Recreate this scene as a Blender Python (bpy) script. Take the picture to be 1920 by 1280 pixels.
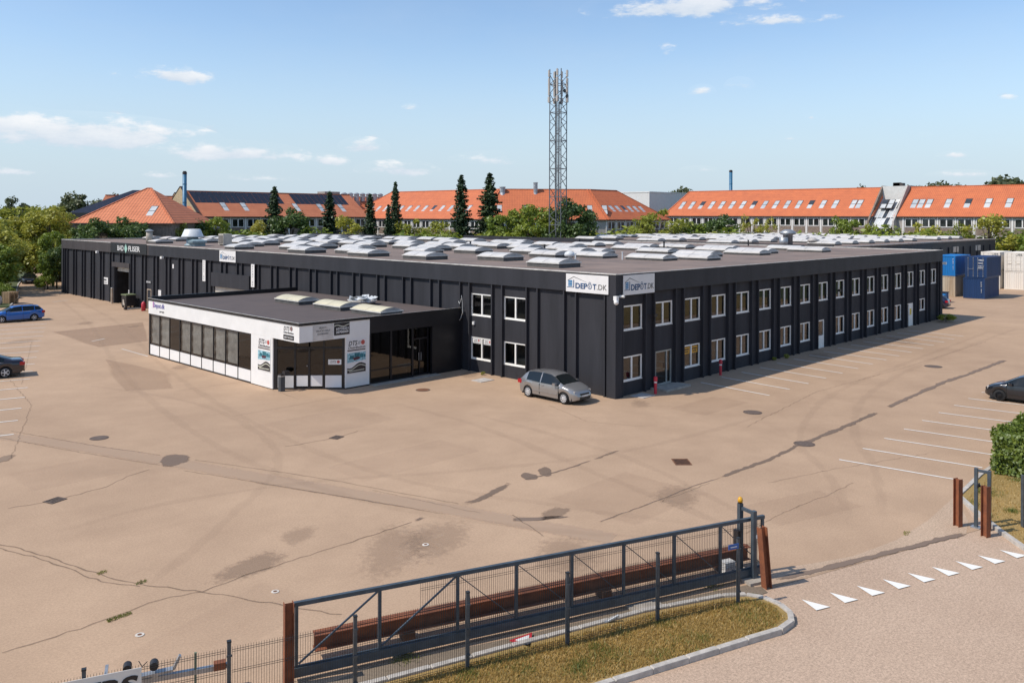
import bpy, bmesh, math, random
import numpy as np
from mathutils import Vector, Matrix

random.seed(7)
for _o in list(bpy.data.objects):
    bpy.data.objects.remove(_o)
SC = bpy.context.scene
COL = SC.collection

# ------------------------------------------------------------------ camera
# World frame: origin at the ground below the near corner of the dark hall,
# +X along its window front, +Y along its long side, metres.
FPX, PPX, PPY, ROLL, YAW = 1593.35, 960.0, 405.63, 0.0038, 0.7942
CAM = Vector((-37.2435, -28.5951, 10.0))
FWD = Vector((math.sin(YAW), math.cos(YAW), 0))
RGT = Vector((math.cos(YAW), -math.sin(YAW), 0))
UPV = Vector((0, 0, 1))
_r = RGT * math.cos(ROLL) + UPV * math.sin(ROLL)
_u = UPV * math.cos(ROLL) - RGT * math.sin(ROLL)
cam_data = bpy.data.cameras.new("camera")
cam_data.sensor_width = 36.0
cam_data.lens = 36.0 * FPX / 1920.0
cam_data.shift_y = -(640.0 - PPY) / 1920.0
cam_data.clip_start = 0.1
cam_data.clip_end = 6000
cam = bpy.data.objects.new("camera", cam_data)
cam.matrix_world = Matrix(((_r.x, _u.x, -FWD.x, CAM.x), (_r.y, _u.y, -FWD.y, CAM.y), (_r.z, _u.z, -FWD.z, CAM.z), (0, 0, 0, 1)))
COL.objects.link(cam)
SC.camera = cam

# ------------------------------------------------------------------ light
SUN_AZ = Vector((-0.90, 0.436, 0)).normalized()      # towards the sun, on the ground
SUN_EL = math.radians(50)
sun_dir = SUN_AZ * math.cos(SUN_EL) + UPV * math.sin(SUN_EL)
sl = bpy.data.lights.new("sun", 'SUN')
sl.energy = 3.6
sl.angle = math.radians(0.55)
sl.color = (1.0, 0.93, 0.83)
sun = bpy.data.objects.new("sun", sl)
sun.rotation_euler = sun_dir.to_track_quat('Z', 'Y').to_euler()
COL.objects.link(sun)

SC.view_settings.view_transform = 'Standard'
SC.view_settings.look = 'None'
SC.view_settings.gamma = 1.0
SC.view_settings.exposure = 0.17
SC.view_settings.use_curve_mapping = False

world = bpy.data.worlds.new("World")
SC.world = world
world.use_nodes = True


def azel(px, py):
    """direction of a photo pixel as world azimuth / elevation"""
    d = (RGT * ((px - PPX) / FPX) + FWD - UPV * ((py - PPY) / FPX)).normalized()
    return math.atan2(d.x, d.y), math.asin(d.z)


def build_world():
    nt = world.node_tree
    nt.nodes.clear()
    N, L = nt.nodes.new, nt.links.new

    def M(op, a, b=None, c=None, clamp=False):
        n = N('ShaderNodeMath'); n.operation = op; n.use_clamp = clamp
        for i, v in enumerate((a, b, c)):
            if v is None: continue
            if isinstance(v, (int, float)): n.inputs[i].default_value = v
            else: L(v, n.inputs[i])
        return n.outputs[0]
    sky = N('ShaderNodeTexSky'); sky.sky_type = 'NISHITA'; sky.sun_disc = False
    sky.sun_elevation = SUN_EL
    sky.sun_rotation = math.atan2(SUN_AZ.x, SUN_AZ.y)
    sky.air_density = 1.0; sky.dust_density = 0.3; sky.ozone_density = 2.6; sky.altitude = 10
    tc = N('ShaderNodeTexCoord')
    sep = N('ShaderNodeSeparateXYZ'); L(tc.outputs['Generated'], sep.inputs[0])
    az = M('ARCTAN2', sep.outputs[0], sep.outputs[1])
    el = M('ARCSINE', sep.outputs[2])
    cmb = N('ShaderNodeCombineXYZ')
    L(az, cmb.inputs[0]); L(M('MULTIPLY', el, 2.6), cmb.inputs[1])
    n1 = N('ShaderNodeTexNoise'); n1.inputs['Scale'].default_value = 26; n1.inputs['Detail'].default_value = 7
    n1.inputs['Roughness'].default_value = 0.62; L(cmb.outputs[0], n1.inputs['Vector'])
    n2 = N('ShaderNodeTexNoise'); n2.inputs['Scale'].default_value = 5.5; n2.inputs['Detail'].default_value = 5
    n2.inputs['Roughness'].default_value = 0.6; L(cmb.outputs[0], n2.inputs['Vector'])
    billow = M('SUBTRACT', n1.outputs[0], 0.5)
    # single clouds: centre pixel, half width, half height in pixels, weight
    CL = [(165, 262, 230, 44, 1.15), (25, 246, 110, 40, 1.0), (328, 149, 66, 25, .95), (216, 141, 14, 10, .45), (430, 293, 140, 26, .9),
          (682, 278, 44, 19, .95), (610, 305, 42, 15, .7), (745, 321, 72, 19, .9), (25, 325, 60, 14, .6), (290, 333, 60, 9, .5),
          (1290, 14, 190, 38, .95), (1450, 38, 110, 15, .7), (1315, 172, 24, 14, .5), (1385, 160, 26, 16, .45), (1520, 219, 12, 9, .6),
          (1310, 318, 34, 8, .4), (1785, 289, 30, 8, .5), (1800, 325, 60, 9, .5), (1252, 95, 16, 12, .3), (768, 204, 16, 9, .4),
          (930, 300, 80, 16, .25), (1890, 182, 18, 8, .3), (1735, 251, 14, 6, .3), (460, 338, 90, 8, .4), (1480, 258, 18, 6, .3)]
    dens = None; shade = None
    for (px, py, hw, hh, w) in CL:
        a0, e0 = azel(px, py)
        a1, _ = azel(px + hw, py); _, e1 = azel(px, py - hh)
        ra, re = abs(a1 - a0), abs(e1 - e0)
        da = M('DIVIDE', M('SUBTRACT', az, a0), ra)
        de = M('DIVIDE', M('SUBTRACT', el, e0), re)
        # flat underside: stretch the lower half
        de2 = M('MULTIPLY', de, M('MULTIPLY_ADD', M('LESS_THAN', de, 0.0), 0.9, 1.0))
        r = M('SQRT', M('ADD', M('MULTIPLY', da, da), M('MULTIPLY', de2, de2)))
        m = M('MULTIPLY', M('SUBTRACT', 1.15, r), w)
        dens = m if dens is None else M('MAXIMUM', dens, m)
        s = M('MULTIPLY', M('GREATER_THAN', m, 0.0), M('MULTIPLY_ADD', de, 0.5, 0.5, clamp=True))
        shade = s if shade is None else M('MAXIMUM', shade, s)
    # the same kind of sparse cloud all round the horizon
    gen = M('MULTIPLY', M('SUBTRACT', n2.outputs[0], 0.60), 4.0)
    # inside the view the clouds above take over
    a_mid = math.atan2(FWD.x, FWD.y)
    inview = M('LESS_THAN', M('ABSOLUTE', M('SUBTRACT', az, a_mid)), 0.62)
    gen = M('SUBTRACT', gen, M('MULTIPLY', inview, 2.0))
    dens = M('MAXIMUM', dens, gen)
    d = M('MULTIPLY_ADD', billow, 2.6, dens)
    n = N('ShaderNodeMapRange'); n.interpolation_type = 'SMOOTHERSTEP'
    n.inputs['From Min'].default_value = 0.12; n.inputs['From Max'].default_value = 0.85
    L(d, n.inputs['Value'])
    veil = M('MULTIPLY', M('SUBTRACT', n2.outputs[0], 0.42, clamp=True), 0.35)
    fac = M('ADD', M('MULTIPLY', n.outputs[0], 0.88), veil, clamp=True)
    fac = M('MULTIPLY', fac, M('GREATER_THAN', el, 0.0))
    cc = N('ShaderNodeMix'); cc.data_type = 'RGBA'
    cc.inputs['A'].default_value = (3.3, 3.95, 4.75, 1); cc.inputs['B'].default_value = (5.7, 5.75, 5.85, 1)
    L(M('MULTIPLY_ADD', billow, 1.2, shade, clamp=True), cc.inputs['Factor'])
    hz = N('ShaderNodeMapRange'); hz.interpolation_type = 'SMOOTHSTEP'       # pale haze layer low over the whole horizon
    hz.inputs['From Min'].default_value = 0.0; hz.inputs['From Max'].default_value = 0.24; hz.inputs['To Min'].default_value = 0.92; hz.inputs['To Max'].default_value = 0.0
    L(el, hz.inputs['Value'])
    hm = N('ShaderNodeMix'); hm.data_type = 'RGBA'; hm.inputs['B'].default_value = (3.25, 4.00, 4.70, 1)
    L(hz.outputs[0], hm.inputs['Factor']); L(sky.outputs[0], hm.inputs['A'])
    mx = N('ShaderNodeMix'); mx.data_type = 'RGBA'
    L(fac, mx.inputs['Factor']); L(hm.outputs['Result'], mx.inputs['A']); L(cc.outputs['Result'], mx.inputs['B'])
    bg = N('ShaderNodeBackground'); bg.inputs['Strength'].default_value = 0.15
    L(mx.outputs['Result'], bg.inputs['Color'])
    out = N('ShaderNodeOutputWorld'); L(bg.outputs[0], out.inputs['Surface'])


build_world()

# ------------------------------------------------------------------ pixel -> place helpers


def ray(px, py):
    dx, dy = px - PPX, py - PPY
    c, s = math.cos(ROLL), math.sin(ROLL)
    a, b = dx * c + dy * s, -dx * s + dy * c
    return RGT * (a / FPX) + FWD - UPV * (b / FPX)


def G(px, py, z=0.0):
    """photo pixel of something that touches the level z"""
    r = ray(px, py)
    return CAM + r * ((z - CAM.z) / r.z)


def PX_(px, py, x):
    r = ray(px, py)
    return CAM + r * ((x - CAM.x) / r.x)


def PY_(px, py, y):
    r = ray(px, py)
    return CAM + r * ((y - CAM.y) / r.y)


def FAR(px, dist, z=0.0):
    """point straight ahead of a pixel column, dist metres deep, at height z"""
    p = CAM + RGT * ((px - PPX) / FPX * dist) + FWD * dist
    p.z = z
    return p


def ZAT(py, dist, px=960):
    return CAM.z - (py - PPY - ROLL * (px - PPX)) / FPX * dist


# ------------------------------------------------------------------ materials
MATS = {}


def pm(name, col, rough=0.6, metal=0.0, var=0.12, scale=2.0, bump=0.0, bscale=40.0, ior=1.5, coat=0.0, col2=None, streak=False, spec=None):
    """procedural painted / raw surface: two-octave colour wear plus fine relief"""
    if name in MATS: return MATS[name]
    m = bpy.data.materials.new(name); m.use_nodes = True
    nt = m.node_tree; N, L = nt.nodes.new, nt.links.new
    b = nt.nodes['Principled BSDF']
    b.inputs['Roughness'].default_value = rough; b.inputs['Metallic'].default_value = metal
    b.inputs['IOR'].default_value = ior
    if spec is not None: b.inputs['Specular IOR Level'].default_value = spec
    if coat: b.inputs['Coat Weight'].default_value = coat; b.inputs['Coat Roughness'].default_value = 0.05
    geo = N('ShaderNodeNewGeometry')
    vec = geo.outputs['Position']
    if streak:
        mp = N('ShaderNodeMapping'); mp.inputs['Scale'].default_value = (1, 1, 0.12); L(vec, mp.inputs[0]); vec = mp.outputs[0]
    n = N('ShaderNodeTexNoise'); n.inputs['Scale'].default_value = scale; n.inputs['Detail'].default_value = 6
    n.inputs['Roughness'].default_value = 0.65; L(vec, n.inputs['Vector'])
    mr = N('ShaderNodeMapRange'); mr.inputs['From Min'].default_value = 0.3; mr.inputs['From Max'].default_value = 0.7
    L(n.outputs[0], mr.inputs['Value'])
    mx = N('ShaderNodeMix'); mx.data_type = 'RGBA'
    c2 = col2 or tuple(c * (1 - 2 * var) for c in col)
    c1 = col if col2 else tuple(min(1, c * (1 + var)) for c in col)
    mx.inputs['A'].default_value = (*c1, 1); mx.inputs['B'].default_value = (*c2, 1)
    L(mr.outputs[0], mx.inputs['Factor']); L(mx.outputs['Result'], b.inputs['Base Color'])
    if bump:
        nb = N('ShaderNodeTexNoise'); nb.inputs['Scale'].default_value = bscale; nb.inputs['Detail'].default_value = 4
        L(geo.outputs['Position'], nb.inputs['Vector'])
        bp = N('ShaderNodeBump'); bp.inputs['Strength'].default_value = bump; bp.inputs['Distance'].default_value = 0.02
        L(nb.outputs[0], bp.inputs['Height']); L(bp.outputs[0], b.inputs['Normal'])
    MATS[name] = m
    return m


def glass(name, tint=(0.5, 0.5, 0.48), refl=1.7):
    """thin pane: tinted see-through plus mirror reflection that grows at grazing angles"""
    if name in MATS: return MATS[name]
    m = bpy.data.materials.new(name); m.use_nodes = True
    nt = m.node_tree; N, L = nt.nodes.new, nt.links.new
    nt.nodes.remove(nt.nodes['Principled BSDF'])
    tr = N('ShaderNodeBsdfTransparent'); tr.inputs[0].default_value = (*tint, 1)
    gl = N('ShaderNodeBsdfGlossy'); gl.inputs['Roughness'].default_value = 0.012; gl.inputs[0].default_value = (1, 1, 1, 1)
    geo = N('ShaderNodeNewGeometry'); dt = N('ShaderNodeVectorMath'); dt.operation = 'DOT_PRODUCT'; L(geo.outputs['Incoming'], dt.inputs[0]); L(geo.outputs['Normal'], dt.inputs[1])

    def M(op, a, b=None, c=None):
        n = N('ShaderNodeMath'); n.operation = op
        for i, v in enumerate((a, b, c)):
            if v is None: continue
            if isinstance(v, (int, float)): n.inputs[i].default_value = v
            else: L(v, n.inputs[i])
        return n.outputs[0]
    f0 = ((refl - 1) / (refl + 1)) ** 2 * 1.6
    fr = M('MULTIPLY_ADD', M('POWER', M('SUBTRACT', 1.0, M('ABSOLUTE', dt.outputs['Value'])), 5.0), 1 - f0, f0)
    mx = N('ShaderNodeMixShader'); L(fr, mx.inputs[0]); L(tr.outputs[0], mx.inputs[1]); L(gl.outputs[0], mx.inputs[2])
    L(mx.outputs[0], nt.nodes['Material Output'].inputs['Surface'])
    MATS[name] = m
    return m


def foliage(name, c1, c2, trans=0.38):
    """leaf: colour varies from clump to clump and leaf to leaf"""
    if name in MATS: return MATS[name]
    m = bpy.data.materials.new(name); m.use_nodes = True
    nt = m.node_tree; N, L = nt.nodes.new, nt.links.new
    nt.nodes.remove(nt.nodes['Principled BSDF'])
    geo = N('ShaderNodeNewGeometry'); oi = N('ShaderNodeObjectInfo')
    n = N('ShaderNodeTexNoise'); n.inputs['Scale'].default_value = 0.55; n.inputs['Detail'].default_value = 3; L(geo.outputs['Position'], n.inputs['Vector'])
    ad = N('ShaderNodeMath'); ad.operation = 'ADD'; L(n.outputs[0], ad.inputs[0])
    ml = N('ShaderNodeMath'); ml.operation = 'MULTIPLY_ADD'; L(geo.outputs['Random Per Island'], ml.inputs[0]); ml.inputs[1].default_value = 0.7; ml.inputs[2].default_value = -0.35
    L(ml.outputs[0], ad.inputs[1])
    mx = N('ShaderNodeMix'); mx.data_type = 'RGBA'; mx.inputs['A'].default_value = (*c1, 1); mx.inputs['B'].default_value = (*c2, 1); L(ad.outputs[0], mx.inputs['Factor'])
    hs = N('ShaderNodeHueSaturation'); L(mx.outputs['Result'], hs.inputs['Color'])
    v = N('ShaderNodeMath'); v.operation = 'MULTIPLY_ADD'; L(oi.outputs['Random'], v.inputs[0]); v.inputs[1].default_value = 0.35; v.inputs[2].default_value = 0.82; L(v.outputs[0], hs.inputs['Value'])
    h = N('ShaderNodeMath'); h.operation = 'MULTIPLY_ADD'; L(oi.outputs['Random'], h.inputs[0]); h.inputs[1].default_value = -0.03; h.inputs[2].default_value = 0.515; L(h.outputs[0], hs.inputs['Hue'])
    df = N('ShaderNodeBsdfDiffuse'); L(hs.outputs[0], df.inputs[0])
    tl = N('ShaderNodeBsdfTranslucent'); L(hs.outputs[0], tl.inputs[0])
    gs = N('ShaderNodeBsdfGlossy'); gs.inputs['Roughness'].default_value = 0.45; gs.inputs[0].default_value = (0.8, 0.85, 0.8, 1)
    ms = N('ShaderNodeMixShader'); ms.inputs[0].default_value = trans; L(df.outputs[0], ms.inputs[1]); L(tl.outputs[0], ms.inputs[2])
    m2 = N('ShaderNodeMixShader'); m2.inputs[0].default_value = 0.04; L(ms.outputs[0], m2.inputs[1]); L(gs.outputs[0], m2.inputs[2])
    L(m2.outputs[0], nt.nodes['Material Output'].inputs['Surface'])
    MATS[name] = m
    return m


# ------------------------------------------------------------------ mesh helpers
class MB:
    def __init__(s): s.v = []; s.f = []; s.uv = None

    def quad(s, a, b, c, d): i = len(s.v); s.v += [tuple(a), tuple(b), tuple(c), tuple(d)]; s.f.append((i, i + 1, i + 2, i + 3)); return s

    def tri(s, a, b, c): i = len(s.v); s.v += [tuple(a), tuple(b), tuple(c)]; s.f.append((i, i + 1, i + 2)); return s

    def poly(s, pts): i = len(s.v); s.v += [tuple(p) for p in pts]; s.f.append(tuple(range(i, i + len(pts)))); return s

    def box(s, x0, y0, z0, x1, y1, z1):
        x0, x1 = min(x0, x1), max(x0, x1); y0, y1 = min(y0, y1), max(y0, y1); z0, z1 = min(z0, z1), max(z0, z1)
        i = len(s.v)
        s.v += [(x0, y0, z0), (x1, y0, z0), (x1, y1, z0), (x0, y1, z0), (x0, y0, z1), (x1, y0, z1), (x1, y1, z1), (x0, y1, z1)]
        s.f += [(i, i + 3, i + 2, i + 1), (i + 4, i + 5, i + 6, i + 7), (i, i + 1, i + 5, i + 4), (i + 1, i + 2, i + 6, i + 5), (i + 2, i + 3, i + 7, i + 6), (i + 3, i, i + 4, i + 7)]
        return s

    def bar(s, p, q, w, h=None, up=(0, 0, 1)):
        """rectangular bar from p to q, w wide, h high"""
        p, q = Vector(p), Vector(q); h = h or w; d = (q - p).normalized()
        up = Vector(up)
        if abs(d.dot(up)) > 0.99: up = Vector((1, 0, 0)) if abs(d.x) < 0.9 else Vector((0, 1, 0))
        sd = d.cross(up).normalized() * (w / 2); u = sd.cross(d).normalized() * (h / 2)
        i = len(s.v)
        for e in (p, q): s.v += [tuple(e - sd - u), tuple(e + sd - u), tuple(e + sd + u), tuple(e - sd + u)]
        s.f += [(i, i + 1, i + 2, i + 3), (i + 7, i + 6, i + 5, i + 4)] + [(i + k, i + 4 + k, i + 4 + (k + 1) % 4, i + (k + 1) % 4) for k in range(4)]
        return s

    def tube(s, p, q, r, n=8, r2=None, caps=True):
        p, q = Vector(p), Vector(q); r2 = r if r2 is None else r2; d = (q - p).normalized()
        a = d.orthogonal().normalized(); b = d.cross(a); i = len(s.v)
        for e, rr in ((p, r), (q, r2)):
            for k in range(n):
                t = 2 * math.pi * k / n; s.v.append(tuple(e + a * (rr * math.cos(t)) + b * (rr * math.sin(t))))
        s.f += [(i + k, i + (k + 1) % n, i + n + (k + 1) % n, i + n + k) for k in range(n)]
        if caps: s.f += [tuple(i + k for k in reversed(range(n))), tuple(i + n + k for k in range(n))]
        return s

    def path(s, pts, r, n=6):
        for a, b in zip(pts, pts[1:]): s.tube(a, b, r, n)
        return s

    def lathe(s, prof, c=(0, 0, 0), n=16, caps=True):
        """profile of (radius, z) turned round the vertical through c"""
        i = len(s.v); m = len(prof)
        for (r, z) in prof:
            for k in range(n):
                t = 2 * math.pi * k / n; s.v.append((c[0] + r * math.cos(t), c[1] + r * math.sin(t), c[2] + z))
        for j in range(m - 1):
            for k in range(n): s.f.append((i + j * n + k, i + j * n + (k + 1) % n, i + (j + 1) * n + (k + 1) % n, i + (j + 1) * n + k))
        if caps: s.f += [tuple(i + k for k in reversed(range(n))), tuple(i + (m - 1) * n + k for k in range(n))]
        return s

    def prism(s, pts, z0, z1):
        n = len(pts); i = len(s.v)
        s.v += [(p[0], p[1], z0) for p in pts] + [(p[0], p[1], z1) for p in pts]
        s.f += [tuple(i + k for k in reversed(range(n))), tuple(i + n + k for k in range(n))]
        s.f += [(i + k, i + (k + 1) % n, i + n + (k + 1) % n, i + n + k) for k in range(n)]
        return s

    def xf(s, M):
        s.v = [tuple(M @ Vector(p)) for p in s.v]; return s

    def mesh(s, name, mat=None, smooth=False):
        me = bpy.data.meshes.new(name); me.from_pydata(s.v, [], s.f)
        if mat: me.materials.append(mat)
        if smooth:
            for p in me.polygons: p.use_smooth = True
        me.update(); return me

    def build(s, name, mat, parent=None, smooth=False, loc=None, recalc=False):
        me = s.mesh(name, mat, smooth)
        if recalc:
            bm = bmesh.new(); bm.from_mesh(me); bmesh.ops.recalc_face_normals(bm, faces=bm.faces); bm.to_mesh(me); bm.free()
        return put(name, me, parent, loc)


def put(name, me, parent=None, loc=None, rot=None):
    o = bpy.data.objects.new(name, me); COL.objects.link(o)
    if parent: o.parent = parent
    if loc is not None: o.location = loc
    if rot is not None: o.rotation_euler = rot
    return o


def tag(o, label=None, cat=None, group=None, kind=None):
    if label: o['label'] = label
    if cat: o['category'] = cat
    if group: o['group'] = group
    if kind: o['kind'] = kind
    return o


def thing(name, label, cat, loc=(0, 0, 0), rz=0.0, group=None):
    o = bpy.data.objects.new(name, None); COL.objects.link(o)
    o.empty_display_size = 0.3; o.location = loc; o.rotation_euler = (0, 0, rz)
    return tag(o, label, cat, group)


def copy_tree(o, parent=None):
    c = o.copy(); COL.objects.link(c); c.parent = parent
    for ch in list(o.children): copy_tree(ch, c)
    return c


FACE_RIGHT = 0.0                 # a panel modelled in x (along) / -y (outwards) on the window front
FACE_LEFT = -math.pi / 2         # ... turned onto the long side


def text_mesh(txt, size, depth=0.006, bold=0.0, shear=0.0, align='LEFT'):
    """lettering as a mesh lying in x/z, facing -y, baseline at z=0"""
    cu = bpy.data.curves.new("lettering", 'FONT'); cu.body = txt; cu.size = size; cu.extrude = depth / 2; cu.offset = bold
    cu.shear = shear; cu.align_x = align; cu.resolution_u = 3
    o = bpy.data.objects.new("lettering", cu); COL.objects.link(o)
    dg = bpy.context.evaluated_depsgraph_get()
    me = bpy.data.meshes.new_from_object(o.evaluated_get(dg))
    bpy.data.objects.remove(o); bpy.data.curves.remove(cu)
    me.transform(Matrix.Rotation(math.pi / 2, 4, 'X'))
    return me


def lettering(txt, size, mat, parent, x, z, y=-0.02, bold=0.0, shear=0.0, align='LEFT', width=None, depth=0.012, name="lettering"):
    me = text_mesh(txt, size, depth, bold, shear, align)
    if width:
        xs = [v.co.x for v in me.vertices]; w = max(xs) - min(xs)
        me.transform(Matrix.Scale(width / w, 4, (1, 0, 0)))
    me.materials.clear(); me.materials.append(mat)
    return put(name, me, parent, (x, y, z))
# ------------------------------------------------------------------ shared materials
M_WALL = pm('black_masonry_paint', (0.034, 0.034, 0.040), 0.75, var=0.16, scale=1.4, bump=0.5, bscale=55, streak=True, spec=0.3)
M_FASC = pm('black_fascia_paint', (0.034, 0.034, 0.040), 0.6, var=0.14, scale=0.9, bump=0.35, bscale=70, streak=True, spec=0.3)
M_FASC2 = pm('faded_brown_black_paint', (0.066, 0.056, 0.056), 0.7, var=0.12, scale=0.8, bump=0.3, streak=True, spec=0.3)
M_FLASH = pm('zinc_flashing', (0.62, 0.58, 0.53), 0.5, 0.1, var=0.2, scale=1.2)
M_ROOF = pm('bitumen_roofing', (0.275, 0.198, 0.158), 0.9, col2=(0.145, 0.112, 0.096), scale=0.28, bump=0.4, bscale=20)
M_ROOF_ANX = pm('dark_bitumen_roofing', (0.115, 0.086, 0.076), 0.85, col2=(0.085, 0.066, 0.060), scale=0.6, bump=0.3, bscale=20)
M_WHITE = pm('white_enamel', (0.80, 0.79, 0.765), 0.35, var=0.04, scale=0.7)
M_FRAME = pm('white_window_frame', (0.86, 0.84, 0.79), 0.4, var=0.04, scale=3)
M_PANE = glass('window_glass', (0.60, 0.61, 0.60), 1.62)
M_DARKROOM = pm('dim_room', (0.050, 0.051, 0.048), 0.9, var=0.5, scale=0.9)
M_BLIND = pm('pale_blind', (0.42, 0.40, 0.36), 0.7, var=0.1, scale=2)
M_BLACKMET = pm('black_aluminium', (0.012, 0.012, 0.015), 0.4, 0.0, var=0.1, scale=3)
M_TINT = glass('tinted_glass', (0.11, 0.11, 0.115), 1.5)
M_CURB = pm('skylight_curb', (0.10, 0.095, 0.09), 0.8, var=0.2, scale=2)
M_DOME = pm('acrylic_dome', (0.66, 0.62, 0.565), 0.35, var=0.10, scale=1.1)
M_DOMEY = pm('yellowed_acrylic_dome', (0.66, 0.59, 0.40), 0.4, var=0.08, scale=1.5)
M_DOMEEND = pm('grey_dome_end', (0.46, 0.43, 0.40), 0.5, var=0.15, scale=2)
M_GALV = pm('galvanised_steel', (0.42, 0.43, 0.44), 0.45, 0.6, var=0.15, scale=5)
M_CONC = pm('concrete', (0.42, 0.37, 0.31), 0.9, var=0.15, scale=2.5, bump=0.4, bscale=60)


def asphalt(name, c1, c2, speck=0.32):
    m = bpy.data.materials.new(name); m.use_nodes = True; nt = m.node_tree; N, L = nt.nodes.new, nt.links.new
    b = nt.nodes['Principled BSDF']; b.inputs['Roughness'].default_value = 0.92; b.inputs['Specular IOR Level'].default_value = 0.25
    geo = N('ShaderNodeNewGeometry')

    def noise(s, det, ro=0.6):
        n = N('ShaderNodeTexNoise'); n.inputs['Scale'].default_value = s; n.inputs['Detail'].default_value = det
        n.inputs['Roughness'].default_value = ro; L(geo.outputs['Position'], n.inputs['Vector']); return n.outputs[0]
    big = noise(0.045, 6); mid = noise(0.35, 7, 0.7); fine = noise(16, 3, 0.8); grit = noise(55, 2, 0.8)

    def rng(v, a, b_, c=0.0, d=1.0):
        n = N('ShaderNodeMapRange'); n.inputs['From Min'].default_value = a; n.inputs['From Max'].default_value = b_
        n.inputs['To Min'].default_value = c; n.inputs['To Max'].default_value = d; L(v, n.inputs['Value']); return n.outputs[0]
    mx = N('ShaderNodeMix'); mx.data_type = 'RGBA'; mx.inputs['A'].default_value = (*c1, 1); mx.inputs['B'].default_value = (*c2, 1)
    ad = N('ShaderNodeMath'); ad.operation = 'ADD'; L(rng(big, .30, .70, -.05, .75), ad.inputs[0]); L(rng(mid, .36, .75, -.15, .60), ad.inputs[1]); ad.use_clamp = True
    L(ad.outputs[0], mx.inputs['Factor'])
    sp = N('ShaderNodeMath'); sp.operation = 'ADD'; L(rng(fine, .25, .75, -speck * .55, speck * .55), sp.inputs[0]); L(rng(grit, .25, .75, 1 - speck * .55, 1 + speck * .55), sp.inputs[1])
    v = N('ShaderNodeMix'); v.data_type = 'RGBA'; v.blend_type = 'MULTIPLY'; v.inputs['Factor'].default_value = 1.0
    L(mx.outputs['Result'], v.inputs['A'])
    cb = N('ShaderNodeCombineColor'); [L(sp.outputs[0], cb.inputs[i]) for i in range(3)]; L(cb.outputs[0], v.inputs['B'])
    L(v.outputs['Result'], b.inputs['Base Color'])
    bp = N('ShaderNodeBump'); bp.inputs['Strength'].default_value = 0.35; bp.inputs['Distance'].default_value = 0.01; L(grit, bp.inputs['Height']); L(bp.outputs[0], b.inputs['Normal'])
    return m


M_ASPH = asphalt('worn_asphalt', (0.490, 0.337, 0.222), (0.385, 0.260, 0.170))
M_ROAD = asphalt('road_asphalt', (0.512, 0.372, 0.268), (0.436, 0.308, 0.218), 0.6)
M_APRON = asphalt('apron_asphalt', (0.510, 0.372, 0.262), (0.415, 0.295, 0.205), 0.6)
M_SOIL = asphalt('bare_strip', (0.250, 0.195, 0.140), (0.165, 0.130, 0.098), 0.5)
M_LAWN = asphalt('dry_lawn_soil', (0.380, 0.250, 0.095), (0.250, 0.180, 0.065), 0.7)
M_FIELD = pm('meadow', (0.090, 0.105, 0.030), 0.95, col2=(0.055, 0.070, 0.022), scale=0.12)


def mark_mat(name, col, rough=0.9, edge=0.75):
    """worn overlay whose opacity is carried by the mesh and broken up by noise"""
    m = bpy.data.materials.new(name); m.use_nodes = True; nt = m.node_tree; N, L = nt.nodes.new, nt.links.new
    b = nt.nodes['Principled BSDF']; b.inputs['Base Color'].default_value = (*col, 1); b.inputs['Roughness'].default_value = rough
    b.inputs['Specular IOR Level'].default_value = 0.25
    at = N('ShaderNodeAttribute'); at.attribute_name = 'cover'; de = N('ShaderNodeAttribute'); de.attribute_name = 'dens'
    geo = N('ShaderNodeNewGeometry'); n = N('ShaderNodeTexNoise'); n.inputs['Scale'].default_value = 4.5; n.inputs['Detail'].default_value = 9; n.inputs['Roughness'].default_value = 0.72
    L(geo.outputs['Position'], n.inputs['Vector'])
    ma = N('ShaderNodeMath'); ma.operation = 'MULTIPLY_ADD'; L(n.outputs[0], ma.inputs[0]); ma.inputs[1].default_value = edge * 2; ma.inputs[2].default_value = -edge
    ad = N('ShaderNodeMath'); ad.operation = 'ADD'; L(ma.outputs[0], ad.inputs[0]); L(at.outputs['Fac'], ad.inputs[1])
    sm = N('ShaderNodeMapRange'); sm.interpolation_type = 'SMOOTHSTEP'; sm.inputs['From Min'].default_value = 0.22; sm.inputs['From Max'].default_value = 0.80; L(ad.outputs[0], sm.inputs['Value'])
    mu = N('ShaderNodeMath'); mu.operation = 'MULTIPLY'; mu.use_clamp = True; L(sm.outputs[0], mu.inputs[0]); L(de.outputs['Fac'], mu.inputs[1])
    tr = N('ShaderNodeBsdfTransparent'); ms = N('ShaderNodeMixShader'); L(mu.outputs[0], ms.inputs[0]); L(tr.outputs[0], ms.inputs[1]); L(b.outputs[0], ms.inputs[2])
    L(ms.outputs[0], nt.nodes['Material Output'].inputs['Surface'])
    return m


K_DARK = mark_mat('fresh_bitumen', (0.205, 0.148, 0.112))
K_CRACK = mark_mat('crack_dirt', (0.185, 0.130, 0.088))
K_STAIN = mark_mat('oil_stain', (0.290, 0.205, 0.145), edge=0.9)
K_LIGHT = mark_mat('pale_concrete_repair', (0.530, 0.385, 0.272), edge=0.5)
K_GREY = mark_mat('older_asphalt_patch', (0.400, 0.275, 0.188), edge=0.6)
K_WHITE = mark_mat('white_road_paint', (0.82, 0.79, 0.72), 0.6, edge=0.6)
K_MOSS = mark_mat('moss', (0.10, 0.13, 0.03), edge=0.9)

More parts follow.
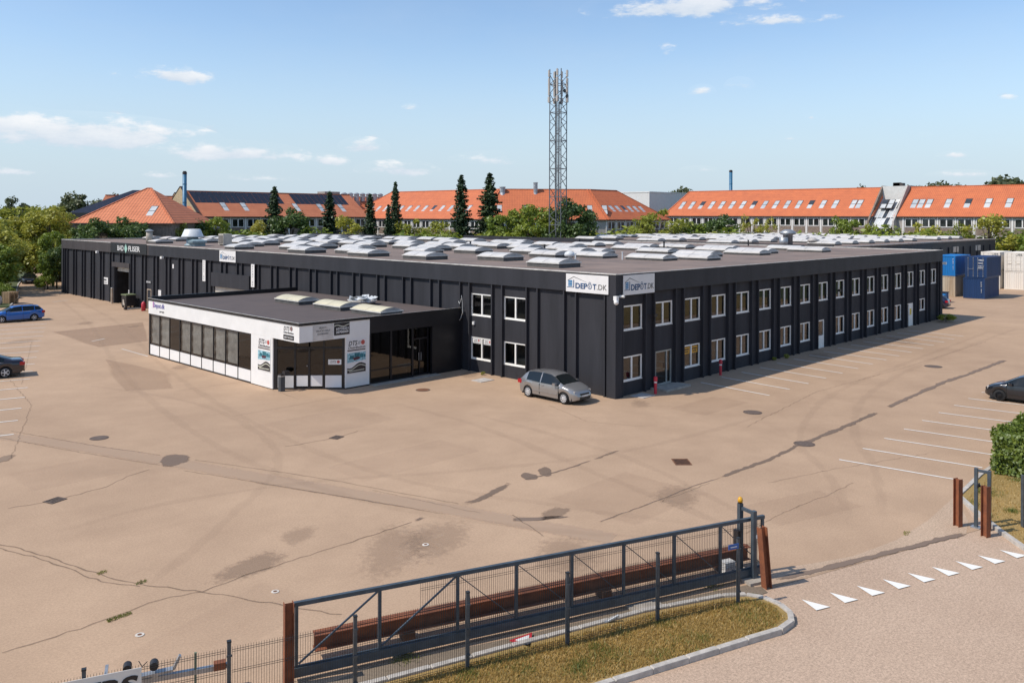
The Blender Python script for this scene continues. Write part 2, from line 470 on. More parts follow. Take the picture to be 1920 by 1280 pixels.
# ------------------------------------------------------------------ ground
field = tag(MB().quad((-2500, -2500, -0.03), (2500, -2500, -0.03), (2500, 2500, -0.03), (-2500, 2500, -0.03)).build('ground', M_FIELD), kind='structure')
yard = tag(MB().poly([(-90, -16.5, 0), (-17, -17.2, 0), (-7.2, -20.2, 0), (-4.4, -18.8, 0), (-1, -18.6, 0), (140, -18.6, 0), (140, 60, 0), (125, 62, 0), (60, 62, 0), (40, 96, 0), (4, 97, 0), (16, 152, 0), (13, 153, 0), (-3.5, 96, 0), (-10, 74, 0), (-90, 74, 0)]).build('yard', M_ASPH), kind='structure')
road = tag(MB().poly([(-90, -16.5, -.008), (-90, -90, -.008), (60, -90, -.008), (60, -40, -.008), (-4.4, -18.7, -.008), (-7.2, -20.1, -.008), (-17, -17.1, -.008)]).build('road', M_ROAD), kind='structure')
# a coarser apron in front of the gate
ap = [G(x, y, .004) for x, y in [(1405, 1085), (1450, 1066), (1520, 1056), (1600, 1042), (1680, 1012), (1740, 975), (1790, 930), (1815, 975), (1812, 1000), (1450, 1096), (1415, 1100)]]
tag(MB().poly(ap).build('driveway', M_APRON), kind='structure')
strip = [G(x, y, .003) for x, y in [(560, 1300), (700, 1248), (960, 1195), (1230, 1130), (1420, 1092), (1440, 1110), (1400, 1122), (1340, 1128), (1180, 1158), (960, 1218), (700, 1285)]]
tag(MB().poly(strip).build('bare_verge', M_SOIL), kind='structure')


def mark(name, mat, pts, w, cover=1.0, z=0.010, parent=None, jit=0.0, taper=0.0, seed=0):
    """strip along ground points, cover fading to both edges"""
    rnd = random.Random(seed); P = []
    for a, b in zip(pts, pts[1:]):
        n = max(1, int((b - a).length / max(0.25, w * 1.2)))
        for k in range(n): P.append(a.lerp(b, k / n))
    P.append(pts[-1]); v = []; f = []; cov = []
    for i, p in enumerate(P):
        t = (P[min(i + 1, len(P) - 1)] - P[max(i - 1, 0)]); t.z = 0; t.normalize(); nrm = Vector((-t.y, t.x, 0))
        o = nrm * rnd.uniform(-jit, jit); ww = w * rnd.uniform(0.65, 1.3) if jit else w
        e = 1.0
        if taper: e = min(1.0, min(i, len(P) - 1 - i) / max(1, taper) + 0.15)
        for s, c in ((-1, 0), (-.45, 1), (.45, 1), (1, 0)):
            q = p + o + nrm * (s * ww * .5 * (1.35 if abs(s) == 1 else 1)); v.append((q.x, q.y, z)); cov.append(c * e)
    for i in range(len(P) - 1):
        for k in range(3): f.append((i * 4 + k, i * 4 + k + 1, i * 4 + 5 + k, i * 4 + 4 + k))
    me = bpy.data.meshes.new(name); me.from_pydata(v, [], f); me.materials.append(mat)
    at = me.attributes.new('cover', 'FLOAT', 'POINT'); at.data.foreach_set('value', cov); a2 = me.attributes.new('dens', 'FLOAT', 'POINT'); a2.data.foreach_set('value', [min(1.0, cover)] * len(cov))
    return put(name, me, parent or yard)


def blot(name, mat, c, rx, ry, ang=0.0, cover=1.0, z=0.010, soft=0.35, parent=None, seed=0, wob=0.12):
    rnd = random.Random(seed); n = 28; v = [(c.x, c.y, z)]; cov = [1.0]; f = []
    ph = [rnd.uniform(0, 6.28) for _ in range(4)]
    for k in range(n):
        t = 2 * math.pi * k / n; w = 1 + wob * (math.sin(2 * t + ph[0]) + .6 * math.sin(3 * t + ph[1]) + .5 * math.sin(5 * t + ph[2]))
        for s, cc in ((1 - soft, 1), (1 + soft * .6, 0)):
            x, y = rx * s * w * math.cos(t), ry * s * w * math.sin(t)
            v.append((c.x + x * math.cos(ang) - y * math.sin(ang), c.y + x * math.sin(ang) + y * math.cos(ang), z)); cov.append(cc)
    for k in range(n):
        a, b = 1 + 2 * k, 1 + 2 * ((k + 1) % n); f += [(0, a, b), (a, a + 1, b + 1, b)]
    me = bpy.data.meshes.new(name); me.from_pydata(v, [], f); me.materials.append(mat)
    at = me.attributes.new('cover', 'FLOAT', 'POINT'); at.data.foreach_set('value', cov); a2 = me.attributes.new('dens', 'FLOAT', 'POINT'); a2.data.foreach_set('value', [min(1.0, cover)] * len(cov))
    return put(name, me, parent or yard)


def patch(name, mat, pts, cover=1.0, z=0.008, inset=0.25, parent=None):
    """polygon overlay with softened rim"""
    c = sum(pts, Vector()) / len(pts); v = [(c.x, c.y, z)]; cov = [1.0]; f = []; n = len(pts)
    for p in pts:
        d = (c - p); q = p + d.normalized() * min(inset, d.length * .4)
        v += [(q.x, q.y, z), (p.x, p.y, z)]; cov += [1.0, 0]
    for k in range(n):
        a, b = 1 + 2 * k, 1 + 2 * ((k + 1) % n); f += [(0, a, b), (a, a + 1, b + 1, b)]
    me = bpy.data.meshes.new(name); me.from_pydata(v, [], f); me.materials.append(mat)
    at = me.attributes.new('cover', 'FLOAT', 'POINT'); at.data.foreach_set('value', cov); a2 = me.attributes.new('dens', 'FLOAT', 'POINT'); a2.data.foreach_set('value', [min(1.0, cover)] * len(cov))
    return put(name, me, parent or yard)


def GG(*xy): return [G(x, y) for x, y in xy]


def smooth(P, n=6):
    P = [P[0]] + P + [P[-1]]; out = []
    for i in range(1, len(P) - 2):
        a, b, c, d = P[i - 1:i + 3]
        for k in range(n):
            t = k / n; out.append(.5 * ((2 * b) + (c - a) * t + (2 * a - 5 * b + 4 * c - d) * t * t + (3 * b - a - 3 * c + d) * t ** 3))
    return out + [P[-1]]


# older, greyer repairs and the pale trench band
patch('asphalt_patch', K_GREY, GG((92, 622), (270, 603), (283, 640), (185, 652), (140, 640)), .42, inset=.8)
patch('asphalt_patch', K_GREY, GG((195, 672), (330, 700), (330, 730), (235, 735), (200, 700)), .25, inset=.8)
mark('concrete_band', K_LIGHT, GG((-40, 812), (90, 828), (240, 852), (430, 885), (640, 922), (850, 955), (980, 980), (1150, 1010)), 1.0, .5, .006)
for k, L_ in enumerate([[(20, 808), (180, 836), (300, 853)], [(0, 820), (150, 848), (300, 872)], [(365, 862), (520, 884), (640, 903), (700, 915), (860, 944)], [(345, 882), (560, 917), (700, 941), (830, 963)], [(480, 905), (760, 950)],
                        [(960, 965), (1020, 1005)]]):
    mark('crack', K_CRACK, GG(*L_), .05, .42, .012, jit=.03, seed=k)
# sealed cracks
SEAL = [([(1885, 675), (1815, 702), (1770, 716), (1664, 764)], .34, 1.0), ([(1645, 773), (1560, 810), (1500, 833)], .30, .85), ([(1500, 833), (1440, 862), (1350, 895)], .22, .75),
        ([(1350, 895), (1290, 915), (1215, 945), (1120, 980)], .08, .55), ([(865, 946), (900, 935), (960, 905)], .28, .7), ([(980, 900), (1060, 880), (1110, 862)], .10, .7), ([(1110, 862), (1165, 843)], .16, .5),
        ([(800, 968), (770, 977)], .26, .8), ([(1450, 1088), (1600, 1052), (1700, 1027), (1812, 999)], .24, 1.0)]
for k, (L_, w, c) in enumerate(SEAL):
    mark('crack_seal', K_DARK, GG(*L_), w, c, .012, jit=.035, seed=20 + k, taper=2)
CR = [[(-10, 1018), (60, 1034), (140, 1060), (200, 1082), (262, 1095), (380, 1110), (470, 1124), (560, 1140), (640, 1152)], [(-10, 1026), (60, 1043), (130, 1066), (190, 1090), (262, 1099)],
      [(5, 1225), (80, 1200), (150, 1178), (220, 1152), (300, 1124), (380, 1108), (440, 1085), (500, 1066), (580, 1040), (700, 1003), (770, 978)],
      [(15, 953), (100, 938), (150, 926), (200, 912), (240, 893), (280, 880)], [(535, 837), (585, 829), (630, 820), (672, 808)], [(330, 733), (460, 715), (560, 748)],
      [(700, 918), (740, 928), (900, 962)], [(1240, 940), (1330, 905)], [(1400, 1000), (1470, 960), (1560, 925), (1600, 905)], [(1440, 905), (1560, 880), (1740, 850)], [(440, 780), (620, 748), (840, 706), (900, 700)],
      [(1850, 640), (1700, 688), (1530, 735), (1400, 800)], [(0, 690), (60, 760), (20, 860)], [(1030, 760), (1100, 790), (1210, 800)], [(60, 640), (40, 720)]]
for k, L_ in enumerate(CR):
    mark('crack', K_CRACK, GG(*L_), .055, .46 if k < 5 else .26, .010, jit=.05, seed=60 + k)
# fresh patches, oil, potholes
blot('asphalt_patch', K_DARK, G(327, 862), .80, .62, .9, .85, seed=1, soft=.25)
blot('asphalt_patch', K_DARK, G(992, 893), .45, .32, .8, .8, seed=2, soft=.2); blot('asphalt_patch', K_DARK, G(1022, 884), .55, .30, .8, .65, seed=3, soft=.2)
blot('asphalt_patch', K_DARK, G(1008, 972), .75, .20, -.62, 1.0, seed=4, soft=.2, wob=.25); blot('oil_stain', K_STAIN, G(1040, 962), .75, .35, .3, .55, seed=5)
blot('oil_stain', K_STAIN, G(470, 1062), 1.35, .55, .15, .40, seed=6, soft=.6); blot('oil_stain', K_STAIN, G(5, 861), .6, .35, .8, .9, seed=7, soft=.5)
for k, (x, y, r) in enumerate([(250, 612, .8), (160, 606, 1.2), (340, 688, 1.0), (560, 1003, .8), (1270, 930, 1.3), (820, 1010, 1.6), (740, 1030, 1.8), (1060, 1040, 1.5), (1735, 573, 1.4), (1820, 560, 1.3), (880, 702, 1.0), (1200, 757, .9), (40, 640, 1.6), (1690, 640, 1.8), (1540, 668, 1.6)]):
    blot('oil_stain', K_STAIN, G(x, y), r, r * .6, .8, .24, seed=30 + k, soft=.7, z=.009)

# faint tyre tracks where vehicles swing round, and long repair seams
rt = random.Random(12)
for k, L_ in enumerate([[(1420, 1010), (1300, 960), (1100, 880), (900, 800), (720, 750)], [(1460, 1000), (1340, 935), (1180, 860), (1000, 805), (860, 770)], [(1600, 1000), (1560, 900), (1500, 820), (1560, 740), (1700, 680), (1860, 620)], [(1660, 985), (1640, 880), (1600, 800), (1640, 730), (1760, 670), (1910, 615)],
                        [(1300, 1010), (1000, 990), (650, 930), (380, 820), (230, 700), (170, 610), (110, 560)], [(1380, 990), (1060, 950), (720, 890), (470, 790), (310, 690), (220, 605), (140, 560)], [(200, 1150), (420, 980), (520, 850), (380, 760), (150, 720)], [(60, 1010), (330, 940), (620, 900), (900, 880), (1200, 840), (1500, 760)]]):
    mark('tyre_track', K_STAIN, smooth(GG(*L_)), .42, .06, .007, jit=.05, seed=200 + k, taper=6)
for k, (x, y, a, b, an) in enumerate([(760, 860, 3.2, 1.4, 0), (1180, 930, 2.4, 2.0, 0), (420, 1180, 2.6, 1.2, .3), (1500, 950, 2.2, 1.1, -.3), (620, 790, 2.8, 2.0, 0), (1650, 640, 3.6, 2.2, 0), (160, 880, 2.5, 1.6, 0), (1330, 760, 2.4, 1.2, 0)]):
    c = G(x, y); e1, e2 = Vector((math.cos(an), math.sin(an), 0)), Vector((-math.sin(an), math.cos(an), 0)); patch('asphalt_patch', K_GREY if k % 2 else K_LIGHT, [c - e1 * a - e2 * b, c + e1 * a - e2 * b, c + e1 * a + e2 * b, c - e1 * a + e2 * b], .10, .005 - .0003 * k, .5)

# ------------------------------------------------------------------ painted lines
def line(a, b, w=0.10, cover=1.0, name='parking_line', parent=None):
    mark(name, K_WHITE, [Vector(a), Vector(b)], w, cover, .014, parent)


for k in range(15): line((7.45 + 2.42 * k, -.75, 0), (6.95 + 2.42 * k, -5.5, 0), .125, 1.5)
for k in range(9): line((-2.68 + 2.40 * k, -13.65, 0), (-2.1 + 2.40 * k, -18.2, 0), .11, 1.5)
for k in range(16):
    e = Vector((-25.52 + 0.93 * k, 14.66 + 2.78 * k, 0)); line(e, e + Vector((-4.85, 1.2, 0)), .12, 1.1)
line(G(228, 654), G(277, 668), .10, .8); mark('arrow_paint', K_WHITE, GG((172, 640), (196, 635)), .18, .6, .014); mark('arrow_paint', K_WHITE, GG((100, 566), (128, 563)), .3, .5, .014)
# give-way teeth across the mouth of the drive
T0, T1 = G(1533, 1136), G(1905, 1040)
for k in range(9):
    c = T0.lerp(T1, k / 8.0); d = (T1 - T0).normalized(); n = Vector((-d.y, d.x, 0))
    tri = [c - d * .22 - n * .18, c + d * .26 - n * .18, c - d * .10 + n * .46]
    o = patch('give_way_tooth', K_WHITE, tri, 1.0, .014, .02, parent=road)

# covers and gratings set flush in the yard
M_IRON = pm('cast_iron', (0.150, 0.108, 0.084), 0.8, 0.1, var=0.2, scale=9); M_RUSTY = pm('rusty_iron', (0.20, 0.085, 0.040), 0.85, var=0.25, scale=8); M_PIT = pm('gully_pit', (0.01, 0.009, 0.008), 0.9)
for (x, y, r, m, nm) in [(186, 821, .34, M_IRON, 'mauve iron manhole cover left of the dark round patch'), (793, 731, .36, M_RUSTY, 'rusty round manhole cover beside the glazed showroom wall'), (1411, 773, .42, M_IRON, 'dark manhole cover between the parking bays and the long sealed crack'), (1508, 832, .40, M_IRON, 'dark manhole cover lying on the long sealed crack'), (1750, 687, .5, M_IRON, 'dark manhole cover above the upper end of the sealed crack')]:
    c = G(x, y); t = thing('manhole_cover', nm, 'manhole cover', (c.x, c.y, 0), group='manhole covers in the yard')
    MB().lathe([(r + .06, .004), (r + .06, .014), (r, .018), (r, .010)], n=24).build('ring', M_IRON, t); MB().lathe([(r - .015, .008), (r - .015, .020)], n=24).build('lid', m, t)
for (x, y, s, a, nm) in [(103, 938, .30, .35, 'small iron gully grate on the crack at the left edge'), (631, 820, .28, .35, 'small dark gully grate in front of the entrance corner'), (1278, 866, .42, .8, 'square brown gully grate right of the patched crack')]:
    c = G(x, y); t = thing('gully_grate', nm, 'drain', (c.x, c.y, 0), a, group='drain gratings in the yard')
    MB().box(-s, -s * .8, .004, s, s * .8, .010).build('pit', M_PIT, t)
    f = MB(); f.box(-s, -s * .8, .010, s, -s * .8 + .04, .022); f.box(-s, s * .8 - .04, .010, s, s * .8, .022); f.box(-s, -s * .8 + .04, .010, -s + .04, s * .8 - .04, .022); f.box(s - .04, -s * .8 + .04, .010, s, s * .8 - .04, .022); f.build('rim', M_RUSTY if s > .4 else M_IRON, t)
    for k in range(6): MB().box(-s + .07 + k * (2 * s - .14) / 5 - .02, -s * .8 + .04, .011, -s + .07 + k * (2 * s - .14) / 5 + .02, s * .8 - .04, .020).build('grate_bar', M_RUSTY if s > .4 else M_IRON, t)
for (x, y, nm) in [(262, 1190, 'white round valve cover nearest the trailer'), (516, 1109, 'white round valve cover nearest the rusty gate post'), (798, 1021, 'white round valve cover behind the middle of the gate')]:
    c = G(x, y); t = thing('valve_cover', nm, 'valve cover', (c.x, c.y, 0), group='white valve covers')
    MB().lathe([(.105, .004), (.105, .016), (.055, .020), (.055, .010)], n=16).build('ring', pm('pale_ring', (0.66, 0.60, 0.52), .7), t); MB().lathe([(.05, .006), (.05, .018)], n=12).build('cap', M_RUSTY, t)
# ------------------------------------------------------------------ the dark hall
HALL_L, HALL_R, REC, FTOP, FBOT = 88.9, 52.7, 0.18, 6.82, 5.72


def facade(x0, x1, H, openings, depth):
    """wall sheet in x/z (outside towards -y) with real holes and reveals"""
    xs = sorted(set([x0, x1] + [o[0] for o in openings] + [o[1] for o in openings])); zs = sorted(set([0, H] + [o[2] for o in openings] + [o[3] for o in openings])); m = MB()
    inside = lambda x, z: any(o[0] < x < o[1] and o[2] < z < o[3] for o in openings)
    for a, b in zip(xs, xs[1:]):
        run = None
        for c, d in zip(zs, zs[1:]):
            if inside((a + b) / 2, (c + d) / 2):
                if run: m.quad((a, 0, run[0]), (b, 0, run[0]), (b, 0, run[1]), (a, 0, run[1])); run = None
            else: run = (run[0] if run else c, d)
        if run: m.quad((a, 0, run[0]), (b, 0, run[0]), (b, 0, run[1]), (a, 0, run[1]))
    for (a, b, c, d) in openings:
        m.quad((a, 0, c), (a, 0, d), (a, depth, d), (a, depth, c)); m.quad((b, 0, d), (b, 0, c), (b, depth, c), (b, depth, d))
        m.quad((a, 0, d), (b, 0, d), (b, depth, d), (a, depth, d)); m.quad((b, 0, c), (a, 0, c), (a, depth, c), (b, depth, c))
    return m


hall = thing('warehouse', 'large flat-roofed black warehouse with ribbed walls and white windows', 'building')
WIN_R = []; DOORS_R = {1: (4.05, 5.70, .12, 2.14), 8: (25.45, 26.50, 0, 2.15), 14: (43.75, 45.35, 0, 2.12)}
opR = []
for k in range(17):
    a, b = 3.05 * k + .80, 3.05 * k + 2.72
    if b > HALL_R - .3: continue
    opR.append((a, b, 3.64, 5.03)); WIN_R.append((a, b, 3.64, 5.03, k, 1))
    if k in DOORS_R: opR.append(DOORS_R[k])
    elif k == 15: opR.append((a, b, 1.25, 2.35)); WIN_R.append((a, b, 1.25, 2.35, k, 0))
    elif k == 16: pass
    else: opR.append((a, b, .80, 2.18)); WIN_R.append((a, b, .80, 2.18, k, 0))
opL = [(-11.86, -9.86, 3.62, 5.04), (-11.86, -9.86, .82, 2.24), (-8.86, -6.86, 3.64, 5.04), (-8.86, -6.86, .82, 2.24), (-71.3, -67.1, 0, 4.1), (-47.4, -40.6, 0, 3.35), (-62.7, -61.6, 0, 2.15)]
facade(REC, HALL_R, FTOP - .1, opR, .14).build('window_front_wall', M_WALL, hall, loc=(0, REC, 0))
w_ = facade(-HALL_L, -REC, FTOP - .1, opL, .14).build('long_side_wall', M_WALL, hall, loc=(REC, 0, 0)); w_.rotation_euler = (0, 0, FACE_LEFT)
# backs, floor of the rooms behind the panes
R2 = 0.95
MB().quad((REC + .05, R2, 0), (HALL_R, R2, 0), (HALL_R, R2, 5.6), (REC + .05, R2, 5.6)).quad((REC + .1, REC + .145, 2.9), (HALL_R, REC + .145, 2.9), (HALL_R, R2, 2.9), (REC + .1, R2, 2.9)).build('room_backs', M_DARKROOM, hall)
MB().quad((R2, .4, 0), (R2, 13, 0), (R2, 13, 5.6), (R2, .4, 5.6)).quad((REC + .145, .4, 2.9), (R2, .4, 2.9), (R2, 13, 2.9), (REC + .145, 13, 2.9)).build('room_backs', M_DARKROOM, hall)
# remaining sides
MB().box(HALL_R - .01, REC + .02, 0, HALL_R + .08, 40, FTOP - .12).build('end_wall', M_WALL, hall)
MB().box(REC + .02, HALL_L - .1, 0, 37, HALL_L - .02, FTOP - .12).build('end_wall', M_WALL, hall)
RP = [(.12, .12), (HALL_R, .12), (HALL_R, 40), (45, 40), (45, 62), (37, 62), (37, HALL_L - .02), (.12, HALL_L - .02)]
MB().prism(RP, FTOP - .30, FTOP - .07).build('roof', M_ROOF, hall)
# fascia band, flashing
fm = MB().box(-.02, -.02, FBOT, .14, 61.9, FTOP - .02); fm.build('fascia', M_FASC, hall)
MB().box(.1405, -.02, FBOT, HALL_R + .1, .14, FTOP - .02).build('fascia', M_FASC, hall)
MB().box(-.02, 61.902, FBOT, .14, 66.2, FTOP - .02).build('fascia', M_FASC2, hall); MB().box(-.02, 72.4, FBOT, .14, HALL_L, FTOP - .02).build('fascia', M_FASC2, hall); MB().box(-.02, 66.202, FBOT, .14, 72.398, FTOP - .02).build('fascia', M_FASC, hall)
fl = MB().box(-.05, -.05, FTOP - .018, .16, HALL_L + .02, FTOP + .035); fl.build('roof_flashing', M_FLASH, hall)
MB().box(.162, -.05, FTOP - .018, HALL_R + .12, .07, FTOP + .02).build('roof_flashing', M_FLASH, hall)
MB().box(HALL_R - .05, .075, FTOP - .07, HALL_R + .12, 40, FTOP + .02).build('roof_flashing', M_FLASH, hall)
MB().box(.165, HALL_L - .15, FTOP - .018, 37, HALL_L + .02, FTOP + .05).build('roof_flashing', M_FLASH, hall)
# rear upstands
MB().box(37.0, 62.1, 0, 37.35, HALL_L + .1, 7.22).build('rear_upstand', M_FASC, hall); MB().box(45.0, 40.4, 0, 45.3, 62.0, 7.25).build('rear_upstand', M_FASC, hall)
# ribs
finm = MB().box(-.05, -.182, 0, .05, .002, FBOT + .02).mesh('fin', M_WALL); finw = MB().box(-.05, -.182, 0, .05, .002, 1.10).mesh('fin', M_WALL)
for k in range(30):
    for off in (-.11, .79):
        v = 3.0 * k + off
        if v < .3 or v > HALL_L - .2: continue
        if 67.2 < v < 71.2: put('fin', finw, hall, (REC, v, 4.66), (0, 0, FACE_LEFT)); continue
        if 40.8 < v < 47.2: put('fin', finw, hall, (REC, v, 4.66), (0, 0, FACE_LEFT)); continue
        put('fin', finm, hall, (REC, v, 0), (0, 0, FACE_LEFT))
for k in range(18):
    for off in (-.19, .68):
        u = 3.05 * k + off
        if u < .3 or u > HALL_R - .1: continue
        put('fin', finm, hall, (u, REC, 0))
# corner pier
MB().box(-.012, -.012, 0, REC + .03, REC + .03, FBOT - .002).box(REC + .031, -.010, 0, .60, REC - .002, FBOT - .003).box(-.010, REC + .031, 0, REC - .002, .62, FBOT - .003).build('corner_pier', M_WALL, hall)
MB().box(HALL_R - .5, -.012, 0, HALL_R + .10, REC + .02, FBOT - .002).build('corner_pier', M_WALL, hall); MB().box(-.012, HALL_L - .55, 0, REC + .02, HALL_L, FBOT - .002).build('corner_pier', M_WALL, hall)


def window_meshes(w, h, fr=.085, mull=True):
    f = MB(); f.box(0, 0, 0, fr, .07, h); f.box(w - fr, 0, 0, w, .07, h); f.box(fr, .001, 0, w - fr, .07, fr); f.box(fr, .001, h - fr, w - fr, .07, h)
    if mull: f.box(w / 2 - fr * .62, -.004, fr, w / 2 + fr * .62, .068, h - fr)
    f.box(-.02, -.03, -.035, w + .02, .03, -.002)
    p = MB().quad((fr, .05, fr), (w - fr, .05, fr), (w - fr, .05, h - fr), (fr, .05, h - fr))
    return f.mesh('window', M_FRAME), p.mesh('pane', M_PANE)


_wc = {}


def window(a, b, z0, z1, face, parent, depth=.02):
    w, h = b - a, z1 - z0; key = (round(w, 2), round(h, 2))
    if key not in _wc: _wc[key] = window_meshes(w - .005, h - .005)
    f, p = _wc[key]
    loc = (a + .0025, REC + depth, z0 + .0025) if face == FACE_RIGHT else (REC + depth, -a - .0025, z0 + .0025)
    o = put('window', f, parent, loc, (0, 0, face)); put('pane', p, o); return o


CUR = {(3, 1): 1, (4, 1): 2, (5, 1): 1, (6, 1): 2, (8, 1): 2, (9, 1): 3, (10, 1): 2, (11, 1): 1, (12, 1): 3, (13, 1): 3, (14, 1): 2, (15, 1): 3, (10, 0): 3, (11, 0): 3, (12, 0): 2, (9, 0): 2, (7, 0): 4}
rb = random.Random(5)
for (a, b, z0, z1, k, up) in WIN_R:
    o = window(a, b, z0, z1, FACE_RIGHT, hall); w, h = b - a, z1 - z0; c = CUR.get((k, up), 0)
    m = MB()
    if c in (1, 3):
        for j in range(5): x = .12 + j * .085; m.box(x, .16 + .02 * (j % 2), .1, x + .075, .175 + .02 * (j % 2), h - .09)
    if c in (2, 3):
        x0 = w * .5 + .06
        for j in range(3 + 2 * (k % 2)): x = x0 + j * .09; m.box(x, .16 + .02 * (j % 2), .1 + (.5 if k % 3 == 0 else 0), x + .08, .175 + .02 * (j % 2), h - .09)
    if c == 4: m.box(.1, .16, h * .45, w * .47, .17, h - .09)
    if m.f: m.build('curtain', M_BLIND, o)
for (a, b, z0, z1) in opL[:4]: window(a, b, z0, z1, FACE_LEFT, hall)
# doors on the window front
a, b, z0, z1 = DOORS_R[1]
gd = MB(); gd.box(0, 0, 0, .08, .08, z1 - z0); gd.box(b - a - .08, 0, 0, b - a, .08, z1 - z0); gd.box(.08, .001, z1 - z0 - .09, b - a - .08, .08, z1 - z0); gd.box(.08, .001, 0, b - a - .08, .08, .10); gd.box(1.12, -.004, .10, 1.20, .07, z1 - z0 - .09)
door = gd.build('door', pm('grey_door_frame', (0.36, 0.38, 0.36), .4, .2), hall, loc=(a, REC + .02, z0)); MB().quad((.08, .05, .1), (b - a - .08, .05, .1), (b - a - .08, .05, z1 - z0 - .09), (.08, .05, z1 - z0 - .09)).build('pane', M_PANE, door); MB().bar((1.05, -.03, .9), (1.05, -.03, 1.25), .025).build('handle', M_GALV, door)
MB().prism([(3.55, -.95), (6.05, -.95), (6.05, REC), (3.55, REC)], 0.0, .115).build('door_step', M_CONC, hall)
a, b, z0, z1 = DOORS_R[8]; gd = MB(); w = b - a
gd.box(0, 0, 0, .09, .08, z1); gd.box(w - .09, 0, 0, w, .08, z1); gd.box(.09, .001, z1 - .1, w - .09, .08, z1); gd.box(.09, .001, 0, w - .09, .06, .95); [gd.box(.16 + k * .13, -.008, .12, .24 + k * .13, .001, .85) for k in range(6)]
door = gd.build('door', M_FRAME, hall, loc=(a, REC + .02, z0)); MB().quad((.09, .05, .95), (w - .09, .05, .95), (w - .09, .05, z1 - .1), (.09, .05, z1 - .1)).build('pane', M_PANE, door); MB().bar((.13, -.03, 1.02), (.27, -.03, 1.02), .03).build('handle', M_GALV, door)
a, b, z0, z1 = DOORS_R[14]; w = b - a
gd = MB().box(0, 0, 0, .08, .08, z1).box(w - .08, 0, 0, w, .08, z1).box(.08, .001, z1 - .08, w - .08, .08, z1).box(.62, .003, .02, w - .08, .06, z1 - .08).box(.56, 0, .02, .62, .07, z1 - .08)
door = gd.build('door', M_FRAME, hall, loc=(a, REC + .02, z0)); MB().quad((.08, .05, .05), (.56, .05, .05), (.56, .05, z1 - .08), (.08, .05, z1 - .08)).build('pane', M_PANE, door)
MB().box(.78, -.012, 1.05, 1.18, .001, 1.62).build('notice', pm('yellow_notice', (0.75, 0.55, 0.08), .5), door); MB().box(.66, -.04, 1.0, .74, .0, 1.05).build('handle', M_GALV, door)
# roller gate of the tile shop: open, dark store behind
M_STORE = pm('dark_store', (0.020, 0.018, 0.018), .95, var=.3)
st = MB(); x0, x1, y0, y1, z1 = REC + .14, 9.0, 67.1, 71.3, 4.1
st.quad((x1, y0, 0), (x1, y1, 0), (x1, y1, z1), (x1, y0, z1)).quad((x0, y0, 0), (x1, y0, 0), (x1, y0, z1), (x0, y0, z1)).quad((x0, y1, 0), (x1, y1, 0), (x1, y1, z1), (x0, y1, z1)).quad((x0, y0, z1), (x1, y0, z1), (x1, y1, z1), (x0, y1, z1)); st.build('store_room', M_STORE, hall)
rl = MB(); [rl.box(REC + .16, y0 + .02, 3.62 + k * .08, REC + .20 + .01 * (k % 2), y1 - .02, 3.70 + k * .08) for k in range(6)]; rl.build('roller_shutter', pm('pale_roller', (0.50, 0.46, 0.40), .5), hall)
MB().box(-.10, 66.9, 4.12, REC - .003, 71.9, 4.64).build('lintel', M_FASC2, hall)
for v in (66.95, 71.35): MB().box(-.06, v - .1, 0, REC - .003, v + .1, 4.11).build('gate_jamb', M_WALL, hall)
# second roller gate behind the annex
MB().box(-.06, 40.4, 3.36, REC - .003, 47.6, 4.64).build('lintel', M_WALL, hall); rl = MB(); [rl.box(REC + .08, 40.6, k * .12, REC + .115 + .012 * (k % 2), 47.4, .118 + k * .12) for k in range(28)]; rl.build('roller_shutter', pm('pale_roller', (0.50, 0.46, 0.40), .5), hall)
# narrow side door
fr = MB().box(REC - .03, 61.62, 0, REC + .05, 61.72, 2.13).box(REC - .03, 62.58, 0, REC + .05, 62.68, 2.13).box(REC - .029, 61.72, 2.03, REC + .05, 62.58, 2.13); door = fr.build('door', pm('beige_door_frame', (0.45, 0.36, 0.27), .6), hall); MB().box(REC + .02, 61.72, 0, REC + .05, 62.58, 2.03).build('door_leaf', M_WALL, door)
# ------------------------------------------------------------------ skylights and roof plant
M_DOMERIM = pm('dome_rim_white', (0.62, 0.59, 0.54), .5, var=.1)


def skylight_meshes(L, W, segs, hc, ha, dome_mat):
    """barrel rooflight on a curb: long axis y, arch across x, origin at the near corner of its foot"""
    c = MB().box(0, 0, -.05, W, L, hc); rim = MB().box(-.06, -.06, hc + .001, W + .06, L + .06, hc + .07)
    d = MB(); n = 8; o = .02
    for s in range(segs):
        ya, yb = o + (L - 2 * o) * s / segs + .015, o + (L - 2 * o) * (s + 1) / segs - .015
        pr = [(-.04 + (W + .08) * k / n, hc + .07 + ha * (1 - ((2.0 * k / n) - 1) ** 2)) for k in range(n + 1)]
        for (xa, za), (xb, zb) in zip(pr, pr[1:]): d.quad((xa, ya, za), (xb, ya, zb), (xb, yb, zb), (xa, yb, za))
        if s: d.box(-.045, ya - .03, hc + .07, W + .045, ya, hc + .10)
    e = [MB().poly([(x, yy, z) for x, z in pr]).mesh('dome_end', M_DOMEEND) for yy in (o + .012, L - o - .012)]
    return c.mesh('skylight', M_CURB), d.mesh('dome', dome_mat), e[0], e[1], rim.mesh('dome_rim', M_DOMERIM)


SKY_A = skylight_meshes(2.75, 2.1, 2, .26, .25, M_DOME); SKY_B = skylight_meshes(3.4, 1.9, 2, .16, .24, M_DOME); SKY_C = skylight_meshes(2.0, 2.0, 1, .22, .20, M_DOME); SKY_Y = skylight_meshes(3.1, 1.65, 2, .22, .22, M_DOMEY)


def skylight(ms, x, y, z, parent):
    o = put('skylight', ms[0], parent, (x, y, z)); put('dome', ms[1], o); put('dome_end', ms[2], o); put('dome_end', ms[3], o); put('dome_rim', ms[4], o); return o


